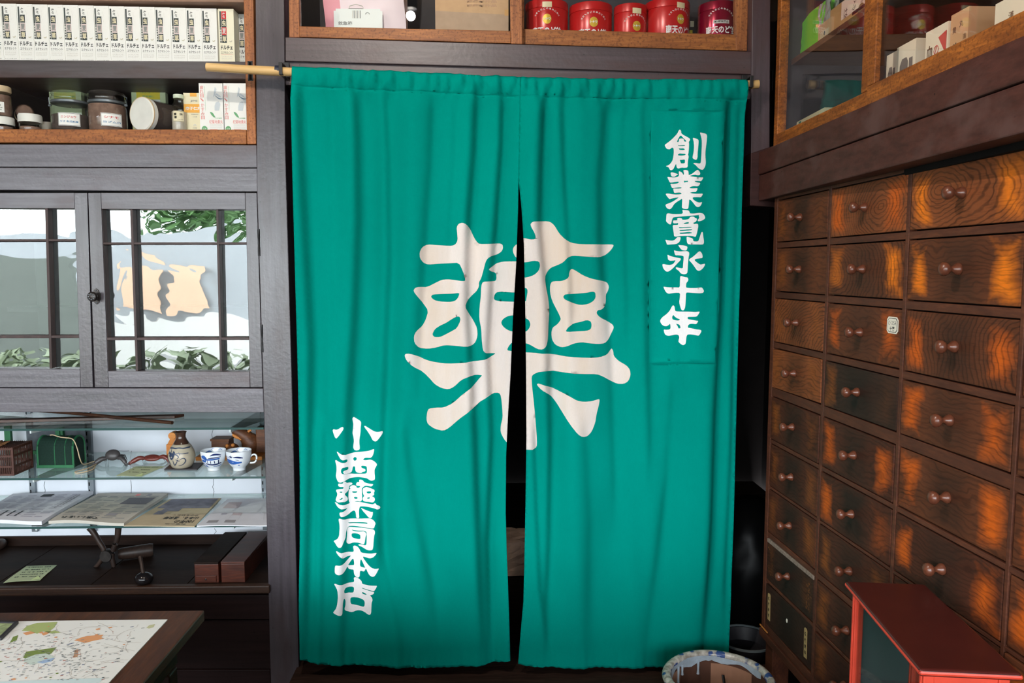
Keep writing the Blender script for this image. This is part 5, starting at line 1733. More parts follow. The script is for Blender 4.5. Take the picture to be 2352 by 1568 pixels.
for path in ([(205, 1211), (215, 1222), (228, 1245), (240, 1262), (238, 1280), (222, 1300), (206, 1318)], [(272, 1212), (270, 1235), (262, 1258), (256, 1275), (262, 1300), (262, 1318)]):
    m = MB()
    pts = [tuple(g(x, y)) for x, y in path]
    sp = smooth_path(pts)
    m.tube([Vector(q) for q in sp], [.010 - .004 * i / (len(sp) - 1) for i in range(len(sp))], HORN, 12)
    m.build('handle', t, smooth=60)
m = MB(); m.lathe([(0, -.012), (.018, -.012), (.021, 0), (.018, .012), (0, .012)], g(246, 1275), (0, 1, 0), 20, IRON); m.build('pivot', t, smooth=50)
c = PZ(320, 1290, ZC)
t = thing('wooden_mallet', 'dark wooden cylinder lying behind the black knob on the counter', 'tool', c)
m = MB()
a, b = PZ(272, 1272, ZC + .022), PZ(352, 1262, ZC + .022)
m.tube([a, a.lerp(b, .1), a.lerp(b, .9), b], [.016, .019, .022, .020], HORN, 18)
m.build('head', t, smooth=50)
c = PZ(330, 1340, ZC)
t = thing('knobbed_stick', 'black glossy knob with a thin stem lying on the counter', 'tool', c)
m = MB(); m.lathe([(0, 0), (.014, .001), (.024, .008), (.027, .017), (.022, .028), (.010, .034), (0, .035)], (c.x, c.y, ZC), (0.1, 0, 1), 24, plain('black_lacquer', S(24, 22, 24), .15, 0, .6)); m.build('knob', t, smooth=60)
m = MB(); m.tube([Vector((c.x, c.y, ZC + .03)), PY(326, 1300, c.y + .01), PY(322, 1278, c.y + .03)], [.006, .005, .006], HORN, 10); m.build('stem', t, smooth=50)
t = thing('dark_lump', 'small dark object at the left edge of the counter', 'object', PZ(-2, 1262, ZC))
m = MB(); m.ball(Vector(t.location) + Vector((0, 0, .018)), (.022, .03, .018), HORN, 16, 10); m.build('body', t, smooth=60)

# ------------------------------------------------------------------ table with the map
zt = 1.5 - (1418 - 620) / F * 1.85
xt = PZ(455, 1418, zt).x
tb = thing('map_table', 'dark wooden table in the near left corner carrying a map', 'table', (xt - .5, 1.5, 0))
m = MB()
m.box((-1.75, .95, zt - .028), (xt, 1.85, zt), TABLEWOOD)
m.build('table_top', tb, bevel=.004)
m = MB(); m.box((-1.70, 1.0, zt - .11), (xt - .05, 1.80, zt - .028), TABLEWOOD); m.build('apron', tb, bevel=.002)
for x in (-1.66, xt - .09):
    for y in (1.02, 1.74):
        m = MB(); m.box((x, y, 0), (x + .045, y + .045, zt - .11), TABLEWOOD); m.build('leg', tb, bevel=.003)
mx1, my1 = PZ(385, 1424, zt).x, PZ(300, 1425, zt).y
mx0, my0 = -1.62, 1.2
MW, MH = mx1 - mx0, my1 - my0
m = MB()
m.box((mx0, my0, zt + .0002), (mx1, my1, zt + .0022), plain('map_paper', S(236, 236, 232), .5, 0, .4, .02, 8))


def mp(px, py, h=.0026):
    return PZ(px, py, zt + h)


def mpoly(pts, mt, h=.0026):
    m.poly([mp(x, y, h) for x, y in pts], mt)


MG = plain('map_green', S(170, 184, 118), .6)
MG2 = plain('map_dark_green', S(122, 142, 74), .6)
MO = plain('map_orange', S(222, 158, 110), .6)
MBL = plain('map_blue', S(160, 184, 216), .6)
MGY = plain('map_road_grey', S(206, 202, 196), .6)
MR = plain('map_red_brown', S(184, 112, 92), .6)
mpoly([(50, 1448), (62, 1437), (85, 1430), (132, 1428), (125, 1440), (113, 1450), (125, 1447), (140, 1452), (120, 1455), (98, 1449), (85, 1455), (70, 1449)], MG)
mpoly([(22, 1476), (30, 1462), (42, 1458), (38, 1470)], MG2)
mpoly([(53, 1510), (60, 1496), (90, 1492), (130, 1486), (118, 1500), (95, 1510), (75, 1518), (60, 1512)], MG2)
mpoly([(55, 1513), (80, 1503), (105, 1500), (126, 1508), (100, 1520), (70, 1526), (55, 1520)], plain('map_pale_blue_green', S(200, 214, 206), .6), .0028)
mpoly([(85, 1520), (105, 1514), (126, 1510), (118, 1518), (98, 1523)], MBL, .003)
mpoly([(170, 1470), (185, 1464), (200, 1460), (238, 1457), (232, 1463), (240, 1466), (215, 1471), (196, 1476), (180, 1472)], MO)
mpoly([(336, 1441), (343, 1435), (356, 1433), (352, 1440), (342, 1443)], plain('map_olive', S(200, 200, 160), .6))
mpoly([(52, 1453), (70, 1449), (82, 1453), (60, 1458)], MO)
mpoly([(95, 1455), (105, 1450), (118, 1449), (110, 1455), (100, 1459)], MO)
mpoly([(172, 1492), (180, 1490), (178, 1508), (168, 1510)], plain('map_brown', S(190, 150, 120), .6))
mpoly([(-40, 1566), (240, 1556), (228, 1567), (150, 1580), (-40, 1585)], plain('map_sea', S(206, 224, 226), .6))
rr = random.Random(4)


def mline(pts, w, mt, h=.0024):
    for a, b in zip(pts, pts[1:]):
        pa, pb = mp(*a, h), mp(*b, h)
        d = (pb - pa)
        if d.length < 1e-5:
            continue
        d.normalize()
        s = Vector((-d.y, d.x, 0)) * w
        m.poly([pa - s, pb - s, pb + s, pa + s], mt)


for i in range(46):
    y = rr.uniform(1430, 1562)
    xm = 370 - (y - 1428) * .86
    x = rr.uniform(-10, xm - 30)
    a = rr.uniform(0, 6.28)
    pts = [(x, y)]
    for k in range(rr.randint(3, 7)):
        a += rr.uniform(-.6, .6)
        nx, ny = pts[-1][0] + math.cos(a) * rr.uniform(8, 26), pts[-1][1] + math.sin(a) * 6
        if not (1428 < ny < 1566 and -30 < nx < 372 - (ny - 1428) * .86):
            break
        pts.append((nx, ny))
    mline(pts, .0007, MGY)
for i in range(420):
    y = rr.gauss(1510, 34)
    xm = 366 - (y - 1428) * .87
    x = rr.uniform(-20, xm - 14)
    if rr.random() < .45:
        x = rr.gauss(130, 50)
    if not (1430 < y < 1562 and x < xm - 14):
        continue
    w = rr.uniform(2, 9)
    mline([(x, y), (x + w, y - .12 * w)], rr.uniform(.0005, .0012), rr.choice([INKG, INKG, INK, INKG, MR, INKG, plain('map_navy', S(88, 96, 140), .6), INKG]), .0031)
for i in range(14):
    y = rr.uniform(1435, 1560)
    x = rr.uniform(-10, 350 - (y - 1428) * .87)
    s = rr.uniform(1.5, 5)
    mpoly([(x, y), (x + s * 2, y - s * .5), (x + s * 2.4, y + s * .3), (x + s * .6, y + s * .5)], rr.choice([MO, MR, MG2, MO]), .003)
mline([(20, 1567), (250, 1556)], .0008, INKG)
o = m.build('area_map')
tag(o, 'white printed area map with green and orange patches lying on the table', 'map')
q = [PZ(x, y, zt + .0035) for x, y in ((-70, 1470), (3, 1470), (43, 1431), (-40, 1429))]
t = thing('framed_photo', 'corner of a dark framed photo lying on the map at the left edge', 'picture', (q[0] + q[2]) / 2)
m = MB()
cc = sum(q, Vector()) / 4
inn = [cc + (p - cc) * .82 for p in q]
for i in range(4):
    j = (i + 1) % 4
    m.prism([q[i], q[j], inn[j], inn[i]], (0, 0, .006), SLATE)
m.build('frame', t)
m = MB(); m.prism(inn, (0, 0, .003), plain('garden_photo', S(150, 164, 120), .3, 0, .5, .5, 60)); m.build('print', t)

# ------------------------------------------------------------------ showcase over the doorway
ov = thing('lintel_showcase', 'brown framed showcase with two sliding glass doors above the green curtain', 'showcase', PY(1190, 100, YW))
YO = YW + .006
for (fr, rl, gl, yo) in (
        (([(663, -40), (686, -40), (688, 86), (664, 86)], [(1171, -40), (1199, -40), (1200, 101), (1173, 100)]), [(687, 60), (1173, 70.5), (1173, 99.5), (687, 85)], [(684, -40), (1175, -40), (1175, 74), (684, 64)], YO),
        (([(1192, -40), (1204, -40), (1204, 101), (1192, 101)], [(1689, -40), (1720, -40), (1716, 117), (1690, 116)]), [(1203, 66), (1691, 79), (1691, 116), (1203, 101)], [(1200, -40), (1694, -40), (1694, 84), (1200, 70)], YO + .03)):
    m = MB()
    for f in fr:
        m.slab(f, yo, .024, BROWN_V)
    m.slab(rl, yo + .0008, .0232, BROWN)
    d = m.build('sliding_door', ov, bevel=.0018)
    m = MB(); m.slab(gl, yo + .012, .003, SHOWGLASS); m.build('glass_pane', d)
zo = PY(1400, 96, 2.36).z
x0, x1 = PY(655, 60, YW).x, PY(1730, 60, YW).x
ztop = 2.62
m = MB()
m.box((x0, YW + .07, zo - .02), (x1, 2.72, zo), INNER_W)
m.box((x0, 2.72, zo - .02), (x1, 2.74, ztop), INNER)
m.box((x0 - .012, YW + .06, zo - .02), (x0, 2.74, ztop), INNER)
m.box((x1, YW + .06, zo - .02), (x1 + .012, 2.74, ztop), INNER)
m.box((x0 - .012, YW + .06, ztop), (x1 + .012, 2.74, ztop + .02), INNER)
xm = PY(1187, 50, 2.4).x
m.box((xm - .008, 2.36, zo), (xm + .008, 2.72, ztop), INNER)
m.build('case', ov)

# wrapped package with printed first aid case
a, b = PY(745, 62, 2.42), PY(930, 62, 2.42)
zbp = zo + .0006
m = MB()
hh = .30
n = 14
W = b.x - a.x
rr = random.Random(2)
fv_, bv_ = [], []
for j in range(n + 1):
    for i in range(n + 1):
        u, v = i / n, j / n
        bul = .016 * math.sin(math.pi * u) ** .5 * math.sin(math.pi * min(1, v * 1.2 + .1)) + rr.uniform(-.0015, .0015)
        fv_.append(Vector((a.x + W * u + .004 * math.sin(v * 9), 2.42 - bul, zbp + hh * v)))
        bv_.append(Vector((a.x + W * u, 2.50 + bul * .5, zbp + hh * v)))
k = n + 1
PINKW = plain('pale_pink_wrap', S(238, 222, 228), .5, 0, .4, .03, 20)
PINKS = plain('pink_panel', S(232, 160, 172), .5, 0, .4)
m.add(fv_, [(j * k + i, j * k + i + 1, (j + 1) * k + i + 1, (j + 1) * k + i) for j in range(n) for i in range(n) if not (i < 3 and j != 7 and i + j * .35 < 4.4)], PINKW)
m.add(fv_, [(j * k + i, j * k + i + 1, (j + 1) * k + i + 1, (j + 1) * k + i) for j in range(n) for i in range(n) if (i < 3 and j != 7 and i + j * .35 < 4.4)], PINKS)
m.add(bv_, [(j * k + i, (j + 1) * k + i, (j + 1) * k + i + 1, j * k + i + 1) for j in range(n) for i in range(n)], PINKW)
for rng in ([j * k for j in range(k)], [j * k + n for j in range(k)], list(range(k)), [n * k + i for i in range(k)]):
    e = [fv_[i] for i in rng] + [bv_[i] for i in rng]
    N = len(rng)
    m.add(e, [(i, i + 1, N + i + 1, N + i) for i in range(N - 1)], PINKW)
pk = m.build('wrapped_package', smooth=50)
tag(pk, 'white and pink wrapped package printed with a white case, above the curtain', 'package')
m = MB()
xa, xb = PY(769, 40, 2.4).x, PY(880, 40, 2.4).x
zt_ = PY(800, 24, 2.4).z
CW = plain('printed_white', S(236, 242, 240), .5)
PYf = 2.402
m.box((xa, PYf - .0006, zbp), (xb, PYf, zt_ - .006), CW)
m.box((xa + .006, PYf - .0006, zt_ - .006), (xb - .006, PYf, zt_), CW)
cxx = (PY(802, 20, 2.4).x + PY(838, 20, 2.4).x) / 2
m.tube([(cxx - .022, PYf, zt_ - .001), (cxx - .019, PYf - .001, zt_ + .008), (cxx, PYf - .001, zt_ + .013), (cxx + .019, PYf - .001, zt_ + .008), (cxx + .022, PYf, zt_ - .001)], .0012, INKL, 6)
m.box((cxx - .023, PYf - .001, zt_ - .001), (cxx + .020, PYf - .0005, zt_ + .0015), INKG)
for i in range(6):
    x = cxx - .012 + i * .0045
    m.box((x, PYf - .001, PY(820, 46, 2.4).z), (x + .0026, PYf - .0007, PY(820, 28, 2.4).z), INKG if i % 2 else INKL)
c3 = PY(846, 37, 2.4)
m.tube([c3 + Vector((math.cos(t_) * .006, .001 - .0005, math.sin(t_) * .005)) for t_ in [math.pi * i / 8 for i in range(9)]], .0008, INKG, 6)
m.text('救急箱', (PY(795, 58, 2.4).x, PYf - .0012, PY(795, 57, 2.4).z), EX, EZ, .011, INKG, .042, .02)
m.v = [v - Vector((0, .0165, 0)) for v in m.v]
m.build('printed_case', pk)

# cardboard box
a, b = PY(1000, 66, 2.40), PY(1168, 70, 2.40)
t = thing('cardboard_box', 'tan cardboard box with grey lower half left of the red tins', 'box', ((a.x + b.x) / 2, 2.5, zo + .0006))
zm = PY(1080, 30, 2.40).z
hz = zo + .26
m = MB()
m.prism([(a.x, 2.4, zo + .0006), (b.x, 2.4, zo + .0006), (b.x, 2.4, zm - .004), (a.x, 2.4, zm + .006)], (0, .2, 0), KRAFT_G)
m.prism([(a.x, 2.4, zm + .006), (b.x, 2.4, zm - .004), (b.x, 2.4, hz), (a.x, 2.4, hz)], (0, .2, 0), KRAFT)
m.build('carton', t)
m = MB(); m.box((b.x - .012, 2.3994, PY(1160, 36, 2.4).z), (b.x, 2.3998, PY(1160, 22, 2.4).z), plain('packing_tape', S(206, 158, 96), .3)); m.build('tape', t)
m = MB()
for i in range(4):
    m.text('医薬部外品', (a.x + .14, 2.3992, zm + .022 + i * .012), EX, EZ, .008, plain('faint_brown_print', S(190, 154, 124), .8), .09, .03)
m.build('print', t)
m = MB()
m.lathe([(0, 0), (.006, .001), (.004, .006), (0, .007)], (0, 0, 0), (0, -1, 0), 12, plain('polished_metal', S(230, 230, 225), .1, 1.0))

# red throat sweet tins
G_TIN = 'red round tins above the curtain'


def tin(px0, px1, pyt, Y, label, mat, lid=True, rot=0.0, big=True, ztx=60.0, arcy=30.0, goldy=45.0, badge=False, seal=True):
    a, b = PY(px0, 60, Y), PY(px1, 60, Y)
    R = (b.x - a.x) / 2
    z0 = zo + .0006
    H = PY((px0 + px1) / 2, pyt, Y - R).z - z0
    t = thing('candy_tin', label, 'tin', ((a.x + b.x) / 2, Y, z0), G_TIN)
    m = MB(); m.lathe([(R * .98, 0), (R, .003), (R, H - .028), (R * .985, H - .024)], n=48, mat=mat); m.build('body', t, smooth=40, local=True)
    m = MB(); m.lathe([(R * .985, H - .024), (R * 1.012, H - .023), (R * 1.012, H - .003), (R, H), (0, H - .001)], n=48, mat=mat); m.build('lid', t, smooth=40, local=True)
    m = MB()
    a0 = -math.pi / 2 + rot
    zz = lambda py: PY((px0 + px1) / 2, py, Y - R).z - z0

    def fn(x, z, out=.0006):
        an = a0 + x / R
        return Vector((math.cos(an) * (R + out), math.sin(an) * (R + out), z))
    sc = (2 * R) / .122
    m.text('南天のど飴', (0, 0, 0), EX, EZ, .024 * sc, WHITEINK, .092, .03, fn=lambda x, y: fn(x, zz(ztx) + y))
    s = 'せき、のどのあれに効く'
    for i, ch in enumerate(s):
        th = math.pi * (.86 - .72 * i / (len(s) - 1))
        cxp, czp = math.cos(th) * .040, math.sin(th) * .030
        m.text(ch, (0, 0, 0), EX, EZ, .0055, WHITEINK, .006, .015,
               fn=lambda x, y, th=th, cxp=cxp, czp=czp: fn(cxp + x * math.sin(th) + y * math.cos(th), zz(arcy) - .024 + czp - x * math.cos(th) * .8 + y * math.sin(th)))
    if badge:
        for x0_, x1_ in ((-.024, .024),):
            vs = [fn(x0_ + (x1_ - x0_) * i / 8, zz(goldy) + dz, .0005) for dz in (-.005, .005) for i in range(9)]
            m.add(vs, [(i, i + 1, i + 10, i + 9) for i in range(8)], INKL)
        m.text('第3類医薬品', (0, 0, 0), EX, EZ, .006, INK, .042, .02, fn=lambda x, y: fn(x, zz(goldy) + y, .0009))
    else:
        vs = [fn(0, zz(goldy), .0005)] + [fn(math.cos(q) * .013, zz(goldy) + math.sin(q) * .0145, .0005) for q in [2 * math.pi * i / 24 for i in range(24)]]
        m.add(vs, [(0, 1 + i, 1 + (i + 1) % 24) for i in range(24)], GOLD)
        m.text('トキワ', (0, 0, 0), EX, EZ, .008, WHITEINK, .02, .03, fn=lambda x, y: fn(x, zz(goldy) + y, .0011))
    m.build('lettering', t, local=True)
    if seal:
        m = MB()
        vs = [fn(.0 + (-.014 + .028 * i / 4), zz(arcy - 14) + dz, .0012) for dz in (-.008, .008) for i in range(5)]
        m.add(vs, [(i, i + 1, i + 6, i + 5) for i in range(4)], plain('pale_gold_sticker', S(226, 212, 170), .4))
        m.build('sticker', t, local=True)


tin(1207, 1304, -4, 2.42, 'red round tin standing leftmost of the tins against the middle frame', TIN, rot=-.05, ztx=70, arcy=24, goldy=43)
tin(1308, 1405, 2, 2.42, 'red round tin with a wide lid, second from the middle frame', TIN, rot=.02, ztx=74, arcy=32, goldy=50, seal=False)
tin(1410, 1484, 6, 2.40, 'small red tin, lowest and narrowest of the bright red tins', TIN, rot=.25, ztx=86, arcy=38, goldy=59)
tin(1481, 1582, -6, 2.42, 'large red tin with shifted lettering between the small tin and the crimson one', TIN, rot=.42, ztx=67, arcy=24, goldy=42)
tin(1604, 1690, 0, 2.40, 'crimson metallic tin with a white badge beside the right frame', TIN_D, rot=-.06, ztx=67, arcy=24, goldy=49, badge=True, seal=False)
m = MB()
a = PY(1592, 60, 2.50)
m.box((a.x - .02, 2.49, zo), (a.x + .028, 2.53, zo + .13), SLATE)
m.box((a.x - .016, 2.4893, zo + .045), (a.x - .004, 2.49, zo + .075), YELLOW)
m.box((a.x - .012, 2.4893, zo + .085), (a.x + .0, 2.49, zo + .103), CREAM)
tag(m.build('dark_packet', bevel=.001), 'dark packet with yellow strip in the gap beside the crimson tin', 'packet')

# ------------------------------------------------------------------ right: upper wall cabinet
rc = thing('wall_cabinet', 'brown framed wall cabinet with sliding glass doors at the upper right', 'cabinet', (XR + .1, 1.6, PX(1772, 354, XB).z))
YE = YW - .012
YNEAR = .35


def zx(px, py, X):
    return PX(px, py, X).z


zb0, zb1, zb2 = zx(2040, 218, XB), zx(2040, 296.5, XB), zx(2040, 384, XB)
m = MB()
m.box((XB, YNEAR, zb1 + .0008), (XR + .35, YE, zb0), PAINT_DX); m.build('base_beam', rc, bevel=.003)
m = MB(); m.box((XB + .003, YNEAR, zb2), (XR + .35, YE, zb1 - .0008), PAINT_DX); m.build('base_beam', rc, bevel=.003)
m = MB(); m.box((XB + .05, YNEAR, zb2 - .012), (XR + .35, YE - .02, zb2), DARK); m.build('underside', rc)
# far sliding door
XF = XR
Ymid0, Ymid1 = PX(1982, 120, XF).y, PX(2012, 120, XF).y
zr0 = zx(1880, 262, XF)
zr1 = zx(1880, 286, XF)
Yl = PX(1788, 200, XF).y
m = MB()
m.box((XF, Yl, zb0 + .001), (XF + .026, YE - .002, 2.75), BROWN_W)
m.box((XF, Ymid1 + .01, zb0 + .001), (XF + .0255, Yl + .001, zr0), BROWN_W)
m.box((XF - .001, Ymid0 - .03, zr0), (XF + .024, Ymid0, 2.75), BROWN_W)
zt5 = zx(1786, 8, XF)
m.box((XF, Ymid0, zt5), (XF + .0255, Yl, zt5 + .06), BROWN_W)
d = m.build('sliding_door', rc, bevel=.002)
m = MB(); m.box((XF + .010, Ymid1 + .01, zr0 - .004), (XF + .013, Yl + .002, zt5 + .004), SHOWGLASS); m.build('glass_pane', d)
m = MB()
fp = PX(1771, 185, XF - .0006)
m.box((fp.x, fp.y - .006, fp.z - .03), (fp.x + .004, fp.y + .002, fp.z + .03), SLOT)
m.build('finger_pull', d)
# near sliding door
XN = XR - .028
zq0 = zx(2176, 109, XN)
zq1 = zx(2176, 160, XN)
Ym = PX(1993, 150, XN).y
m = MB()
m.box((XN, YNEAR, zb0 + .0005), (XN + .024, Ym, zq0), BROWN_W)
m.box((XN, Ym - .03, zq0), (XN + .013, Ym - .001, 2.75), BROWN_W)
d = m.build('sliding_door', rc, bevel=.002)
m = MB(); m.box((XN + .010, YNEAR, zq0 - .004), (XN + .012, Ym - .028, 2.75), SHOWGLASS); m.build('glass_pane', d)
# inside
zfl = zb0 + .012
m = MB()
m.box((XR + .03, YNEAR, zb0), (XR + .37, YE, zfl), INNER_W)
m.box((XR + .37, YNEAR, zb0), (XR + .385, YE, 2.78), INNER_W)
m.box((XR + .03, YE - .012, zfl), (XR + .37, YE, 2.78), INNER)
m.box((XR, YNEAR, 2.76), (XR + .385, YE, 2.79), INNER_W)
m.build('case', rc)
XS = XR + .041
zs5 = zx(1895, 82.5, XS)
m = MB(); m.box((XS, Ymid1 - .3, zs5 - .016), (XR + .37, YE - .012, zs5), painted('inner_shelf_paint', S(96, 66, 52), S(80, 56, 48), 'h', .5)); m.build('inner_shelf', rc, bevel=.001)


def rbox(name, label, cat, px0, px1, X, py_top, z, d, mat, draw=None, group=None, pyref=None):
    """box standing against the glass plane X; px0..px1 the picture span of its front (far, near)"""
    ya = PX(px0, 60, X).y
    yb = PX(px1, 60, X).y
    h = PX(px1, py_top, X).z - z
    m = MB()
    W = ya - yb
    m.box((0, -W / 2, 0), (d, W / 2, h), mat)
    if draw:
        draw(m, W, h)
    o = m.build(name)
    o.location = (X, (ya + yb) / 2, z)
    return tag(o, label, cat, group)


UY = Vector((0, -1, 0))


def RT(m, s, y, z, hh, ww, mt, bold=.01):
    m.text(s, (-.0008, y, z), UY, EZ, hh, mt, ww, bold)


def RR(m, y0, y1, z0, z1, mt, o=.0005):
    m.quad((-o, y0, z0), (0, y1 - y0, 0), (0, 0, z1 - z0), mt)


GREENBAG = plain('bright_green_bag', S(112, 204, 60), .5, 0, .4, .04, 14)
rr = random.Random(5)
X = XR + .056
ya, yb = PX(1824, 100, X).y, PX(1887, 100, X).y
zt6 = PX(1850, 30, X).z
t = thing('green_tea_bag', 'bright green bag standing on the upper shelf behind glass', 'bag', (X + .03, (ya + yb) / 2, zs5 + .0005))
m = MB()
n = 8
pr_ = []
for j in range(n + 1):
    v = j / n
    row = []
    for i in range(n + 1):
        u = i / n
        y = ya + (yb - ya) * u
        top = zs5 + (zt6 - zs5) * (1 - .16 * max(0, (.35 - u) / .35))
        bul = .014 * math.sin(math.pi * u) * (1 - v * .8) + rr.uniform(-.0012, .0012)
        row.append((y, zs5 + .0006 + (top - zs5) * v, bul))
    pr_.append(row)
vs = [Vector((X + .015 - b_, y, z)) for row in pr_ for y, z, b_ in row]
vb = [Vector((X + .045 + b_ * .5 - .012 * (k_ // (n + 1)) / n, y, z)) for k_, (y, z, b_) in enumerate(q for row in pr_ for q in row)]
k = n + 1
m.add(vs, [(j * k + i, j * k + i + 1, (j + 1) * k + i + 1, (j + 1) * k + i) for j in range(n) for i in range(n)], GREENBAG)
m.add(vb, [(j * k + i, (j + 1) * k + i, (j + 1) * k + i + 1, j * k + i + 1) for j in range(n) for i in range(n)], GREENBAG)
for rng in ([j * k for j in range(k)], [j * k + n for j in range(k)], list(range(k)), [n * k + i for i in range(k)]):
    e = [vs[i] for i in rng] + [vb[i] for i in rng]
    N = len(rng)
    m.add(e, [(i, i + 1, N + i + 1, N + i) for i in range(N - 1)], GREENBAG)
m.build('bag', t, smooth=60)


def crumple(name, label, px0, px1, pyt, X, z, mat, seed, parts=None):
    r = random.Random(seed)
    ya, yb = PX(px0, 60, X).y, PX(px1, 60, X).y
    h = PX((px0 + px1) / 2, pyt, X).z - z
    m = MB()
    n = 7
    A, B = [], []
    for j in range(n + 1):
        for i in range(n + 1):
            u, v = i / n, j / n
            y = ya + (yb - ya) * u
            A.append(Vector((X + r.uniform(-.005, .005), y, z + .0006 + h * v)))
            B.append(Vector((X + .02 + r.uniform(-.005, .005), y, z + .0006 + h * v)))
    k = n + 1
    m.add(A, [(j * k + i, j * k + i + 1, (j + 1) * k + i + 1, (j + 1) * k + i) for j in range(n) for i in range(n)], mat)
    m.add(B, [(j * k + i, (j + 1) * k + i, (j + 1) * k + i + 1, j * k + i + 1) for j in range(n) for i in range(n)], mat)
    o = m.build(name)
    return tag(o, label, 'bag')


FOIL = plain('crinkled_clear_film', S(190, 194, 190), .2, .4, .6)
crumple('plastic_bag', 'crinkled clear plastic bag at the far side of the green bag', 1808, 1827, 52, X + .01, zs5, PLASTIC, 3)
crumple('plastic_bag', 'crinkled clear plastic bag between the green bag and the labelled paper bag', 1882, 1908, 4, X + .012, zs5, FOIL, 4)


def kinako(m, W, h):
    RR(m, W * .35, -W * .35, h * .1, h * .5, plain('dotted_label', S(206, 188, 156), .7))
    m.ball((-.0006, 0, h * .33), (.0003, .004, .006), INK, 8, 6)


rbox('small_paper_bag', 'small tan packet with a dark spot leaning by the green bag', 'packet', 1880, 1910, X - .006, 38, zs5 + .0006, .012, KRAFT, kinako)


def habu(m, W, h):
    RR(m, W * .18, -W * .5, h * .30, h * .98, plain('pale_pink_label', S(238, 206, 190), .7))
    for s, y, z in (('は', .06, .47), ('ぶ', -.16, .53), ('茶', -.36, .60)):
        RT(m, s, W * y, h * z, .022, .02, INKB, .0)
    RR(m, -W * .12, -W * .48, h * .19, h * .31, INKB, .0012)
    RT(m, 'お徳用', -W * .30, h * .25, .009, .03, CREAM, .02)
    vs = [Vector((-.0009, -W * .34 + math.cos(q) * .017, h * .16 + math.sin(q) * .017)) for q in [2 * math.pi * i / 20 for i in range(20)]]
    m.add(vs, [tuple(range(20))], plain('olive_sticker', S(122, 104, 70), .6))


rbox('tea_bag', 'tan paper bag with a pink handwritten label on the upper shelf', 'bag', 1906, 1992, X, -40, zs5 + .0006, .06, plain('tan_paper_bag', S(190, 146, 100), .7, 0, .2, .05, 20), habu)
# small carton on the cabinet floor
Xc = XR + .05


def ivory(m, W, h):
    m.poly([(-.0005, W * .05, h * .9), (-.0005, -W * .12, h * .95), (-.0005, W * .02, h * .35)], plain('teal_ink', S(60, 120, 110), .7))


ya, yb = PX(1824, 280, Xc).y, PX(1893, 262, Xc).y
m = MB()
hh = PX(1893, 247, Xc).z - zfl
m.prism([(Xc, ya, zfl + .0006), (Xc, yb, zfl + .0006), (Xc, yb, zfl + hh), (Xc, ya - .02, zfl + hh * .95)], (.06, 0, 0), plain('ivory_carton', S(214, 204, 170), .6))
m.poly([(Xc - .0006, ya - .035, zfl + hh * .9), (Xc - .0006, ya - .052, zfl + hh * .93), (Xc - .0006, ya - .040, zfl + hh * .35)], plain('teal_ink', S(60, 120, 110), .7))
tag(m.build('ivory_carton'), 'low ivory carton lying on the cabinet floor behind the far glass door', 'box')
# row of boxes behind the near door
Xd = XR + .035
BOXG = plain('box_print_grey', S(112, 98, 90), .7)
WARMW = plain('warm_white_card', S(240, 224, 200), .6)
RED2 = plain('red_print', S(206, 74, 70), .6)
BR = plain('brown_brush_ink', S(110, 74, 52), .7)


def arch(m, W, h):
    pts = [(-.0006, W * .30, h * .0), (-.0006, -W * .12, h * .0), (-.0006, -W * .12, h * .66), (-.0006, -W * .05, h * .74), (-.0006, W * .18, h * .74), (-.0006, W * .30, h * .62)]
    m.poly(pts, BOXG)
    RR(m, -W * .18, -W * .36, 0, h * .70, BOXG)


def blood(m, W, h):
    RT(m, '血', W * .28, h * .62, .024, .021, BR, .01)
    RT(m, 'の', -W * .02, h * .60, .018, .016, RED2, .0)
    RT(m, '一', W * .28, h * .34, .004, .02, BR, .02)
    RT(m, '道', -W * .02, h * .33, .02, .017, plain('faint_pink_ink', S(226, 176, 150), .7), .0)
    m.poly([(-.0008, -W * .1, h * .80), (-.0008, -W * .46, h * .86), (-.0008, -W * .46, h * .45)], RED2)


def cow(m, W, h):
    RT(m, '牛', W * .14, h * .42, .026, .024, INK, .02)
    RT(m, '黄', W * .26, h * .74, .012, .011, BR, .0)
    RT(m, '丸', -W * .12, h * .80, .012, .011, INK, .0)
    m.vtext('清心丸', (-.0009, -W * .33, h * .62), UY, EZ, .011, BR)


def calli(m, W, h):
    m.vtext('漢方薬', (-.0009, W * .2, h * .74), UY, EZ, .014, BR)
    RT(m, '茶', -W * .15, h * .38, .03, .03, BR)


G_RB = 'boxes behind the near glass door of the wall cabinet'
rbox('arch_print_box', 'small pale box with grey arch print, farthest behind the near glass door', 'box', 2040, 2064, Xd + .01, 114, zfl + .0006, .05, WARMW, arch, G_RB)
rbox('arch_print_box', 'larger pale box with grey arch print beside the 血 box', 'box', 2063, 2106, Xd, 86, zfl + .0006, .05, WARMW, arch, G_RB)
rbox('brush_lettered_box', 'white box lettered 血 with a red corner and torn wrapping', 'box', 2128, 2178, Xd - .004, 48, zfl + .0006, .05, WARMW, blood, G_RB)
rbox('tan_box', 'tan box lettered 牛 standing behind the near glass door', 'box', 2184, 2224, Xd, 15, zfl + .0006, .10, plain('tan_box_card', S(206, 160, 118), .65), cow, G_RB)
rbox('white_box', 'white box with brush lettering nearest the picture corner at top right', 'box', 2284, 2420, Xd, -60, zfl + .0006, .06, WARMW, calli, G_RB)


# ------------------------------------------------------------------ medicine chest
P0 = PY(1783, 459, 2.15)
dv = ray(1040, 620)
dv.z = 0
U = -dv.normalized()
NRM = U.cross(EZ)
TH = math.atan2(U.y, U.x)


def CU(px, py):
    h = PP(px, py, P0, NRM)
    return (h - P0).dot(U), h.z


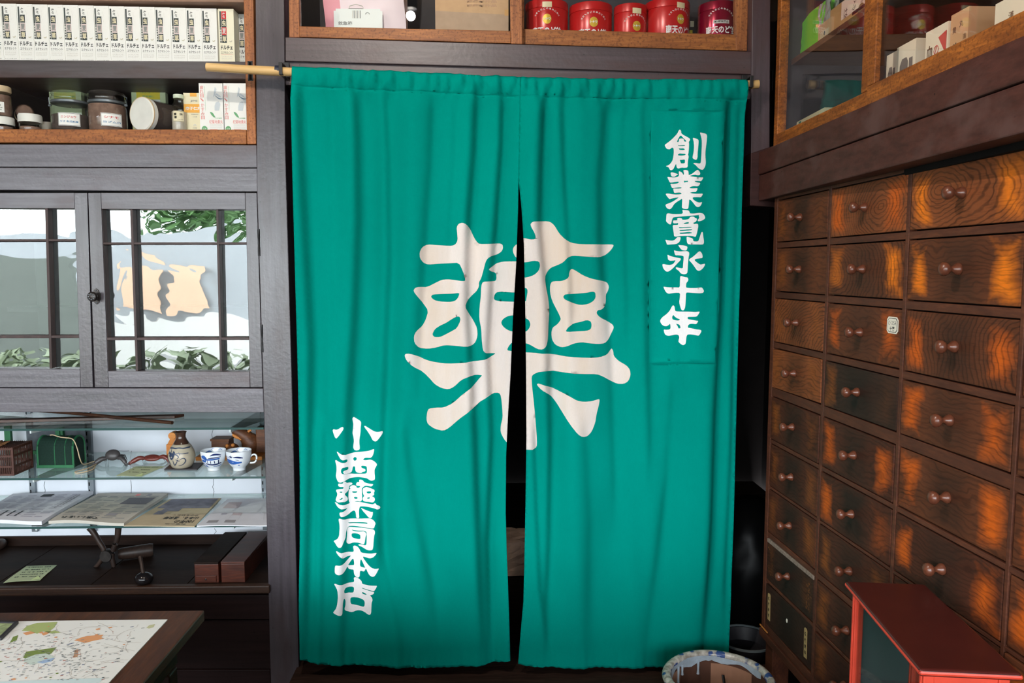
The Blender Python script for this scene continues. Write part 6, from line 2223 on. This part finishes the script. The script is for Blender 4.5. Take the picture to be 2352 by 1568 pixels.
chest = thing('medicine_chest', 'old brown chest of many small drawers with turned knobs along the right', 'chest', (P0.x, P0.y, 0), None, TH)
col = [(CU(1786, 505)[0], CU(1902, 500)[0]), (CU(1908.5, 500)[0], CU(2083, 480)[0]), (CU(2092, 480)[0], CU(2349, 640)[0])]
c3w = col[2][1] - col[2][0]
col.append((col[2][1] + .011, col[2][1] + .011 + c3w))
ztop = P0.z
lx = lambda y: 1783 - .034 * (y - 460)
rows = []
for a, b in ((461.5, 557), (571, 669), (684, 783), (797, 886), (907, 1004), (1014, 1110), (1117, 1214), (1227, 1320), (1328, 1420)):
    rows.append((CU(lx(a), a)[1], CU(lx(b), b)[1]))
zbase = CU(lx(1440), 1440)[1]
uend = col[3][1] + .02
CH = wood('chest_frame_wood', S(72, 42, 32), S(110, 64, 44), (6, 40, 30), .5, .2)
m = MB()
m.box((-.008, .016, zbase), (uend, .36, ztop + .012), plain('chest_recess', S(16, 11, 9), .9, 0, .1))
m.build('carcass', chest, local=True)
m = MB()
gaps = [(-.010, col[0][0])] + [(col[i][1], col[i + 1][0]) for i in range(3)] + [(col[3][1], uend)]
for a, b in gaps:
    m.box((a + .0012, -.001, zbase), (b - .0012, .017, ztop + .012), CH)
zz = [(ztop + .012, rows[0][0])] + [(rows[i][1], rows[i + 1][0]) for i in range(8)] + [(rows[8][1], zbase)]
for a, b in zz:
    for (g0, g1), (h0, h1) in zip(gaps, gaps[1:]):
        m.box((g1 - .0012, -.0005, b + .0012), (h0 + .0012, .017, a - .0012), CH)
m.box((-.010, .017, zbase), (-.006, .36, ztop + .012), CH)
m.box((-.012, .0, ztop + .012), (uend, .365, ztop + .022), CH)
m.box((-.012, -.006, zbase - .022), (uend, .36, zbase), CH)
m.build('frame', chest, local=True, bevel=.0012)
m = MB(); m.box((-.004, -.009, zbase + .010), (.05, -.0062, zbase + .013), CUTWOOD)
m.build('split_moulding', chest, local=True)
for x in (.0, uend - .06):
    for y in (.01, .30):
        m = MB(); m.box((x, y, 0 if y > .2 or x > .2 else 0), (x + .05, y + .05, zbase - .022), CH); m.build('leg', chest, local=True, bevel=.002)


def drawer_mat(i, w, h, seed, base, worn, wl, wr, dark, ring):
    k = NT('drawer_wood_%d' % i)
    r = random.Random(seed * 31 + 5)
    tc = k.n('ShaderNodeTexCoord')
    obj = tc.outputs['Object']
    sep = k.n('ShaderNodeSeparateXYZ', {0: obj})
    X_, Z_ = sep.outputs[0], sep.outputs[2]
    wav = k.noise(k.n('ShaderNodeMapping', {'Vector': obj, 'Location': (seed * 1.7, 0, seed), 'Scale': (9, 9, 14)}), 1.0, 3, .5)
    if ring:
        cx_, cz_, ex = ring
        dx = k.math('MULTIPLY', k.math('SUBTRACT', X_, cx_ * w), ex)
        dz = k.math('SUBTRACT', Z_, cz_ * h)
        d = k.math('POWER', k.math('ADD', k.math('MULTIPLY', dx, dx), k.math('MULTIPLY', dz, dz)), .5)
        ph = k.math('ADD', k.math('MULTIPLY', d, 760.0), k.math('MULTIPLY', wav, 38.0))
    else:
        ph = k.math('ADD', k.math('MULTIPLY', Z_, 420.0 + 300 * r.random()), k.math('MULTIPLY', wav, 44.0))
    g = k.math('ADD', k.math('MULTIPLY', k.math('SINE', ph), .5), .5)
    fine = k.noise(k.n('ShaderNodeMapping', {'Vector': obj, 'Location': (seed, 0, 0), 'Scale': (18, 60, 300)}), 1.0, 4, .6)
    cloud = k.noise(k.n('ShaderNodeMapping', {'Vector': obj, 'Location': (0, seed * 2.3, 0), 'Scale': (11, 11, 16)}), 1.0, 4, .6)

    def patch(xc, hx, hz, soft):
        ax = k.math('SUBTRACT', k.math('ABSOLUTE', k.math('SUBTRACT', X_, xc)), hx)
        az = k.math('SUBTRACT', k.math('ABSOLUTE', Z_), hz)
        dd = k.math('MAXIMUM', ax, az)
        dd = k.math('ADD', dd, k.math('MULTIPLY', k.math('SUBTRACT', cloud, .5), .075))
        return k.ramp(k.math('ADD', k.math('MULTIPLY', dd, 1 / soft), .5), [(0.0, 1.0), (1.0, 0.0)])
    c = k.mix(k.ramp(cloud, [(.35, 0.0), (.7, .7)]), base, tuple(x * .55 for x in base[:3]) + (1,))
    # handled ends rubbed to the bare wood
    pl_ = k.math('MULTIPLY', patch(-w * .5 + w * .115, w * .05, h * .31, .028), wl)
    pr__ = k.math('MULTIPLY', patch(w * .5 - w * .13, w * .06, h * .31, .036), wr)
    c = k.mix(k.math('ADD', pl_, pr__, True), c, worn)
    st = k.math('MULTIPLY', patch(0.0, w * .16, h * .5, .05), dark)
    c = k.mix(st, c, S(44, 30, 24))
    c = k.mix(k.math('MULTIPLY', k.math('MULTIPLY', k.ramp(g, [(.6, 0.0), (.98, 1.0)]), k.ramp(cloud, [(.25, .25), (.7, 1.0)])), .7 if ring else .5), c, S(36, 20, 14))
    c = k.mix(k.ramp(fine, [(.5, 0.0), (.72, .45)]), c, S(34, 22, 18))
    k.bsdf(c, .52, 0, .18, bump=k.math('ADD', fine, k.math('MULTIPLY', g, -.4)), bstr=.12, bdist=.0015)
    return k.m


BR0, BR1, BR2, BR3 = S(142, 80, 46), S(106, 60, 38), S(84, 47, 33), S(64, 42, 33)
OR0, OR1, OR2 = S(236, 126, 26), S(206, 96, 24), S(150, 84, 34)
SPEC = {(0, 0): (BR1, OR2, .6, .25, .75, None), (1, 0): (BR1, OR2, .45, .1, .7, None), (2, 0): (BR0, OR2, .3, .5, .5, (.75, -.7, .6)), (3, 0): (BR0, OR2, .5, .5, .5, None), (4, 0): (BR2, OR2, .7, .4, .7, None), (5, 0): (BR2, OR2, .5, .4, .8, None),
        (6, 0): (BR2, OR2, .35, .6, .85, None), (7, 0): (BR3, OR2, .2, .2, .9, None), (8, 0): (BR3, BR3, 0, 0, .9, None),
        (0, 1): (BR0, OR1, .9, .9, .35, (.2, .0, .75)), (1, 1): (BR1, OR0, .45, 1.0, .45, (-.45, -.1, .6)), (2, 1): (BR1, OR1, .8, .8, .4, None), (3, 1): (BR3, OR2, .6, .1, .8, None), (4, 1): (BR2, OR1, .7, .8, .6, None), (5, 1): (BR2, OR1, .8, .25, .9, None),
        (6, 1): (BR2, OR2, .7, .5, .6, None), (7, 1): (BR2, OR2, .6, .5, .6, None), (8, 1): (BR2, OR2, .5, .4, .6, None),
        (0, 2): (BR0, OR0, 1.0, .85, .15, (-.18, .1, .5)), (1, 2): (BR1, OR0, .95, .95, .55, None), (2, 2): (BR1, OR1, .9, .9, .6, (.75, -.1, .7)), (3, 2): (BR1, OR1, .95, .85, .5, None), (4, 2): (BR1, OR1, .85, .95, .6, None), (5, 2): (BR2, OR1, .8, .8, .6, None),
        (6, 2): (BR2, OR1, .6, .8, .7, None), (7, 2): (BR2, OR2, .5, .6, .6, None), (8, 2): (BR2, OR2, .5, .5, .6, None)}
TILT = {(7, 0): -.012, (8, 0): -.03, (3, 0): -.012, (1, 0): .006, (8, 1): -.02}
WHT = plain('label_paper', S(232, 226, 210), .7)
STRIP = plain('aged_label_paper', S(176, 148, 98), .7)
idx = 0
for ci in range(4):
    for ri in range(9):
        if ci == 3 and ri > 8:
            continue
        u0, u1 = col[ci]
        z1, z0 = rows[ri]
        w, h = u1 - u0 - .003, z1 - z0 - .003
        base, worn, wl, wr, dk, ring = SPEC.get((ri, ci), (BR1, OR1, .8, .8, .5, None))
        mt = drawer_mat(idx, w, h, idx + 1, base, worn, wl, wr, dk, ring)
        off = random.uniform(-.0015, .0025)
        m = MB()
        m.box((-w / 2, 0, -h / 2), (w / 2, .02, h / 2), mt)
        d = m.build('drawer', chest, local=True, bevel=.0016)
        d.location = ((u0 + u1) / 2, -off, (z0 + z1) / 2)
        d.rotation_euler = (0, TILT.get((ri, ci), random.uniform(-.003, .003)), 0)
        idx += 1
        if (ri, ci) == (8, 0):
            m = MB(); m.ball((.0, -.0006, .01), (.004, .0015, .006), WHT, 10, 8); m.build('knob_hole', d, local=True)
            for x in (-w * .41, w * .39):
                m = MB()
                hw, hh = .0085, h * .33
                m.prism([(x - hw, -.0004, -hh), (x + hw, -.0004, -hh), (x + hw, -.0004, hh - .004), (x + hw - .004, -.0004, hh), (x - hw + .004, -.0004, hh), (x - hw, -.0004, hh - .004)], (0, -.0006, 0), STRIP)
                for q, ch in enumerate('桂枝茯苓'):
                    m.text(ch, (x, -.0016, hh * .62 - q * hh * .42), EX, EZ, .010, INKB, .010, .02)
                m.build('paper_label', d, local=True)
            continue
        kr = .0125 if ci == 2 else .0118
        m = MB()
        m.lathe([(kr * .86, 0), (kr * .9, .002), (kr * .78, .006), (kr * .42, .012), (kr * .40, .017), (kr * .8, .021), (kr * 1.0, .026), (kr * .98, .031), (kr * .6, .0355), (0, .0368)], (0, -.0002, .002), (0, -1, 0), 24, KNOB)
        m.build('knob', d, smooth=60, local=True)
        if (ri, ci) == (7, 0):
            m = MB()
            m.box((-w / 2, -.0008, h / 2 - .011), (w / 2, .018, h / 2 + .0006), plain('dusty_worn_edge', S(132, 116, 104), .85, 0, .1, .3, 120))
            m.build('worn_edge', d, local=True, bevel=.002)
            m = MB()
            q = random.Random(3)
            for k_ in range(46):
                x = q.choice((-1, 1)) * w * q.uniform(.36, .47)
                z = q.uniform(-h * .36, h * .3)
                l = q.uniform(.001, .005)
                m.poly([(x, -.0005, z), (x + .0012, -.0005, z - .0006), (x - l * .5, -.0005, z + l), (x - l * .5 - .001, -.0005, z + l)], CUTWOOD)
            m.build('scratches', d, local=True)
        if (ri, ci) == (7, 2):
            m = MB()
            q = random.Random(6)
            for k_ in range(13):
                x, z = -w * .3 + q.uniform(-.03, .05), q.uniform(-h * .45, h * .4)
                s_ = q.uniform(.0012, .0032)
                m.ball((x, -.0004, z), (s_, .0006, s_ * q.uniform(1, 1.8)), WHT, 8, 6)
            m.build('paint_spots', d, local=True)
        if (ri, ci) == (2, 1):
            x, z = w * .40, h * .22
            s = .021
            m = MB()
            for k_, (a, mt2) in enumerate(((1.0, WHT), (.84, INKB), (.78, WHT))):
                o2 = -.0005 - k_ * .0003
                e = s * a
                f = e * .82
                cpt = e * .28
                m.poly([(x - e + cpt, o2, z - f), (x + e - cpt, o2, z - f), (x + e, o2, z - f + cpt), (x + e, o2, z + f - cpt), (x + e - cpt, o2, z + f), (x - e + cpt, o2, z + f), (x - e, o2, z + f - cpt), (x - e, o2, z - f + cpt)], mt2)
            m.text('どくだみ', (x, -.0014, z + .005), EX, EZ, .009, INKB, .028, .0)
            m.text('十薬', (x, -.0014, z - .007), EX, EZ, .009, INKB, .018, .02)
            tag(m.build('paper_label', d, local=True), 'white paper label with black border')
        if ci == 3 and ri == 7:
            m = MB()
            x = -w * .5 + .028
            m.prism([(x - .014, -.0004, -h * .4), (x + .014, -.0004, -h * .4), (x + .014, -.0004, h * .3), (x + .006, -.0004, h * .38), (x - .006, -.0004, h * .38), (x - .014, -.0004, h * .3)], (0, -.0006, 0), STRIP)
            m.text('陳皮', (x, -.0016, 0), EX, EZ, .02, INKB, .018, .0)
            m.build('paper_label', d, local=True)

# ------------------------------------------------------------------ red glass case in the foreground
ZR = .92
A = PZ(2112, 1537, ZR)
lg = ray(1339, 620)
lg.z = 0
lg.normalize()
sh = Vector((lg.y, -lg.x, 0))
Lr = (PZ(1899, 1332, ZR) - A).dot(lg)
Wr = (PZ(2349, 1546, ZR) - A).dot(sh)
THR = math.atan2(sh.y, sh.x)
ZS = .60
case = thing('red_glass_case', 'small red painted glass display case in the near right corner', 'case', (A.x, A.y, ZS), None, THR)
H = ZR - ZS
m = MB(); m.box((0, 0, H - .012), (Wr, Lr, H), RED_SHADED)
o = m.build('top', case, local=True, bevel=.005, seg=3)
m = MB(); m.box((-.0006, -.0006, H - .0095), (Wr + .0006, .0052, H - .0025), REDPAINT); m.box((-.0006, -.0006, H - .0095), (.0052, Lr + .0006, H - .0025), REDPAINT)
m.build('top_moulding', case, local=True, bevel=.003)
e = .011
m = MB(); m.box((e, e, 0), (Wr - e, Lr - e, .012), REDPAINT); m.build('base', case, local=True, bevel=.002)
ps = .016
for x in (e, Wr - e - ps):
    for y in (e, Lr - e - ps):
        m = MB()
        m.box((x, y, .012), (x + ps, y + ps, H - .012), REDPAINT)
        m.box((x - .002, y + ps * .3, .012), (x + .002, y + ps * .7, H - .012), REDPAINT)
        m.build('corner_post', case, local=True, bevel=.002)
for y in (e, Lr - e - ps):
    m = MB(); m.box((e + ps, y + .002, H - .048 if y < .1 else H - .026), (Wr - e - ps, y + .012, H - .012), REDPAINT); m.build('rail', case, local=True, bevel=.001)
for x in (e, Wr - e - ps):
    m = MB(); m.box((x + .003, e + ps, H - .024), (x + .012, Lr - e - ps, H - .012), REDPAINT); m.build('rail', case, local=True, bevel=.001)
m = MB(); m.box((Wr - e - ps + .001, Lr * .42, .012), (Wr - e - .002, Lr * .42 + ps, H - .024), REDPAINT); m.build('middle_post', case, local=True, bevel=.001)
for nm, a, b in (('glass_pane', (e + .006, e + ps, .012), (e + .008, Lr - e - ps, H - .024)), ('glass_pane', (e + ps, e + .005, .012), (Wr - e - ps, e + .007, H - .048)),
                 ('glass_pane', (Wr - e - .009, e + ps, .012), (Wr - e - .007, Lr - e - ps, H - .024))):
    m = MB(); m.box(a, b, CASEGLASS); m.build(nm, case, local=True)
m = MB(); m.box((e + ps, Lr - e - .008, .012), (Wr - e - ps, Lr - e - .005, H - .026), plain('grey_back_board', S(74, 74, 74), .8, 0, .1)); m.build('back_board', case, local=True)
# thin glass instrument inside
M4 = Matrix.Translation(Vector((A.x, A.y, ZS))) @ Matrix.Rotation(THR, 4, 'Z')
base = M4 @ Vector((Wr * .52, Lr * .30, .013))
t = thing('glass_dropper', 'thin glass dropper with a ring top standing inside the red case', 'instrument', base)
m = MB()
GL2 = plain('bright_glass_rim', S(150, 170, 170), .1, 0, .8)
hd = H - .062
m.tube([(math.cos(q) * .0055, 0, hd + .0055 + math.sin(q) * .0055) for q in [2 * math.pi * i / 16 for i in range(17)]], .0011, GL2, 8)
m.build('ring', t, local=True, smooth=60)
m = MB()
for s in (-1, 1):
    m.tube([(s * .003, 0, hd), (s * .008, 0, hd - .02), (s * .012, 0, hd - .05), (s * .014, 0, 0)], .0009, GL2, 6)
m.tube([(-.0165, 0, hd - .034), (.0165, 0, hd - .034)], .001, GL2, 6)
m.build('wires', t, local=True, smooth=60)
m = MB()
m.box((-.06, -.05, -ZS), (Wr - .02, Lr + .02, -.001), DARKWOOD)
o = m.build('display_stand', None, bevel=.004)
o.location = (A.x, A.y, ZS)
o.rotation_euler = (0, 0, THR)
tag(o, 'dark wooden stand carrying the red glass case in the near right corner', 'stand')

# ------------------------------------------------------------------ glazed pot on the floor
YPOT = 1.95
pc = PY(1651, 1552, YPOT)
RP = (PY(1778, 1552, YPOT).x - PY(1525, 1552, YPOT).x) / 2
zrim = pc.z
pot = thing('glazed_pot', 'large brown pot with thick white and blue spotted rim on the floor', 'pot', (pc.x, YPOT, 0))


def rim_mat():
    k = NT('spotted_rim_glaze')
    v = k.coord((1, 1, 1))
    n1 = k.noise(v, 34, 2, .4)
    n2 = k.noise(v, 60, 4)
    c = k.ramp(n2, [(.35, S(150, 142, 132)), (.65, S(214, 208, 200))])
    c = k.mix(k.ramp(n1, [(.57, 0.0), (.61, 1.0)]), c, S(58, 82, 140))
    k.bsdf(c, .25, 0, .5, bump=n2, bstr=.2, bdist=.003)
    return k.m


DRIP = plain('pale_blue_white_glaze', S(178, 190, 202), .2, 0, .6, .12, 50)
POTIN = plain('unglazed_brown_clay', S(92, 62, 50), .75, 0, .2, .3, 12)
POTOUT = plain('green_grey_glaze', S(120, 136, 122), .3, 0, .5, .25, 20)
CLAYP = plain('lit_bare_clay', S(166, 122, 98), .8, 0, .2, .08, 30)  # lit parts of the unglazed inside, painted as lighter clay
m = MB(); m.lathe([(RP * .62, 0), (RP * .7, .02), (RP * .93, .18), (RP * .98, .30), (RP * .94, zrim - .03), (RP * .93, zrim - .02)], (0, 0, 0), n=48, mat=POTOUT, cap=False); m.build('body', pot, smooth=60, local=True)
m = MB()
rp = []
for i in range(15):
    q = math.pi * 2 * i / 14
    rp.append((RP * .92 + math.cos(q) * RP * .08, zrim - .009 + math.sin(q) * .011))
m.lathe(rp, n=64, mat=rim_mat(), wob=lambda a, i: 1 + .006 * math.sin(a * 5 + 1), cap=False)
m.build('rim', pot, smooth=80, local=True)
m = MB(); m.lathe([(RP * .85, zrim - .012), (RP * .86, zrim - .05), (RP * .9, .30), (RP * .86, .18), (RP * .6, .03), (0, .025)], (0, 0, 0), n=48, mat=POTIN, cap=False); m.build('inside', pot, smooth=60, local=True)
m = MB()
fi = lambda a, z, o=.002: Vector((math.cos(a) * (RP * .852 - o), math.sin(a) * (RP * .852 - o), z))
n = 40
lowz = []
rr = random.Random(12)
for i in range(n + 1):
    a = math.pi * (.06 + .88 * i / n)
    dz = (.020 + .007 * math.sin(i * .55) + rr.uniform(0, .002)) * (1 if i > 18 else .75)
    lowz.append((a, dz))
for i in range(n):
    (a0, d0), (a1, d1) = lowz[i], lowz[i + 1]
    m.add([fi(a0, zrim - .008), fi(a1, zrim - .008), fi(a1, zrim - .008 - d1), fi(a0, zrim - .008 - d0)], [(0, 1, 2, 3)], DRIP)
for a, ln in ((2.35, .048), (2.2, .03), (1.75, .040)):
    m.tube([fi(a, zrim - .02, .003), fi(a, zrim - .02 - ln * .7, .003), fi(a, zrim - .02 - ln, .003)], [.004, .003, .0045], DRIP, 8)
m.build('glaze_drips', pot, smooth=60, local=True)
for a0, a1, zlo in ((2.25, 2.75, .085), (.5, 1.45, .12)):
    m = MB()
    k_ = 8
    vs = []
    for i in range(k_ + 1):
        a = a0 + (a1 - a0) * i / k_
        vs += [fi(a, zrim - .03, .0012), fi(a, zrim - .03 - zlo * (.8 + .2 * math.sin(i)), .0005)]
    m.add(vs, [(2 * i, 2 * i + 2, 2 * i + 3, 2 * i + 1) for i in range(k_)], CLAYP)
    m.build('lit_clay_patch', pot, local=True)
st = thing('thin_stick', 'thin dark stick leaning inside the glazed pot', 'stick', (pc.x, YPOT, .03))
m = MB(); m.tube([(RP * .2, -RP * .05, .0), (RP * .36, RP * .35, .2), (RP * .30, RP * .70, zrim - .03 - .055)], [.003, .003, .004], BLACK, 8); m.build('stick', st, smooth=60, local=True)

# ------------------------------------------------------------------ things in the dark passage
rr = random.Random(21)
G_PAR = 'brown paper parcels in the dark passage'
YP = 2.95
for i, (pa, pb, lab) in enumerate(((1340, 1432, 'lower crumpled brown paper parcel glimpsed through the curtain slit'), (1243, 1338, 'upper crumpled brown paper parcel glimpsed through the curtain slit'))):
    z0, z1 = PY(1185, pb, YP).z + .014, PY(1185, pa, YP).z
    x0, x1 = PY(1100, 1300, YP).x, PY(1270, 1300, YP).x
    m = MB()
    n = 9
    g_ = lambda u, v, w: Vector((x0 + (x1 - x0) * u, YP + .18 * w, z0 + (z1 - z0) * v))
    seen = {}
    for ax in range(6):
        A_, B_2 = [], []
        for j in range(n + 1):
            for i2 in range(n + 1):
                u, v = i2 / n, j / n
                uv = [(u, v, 0), (u, v, 1), (0, u, v), (1, u, v), (u, 0, v), (u, 1, v)][ax]
                key = tuple(round(q, 4) for q in uv)
                if key not in seen:
                    edge = sum(1 for q in uv if q in (0, 1))
                    off = Vector((rr.uniform(-1, 1), rr.uniform(-1, 1), rr.uniform(-1, .3) if 0 < uv[2] < 1 or uv[1] > 0 else 0)) * .007
                    p_ = g_(*uv)
                    cc = g_(.5, .5, .5)
                    if edge >= 2:
                        p_ = p_ + (cc - p_) * .05
                    seen[key] = p_ + off
                A_.append(seen[key])
        k = n + 1
        m.add(A_, [(j * k + i2, j * k + i2 + 1, (j + 1) * k + i2 + 1, (j + 1) * k + i2) for j in range(n) for i2 in range(n)], KRAFT_D)
    o = m.build('paper_parcel')
    tag(o, lab, 'parcel', G_PAR)
zt_ = PY(1185, 1438, YP).z
m = MB(); m.box((PY(1090, 1300, YP).x, YP - .02, STEP_Z), (PY(1290, 1300, YP).x, YP + .22, zt_), DARKWOOD)
tag(m.build('low_bench', bevel=.003), 'dark low bench under the paper parcels in the passage', 'bench')
a, b = PY(1080, 1200, 3.0), PY(1300, 1200, 3.0)
# black plastic bag at the right of the passage
c = PY(1722, 1270, 2.5)
t = thing('black_plastic_bag', 'glossy black plastic bag in the dark gap beside the drawer chest', 'bag', (c.x, c.y, STEP_Z))
m = MB()
bl = MB()
hb = PY(1722, 1138, 2.5).z - STEP_Z
bl.ball((0, 0, 0), 1.0, BLACK, 26, 18)
for v in bl.v:
    q = .10 * math.sin(v.x * 9 + v.z * 7) + .07 * math.sin(v.y * 13 + v.z * 5 + 1) + .05 * math.sin(v.z * 17)
    k_ = 1 + q * .5
    flat = max(v.z, -.86)
    m.v.append(Vector((v.x * .15 * k_, v.y * .14 * k_, (flat + .86) / 1.86 * hb)))
m.f, m.mi, m.mats = bl.f, bl.mi, [plain('black_polythene', S(9, 9, 10), .4, 0, .12)]
m.build('bag', t, smooth=180, local=True)
# pan with pale rim on the step
c = PZ(1712, 1492, STEP_Z + .03)
t = thing('shallow_pan', 'dark round pan with a pale rim standing at the chest foot', 'pan', (c.x + .01, c.y + .03, STEP_Z))
m = MB(); m.lathe([(.05, 0), (.075, .012), (.088, .05), (.084, .05), (.07, .014), (0, .006)], n=32, mat=SLATE, cap=False); m.build('bowl', t, smooth=50, local=True)
m = MB(); m.lathe([(.0855, .0495), (.0895, .0505), (.0895, .057), (.0855, .057)], n=32, cap=False, mat=plain('pale_rim_enamel', S(110, 118, 120), .4)); m.build('rim', t, smooth=50, local=True)

# ------------------------------------------------------------------ unseen counter added to shade the curtain's foot, and the street seen in the panes
m = MB()
m.box((-.70, .68, .775), (.22, 1.20, .815), DARKWOOD)
m.box((-.66, .73, 0), (.18, 1.16, .775), DARK)
tag(m.build('added_shade_counter', bevel=.004), 'added dark low counter shading the foot of the curtain, below the lower edge of the picture', 'counter')
for lab, loc in (('bulb lamp under the ceiling mirrored as a glint in the glass above the curtain', (-.36, 1.0, 2.63)), ('added unseen fill lamp brightening the row of white medicine boxes, above the picture', (-1.52, 1.0, 2.80))):  # the second lamp is fill, added for the medicine boxes
    t = thing('ceiling_and_fill_lamp', lab, 'lamp', loc)
    m = MB(); m.lathe([(.02, .025), (.03, .03), (.03, 2.85 - loc[2])], n=24, mat=BLACK); m.build('socket', t, local=True, smooth=50)
m = MB()
q = random.Random(9)
HEDGE = plain('hedge_leaf', S(128, 140, 112), .6, 0, .3, .2, 5)
for i in range(3600):
    v = Vector((q.uniform(-7.5, 1.5), -3.2 + q.uniform(-.25, .25), q.uniform(-.1, .66 + .06 * math.sin(i))))
    a = q.uniform(0, 6.28)
    e1 = Vector((math.cos(a), math.sin(a), q.uniform(-.8, .8))) * .07
    e2 = Vector((-math.sin(a), math.cos(a), q.uniform(-.8, .8))) * .045
    m.add([v - e1, v + e2, v + e1, v - e2], [(0, 1, 2, 3)], HEDGE)
tag(m.build('hedge'), 'low leafy hedge before the shop mirrored along the bottom panes', 'hedge', None, 'stuff')
for x, y, h, r, lab in ((-5.75, -10.3, 3.2, .85, 'leafy green tree across the street, mirrored at the top of the cupboard door'), (-5.55, -12.3, 3.35, .75, 'second leafy tree across the street, mirrored in the right pane')):
    t = thing('street_tree', lab, 'tree', (x, y, -.1))
    m = MB(); m.tube([(0, 0, 0), (.03, 0, 1.0), (0, .05, 2.0), (.05, 0, h - .6)], [.05, .05, .04, .03], plain('pale_trunk', S(150, 144, 136), .9), 8); m.build('trunk', t, local=True, smooth=60)
    m = MB()
    q = random.Random(int(x * 10))
    LEAF = plain('leaf_green', S(112, 150, 96), .6, 0, .3, .3, 5)
    for i in range(1100):
        v = Vector((q.gauss(0, 1), q.gauss(0, 1), q.gauss(0, 1))).normalized() * r * q.random() ** .4
        v.z = v.z * .9 + h - .5
        a = q.uniform(0, 6.28)
        e1 = Vector((math.cos(a), math.sin(a), q.uniform(-.6, .6))) * .11
        e2 = Vector((-math.sin(a), math.cos(a), q.uniform(-.8, .3))) * .06
        m.add([v - e1, v + e2, v + e1, v - e2], [(0, 1, 2, 3)], LEAF)
    m.build('crown', t, local=True)
for i, x in enumerate((-6.05, -5.30)):
    m = MB()
    m.box((x - .31, -8.93, .76), (x + .31, -8.9, 1.62), plain('peach_cloth', S(236, 198, 168), .8))
    tag(m.build('shop_banner'), ('peach coloured hanging banner mirrored at the left in the middle pane' if i == 0 else 'peach coloured hanging banner mirrored at the right in the middle pane'), 'banner')
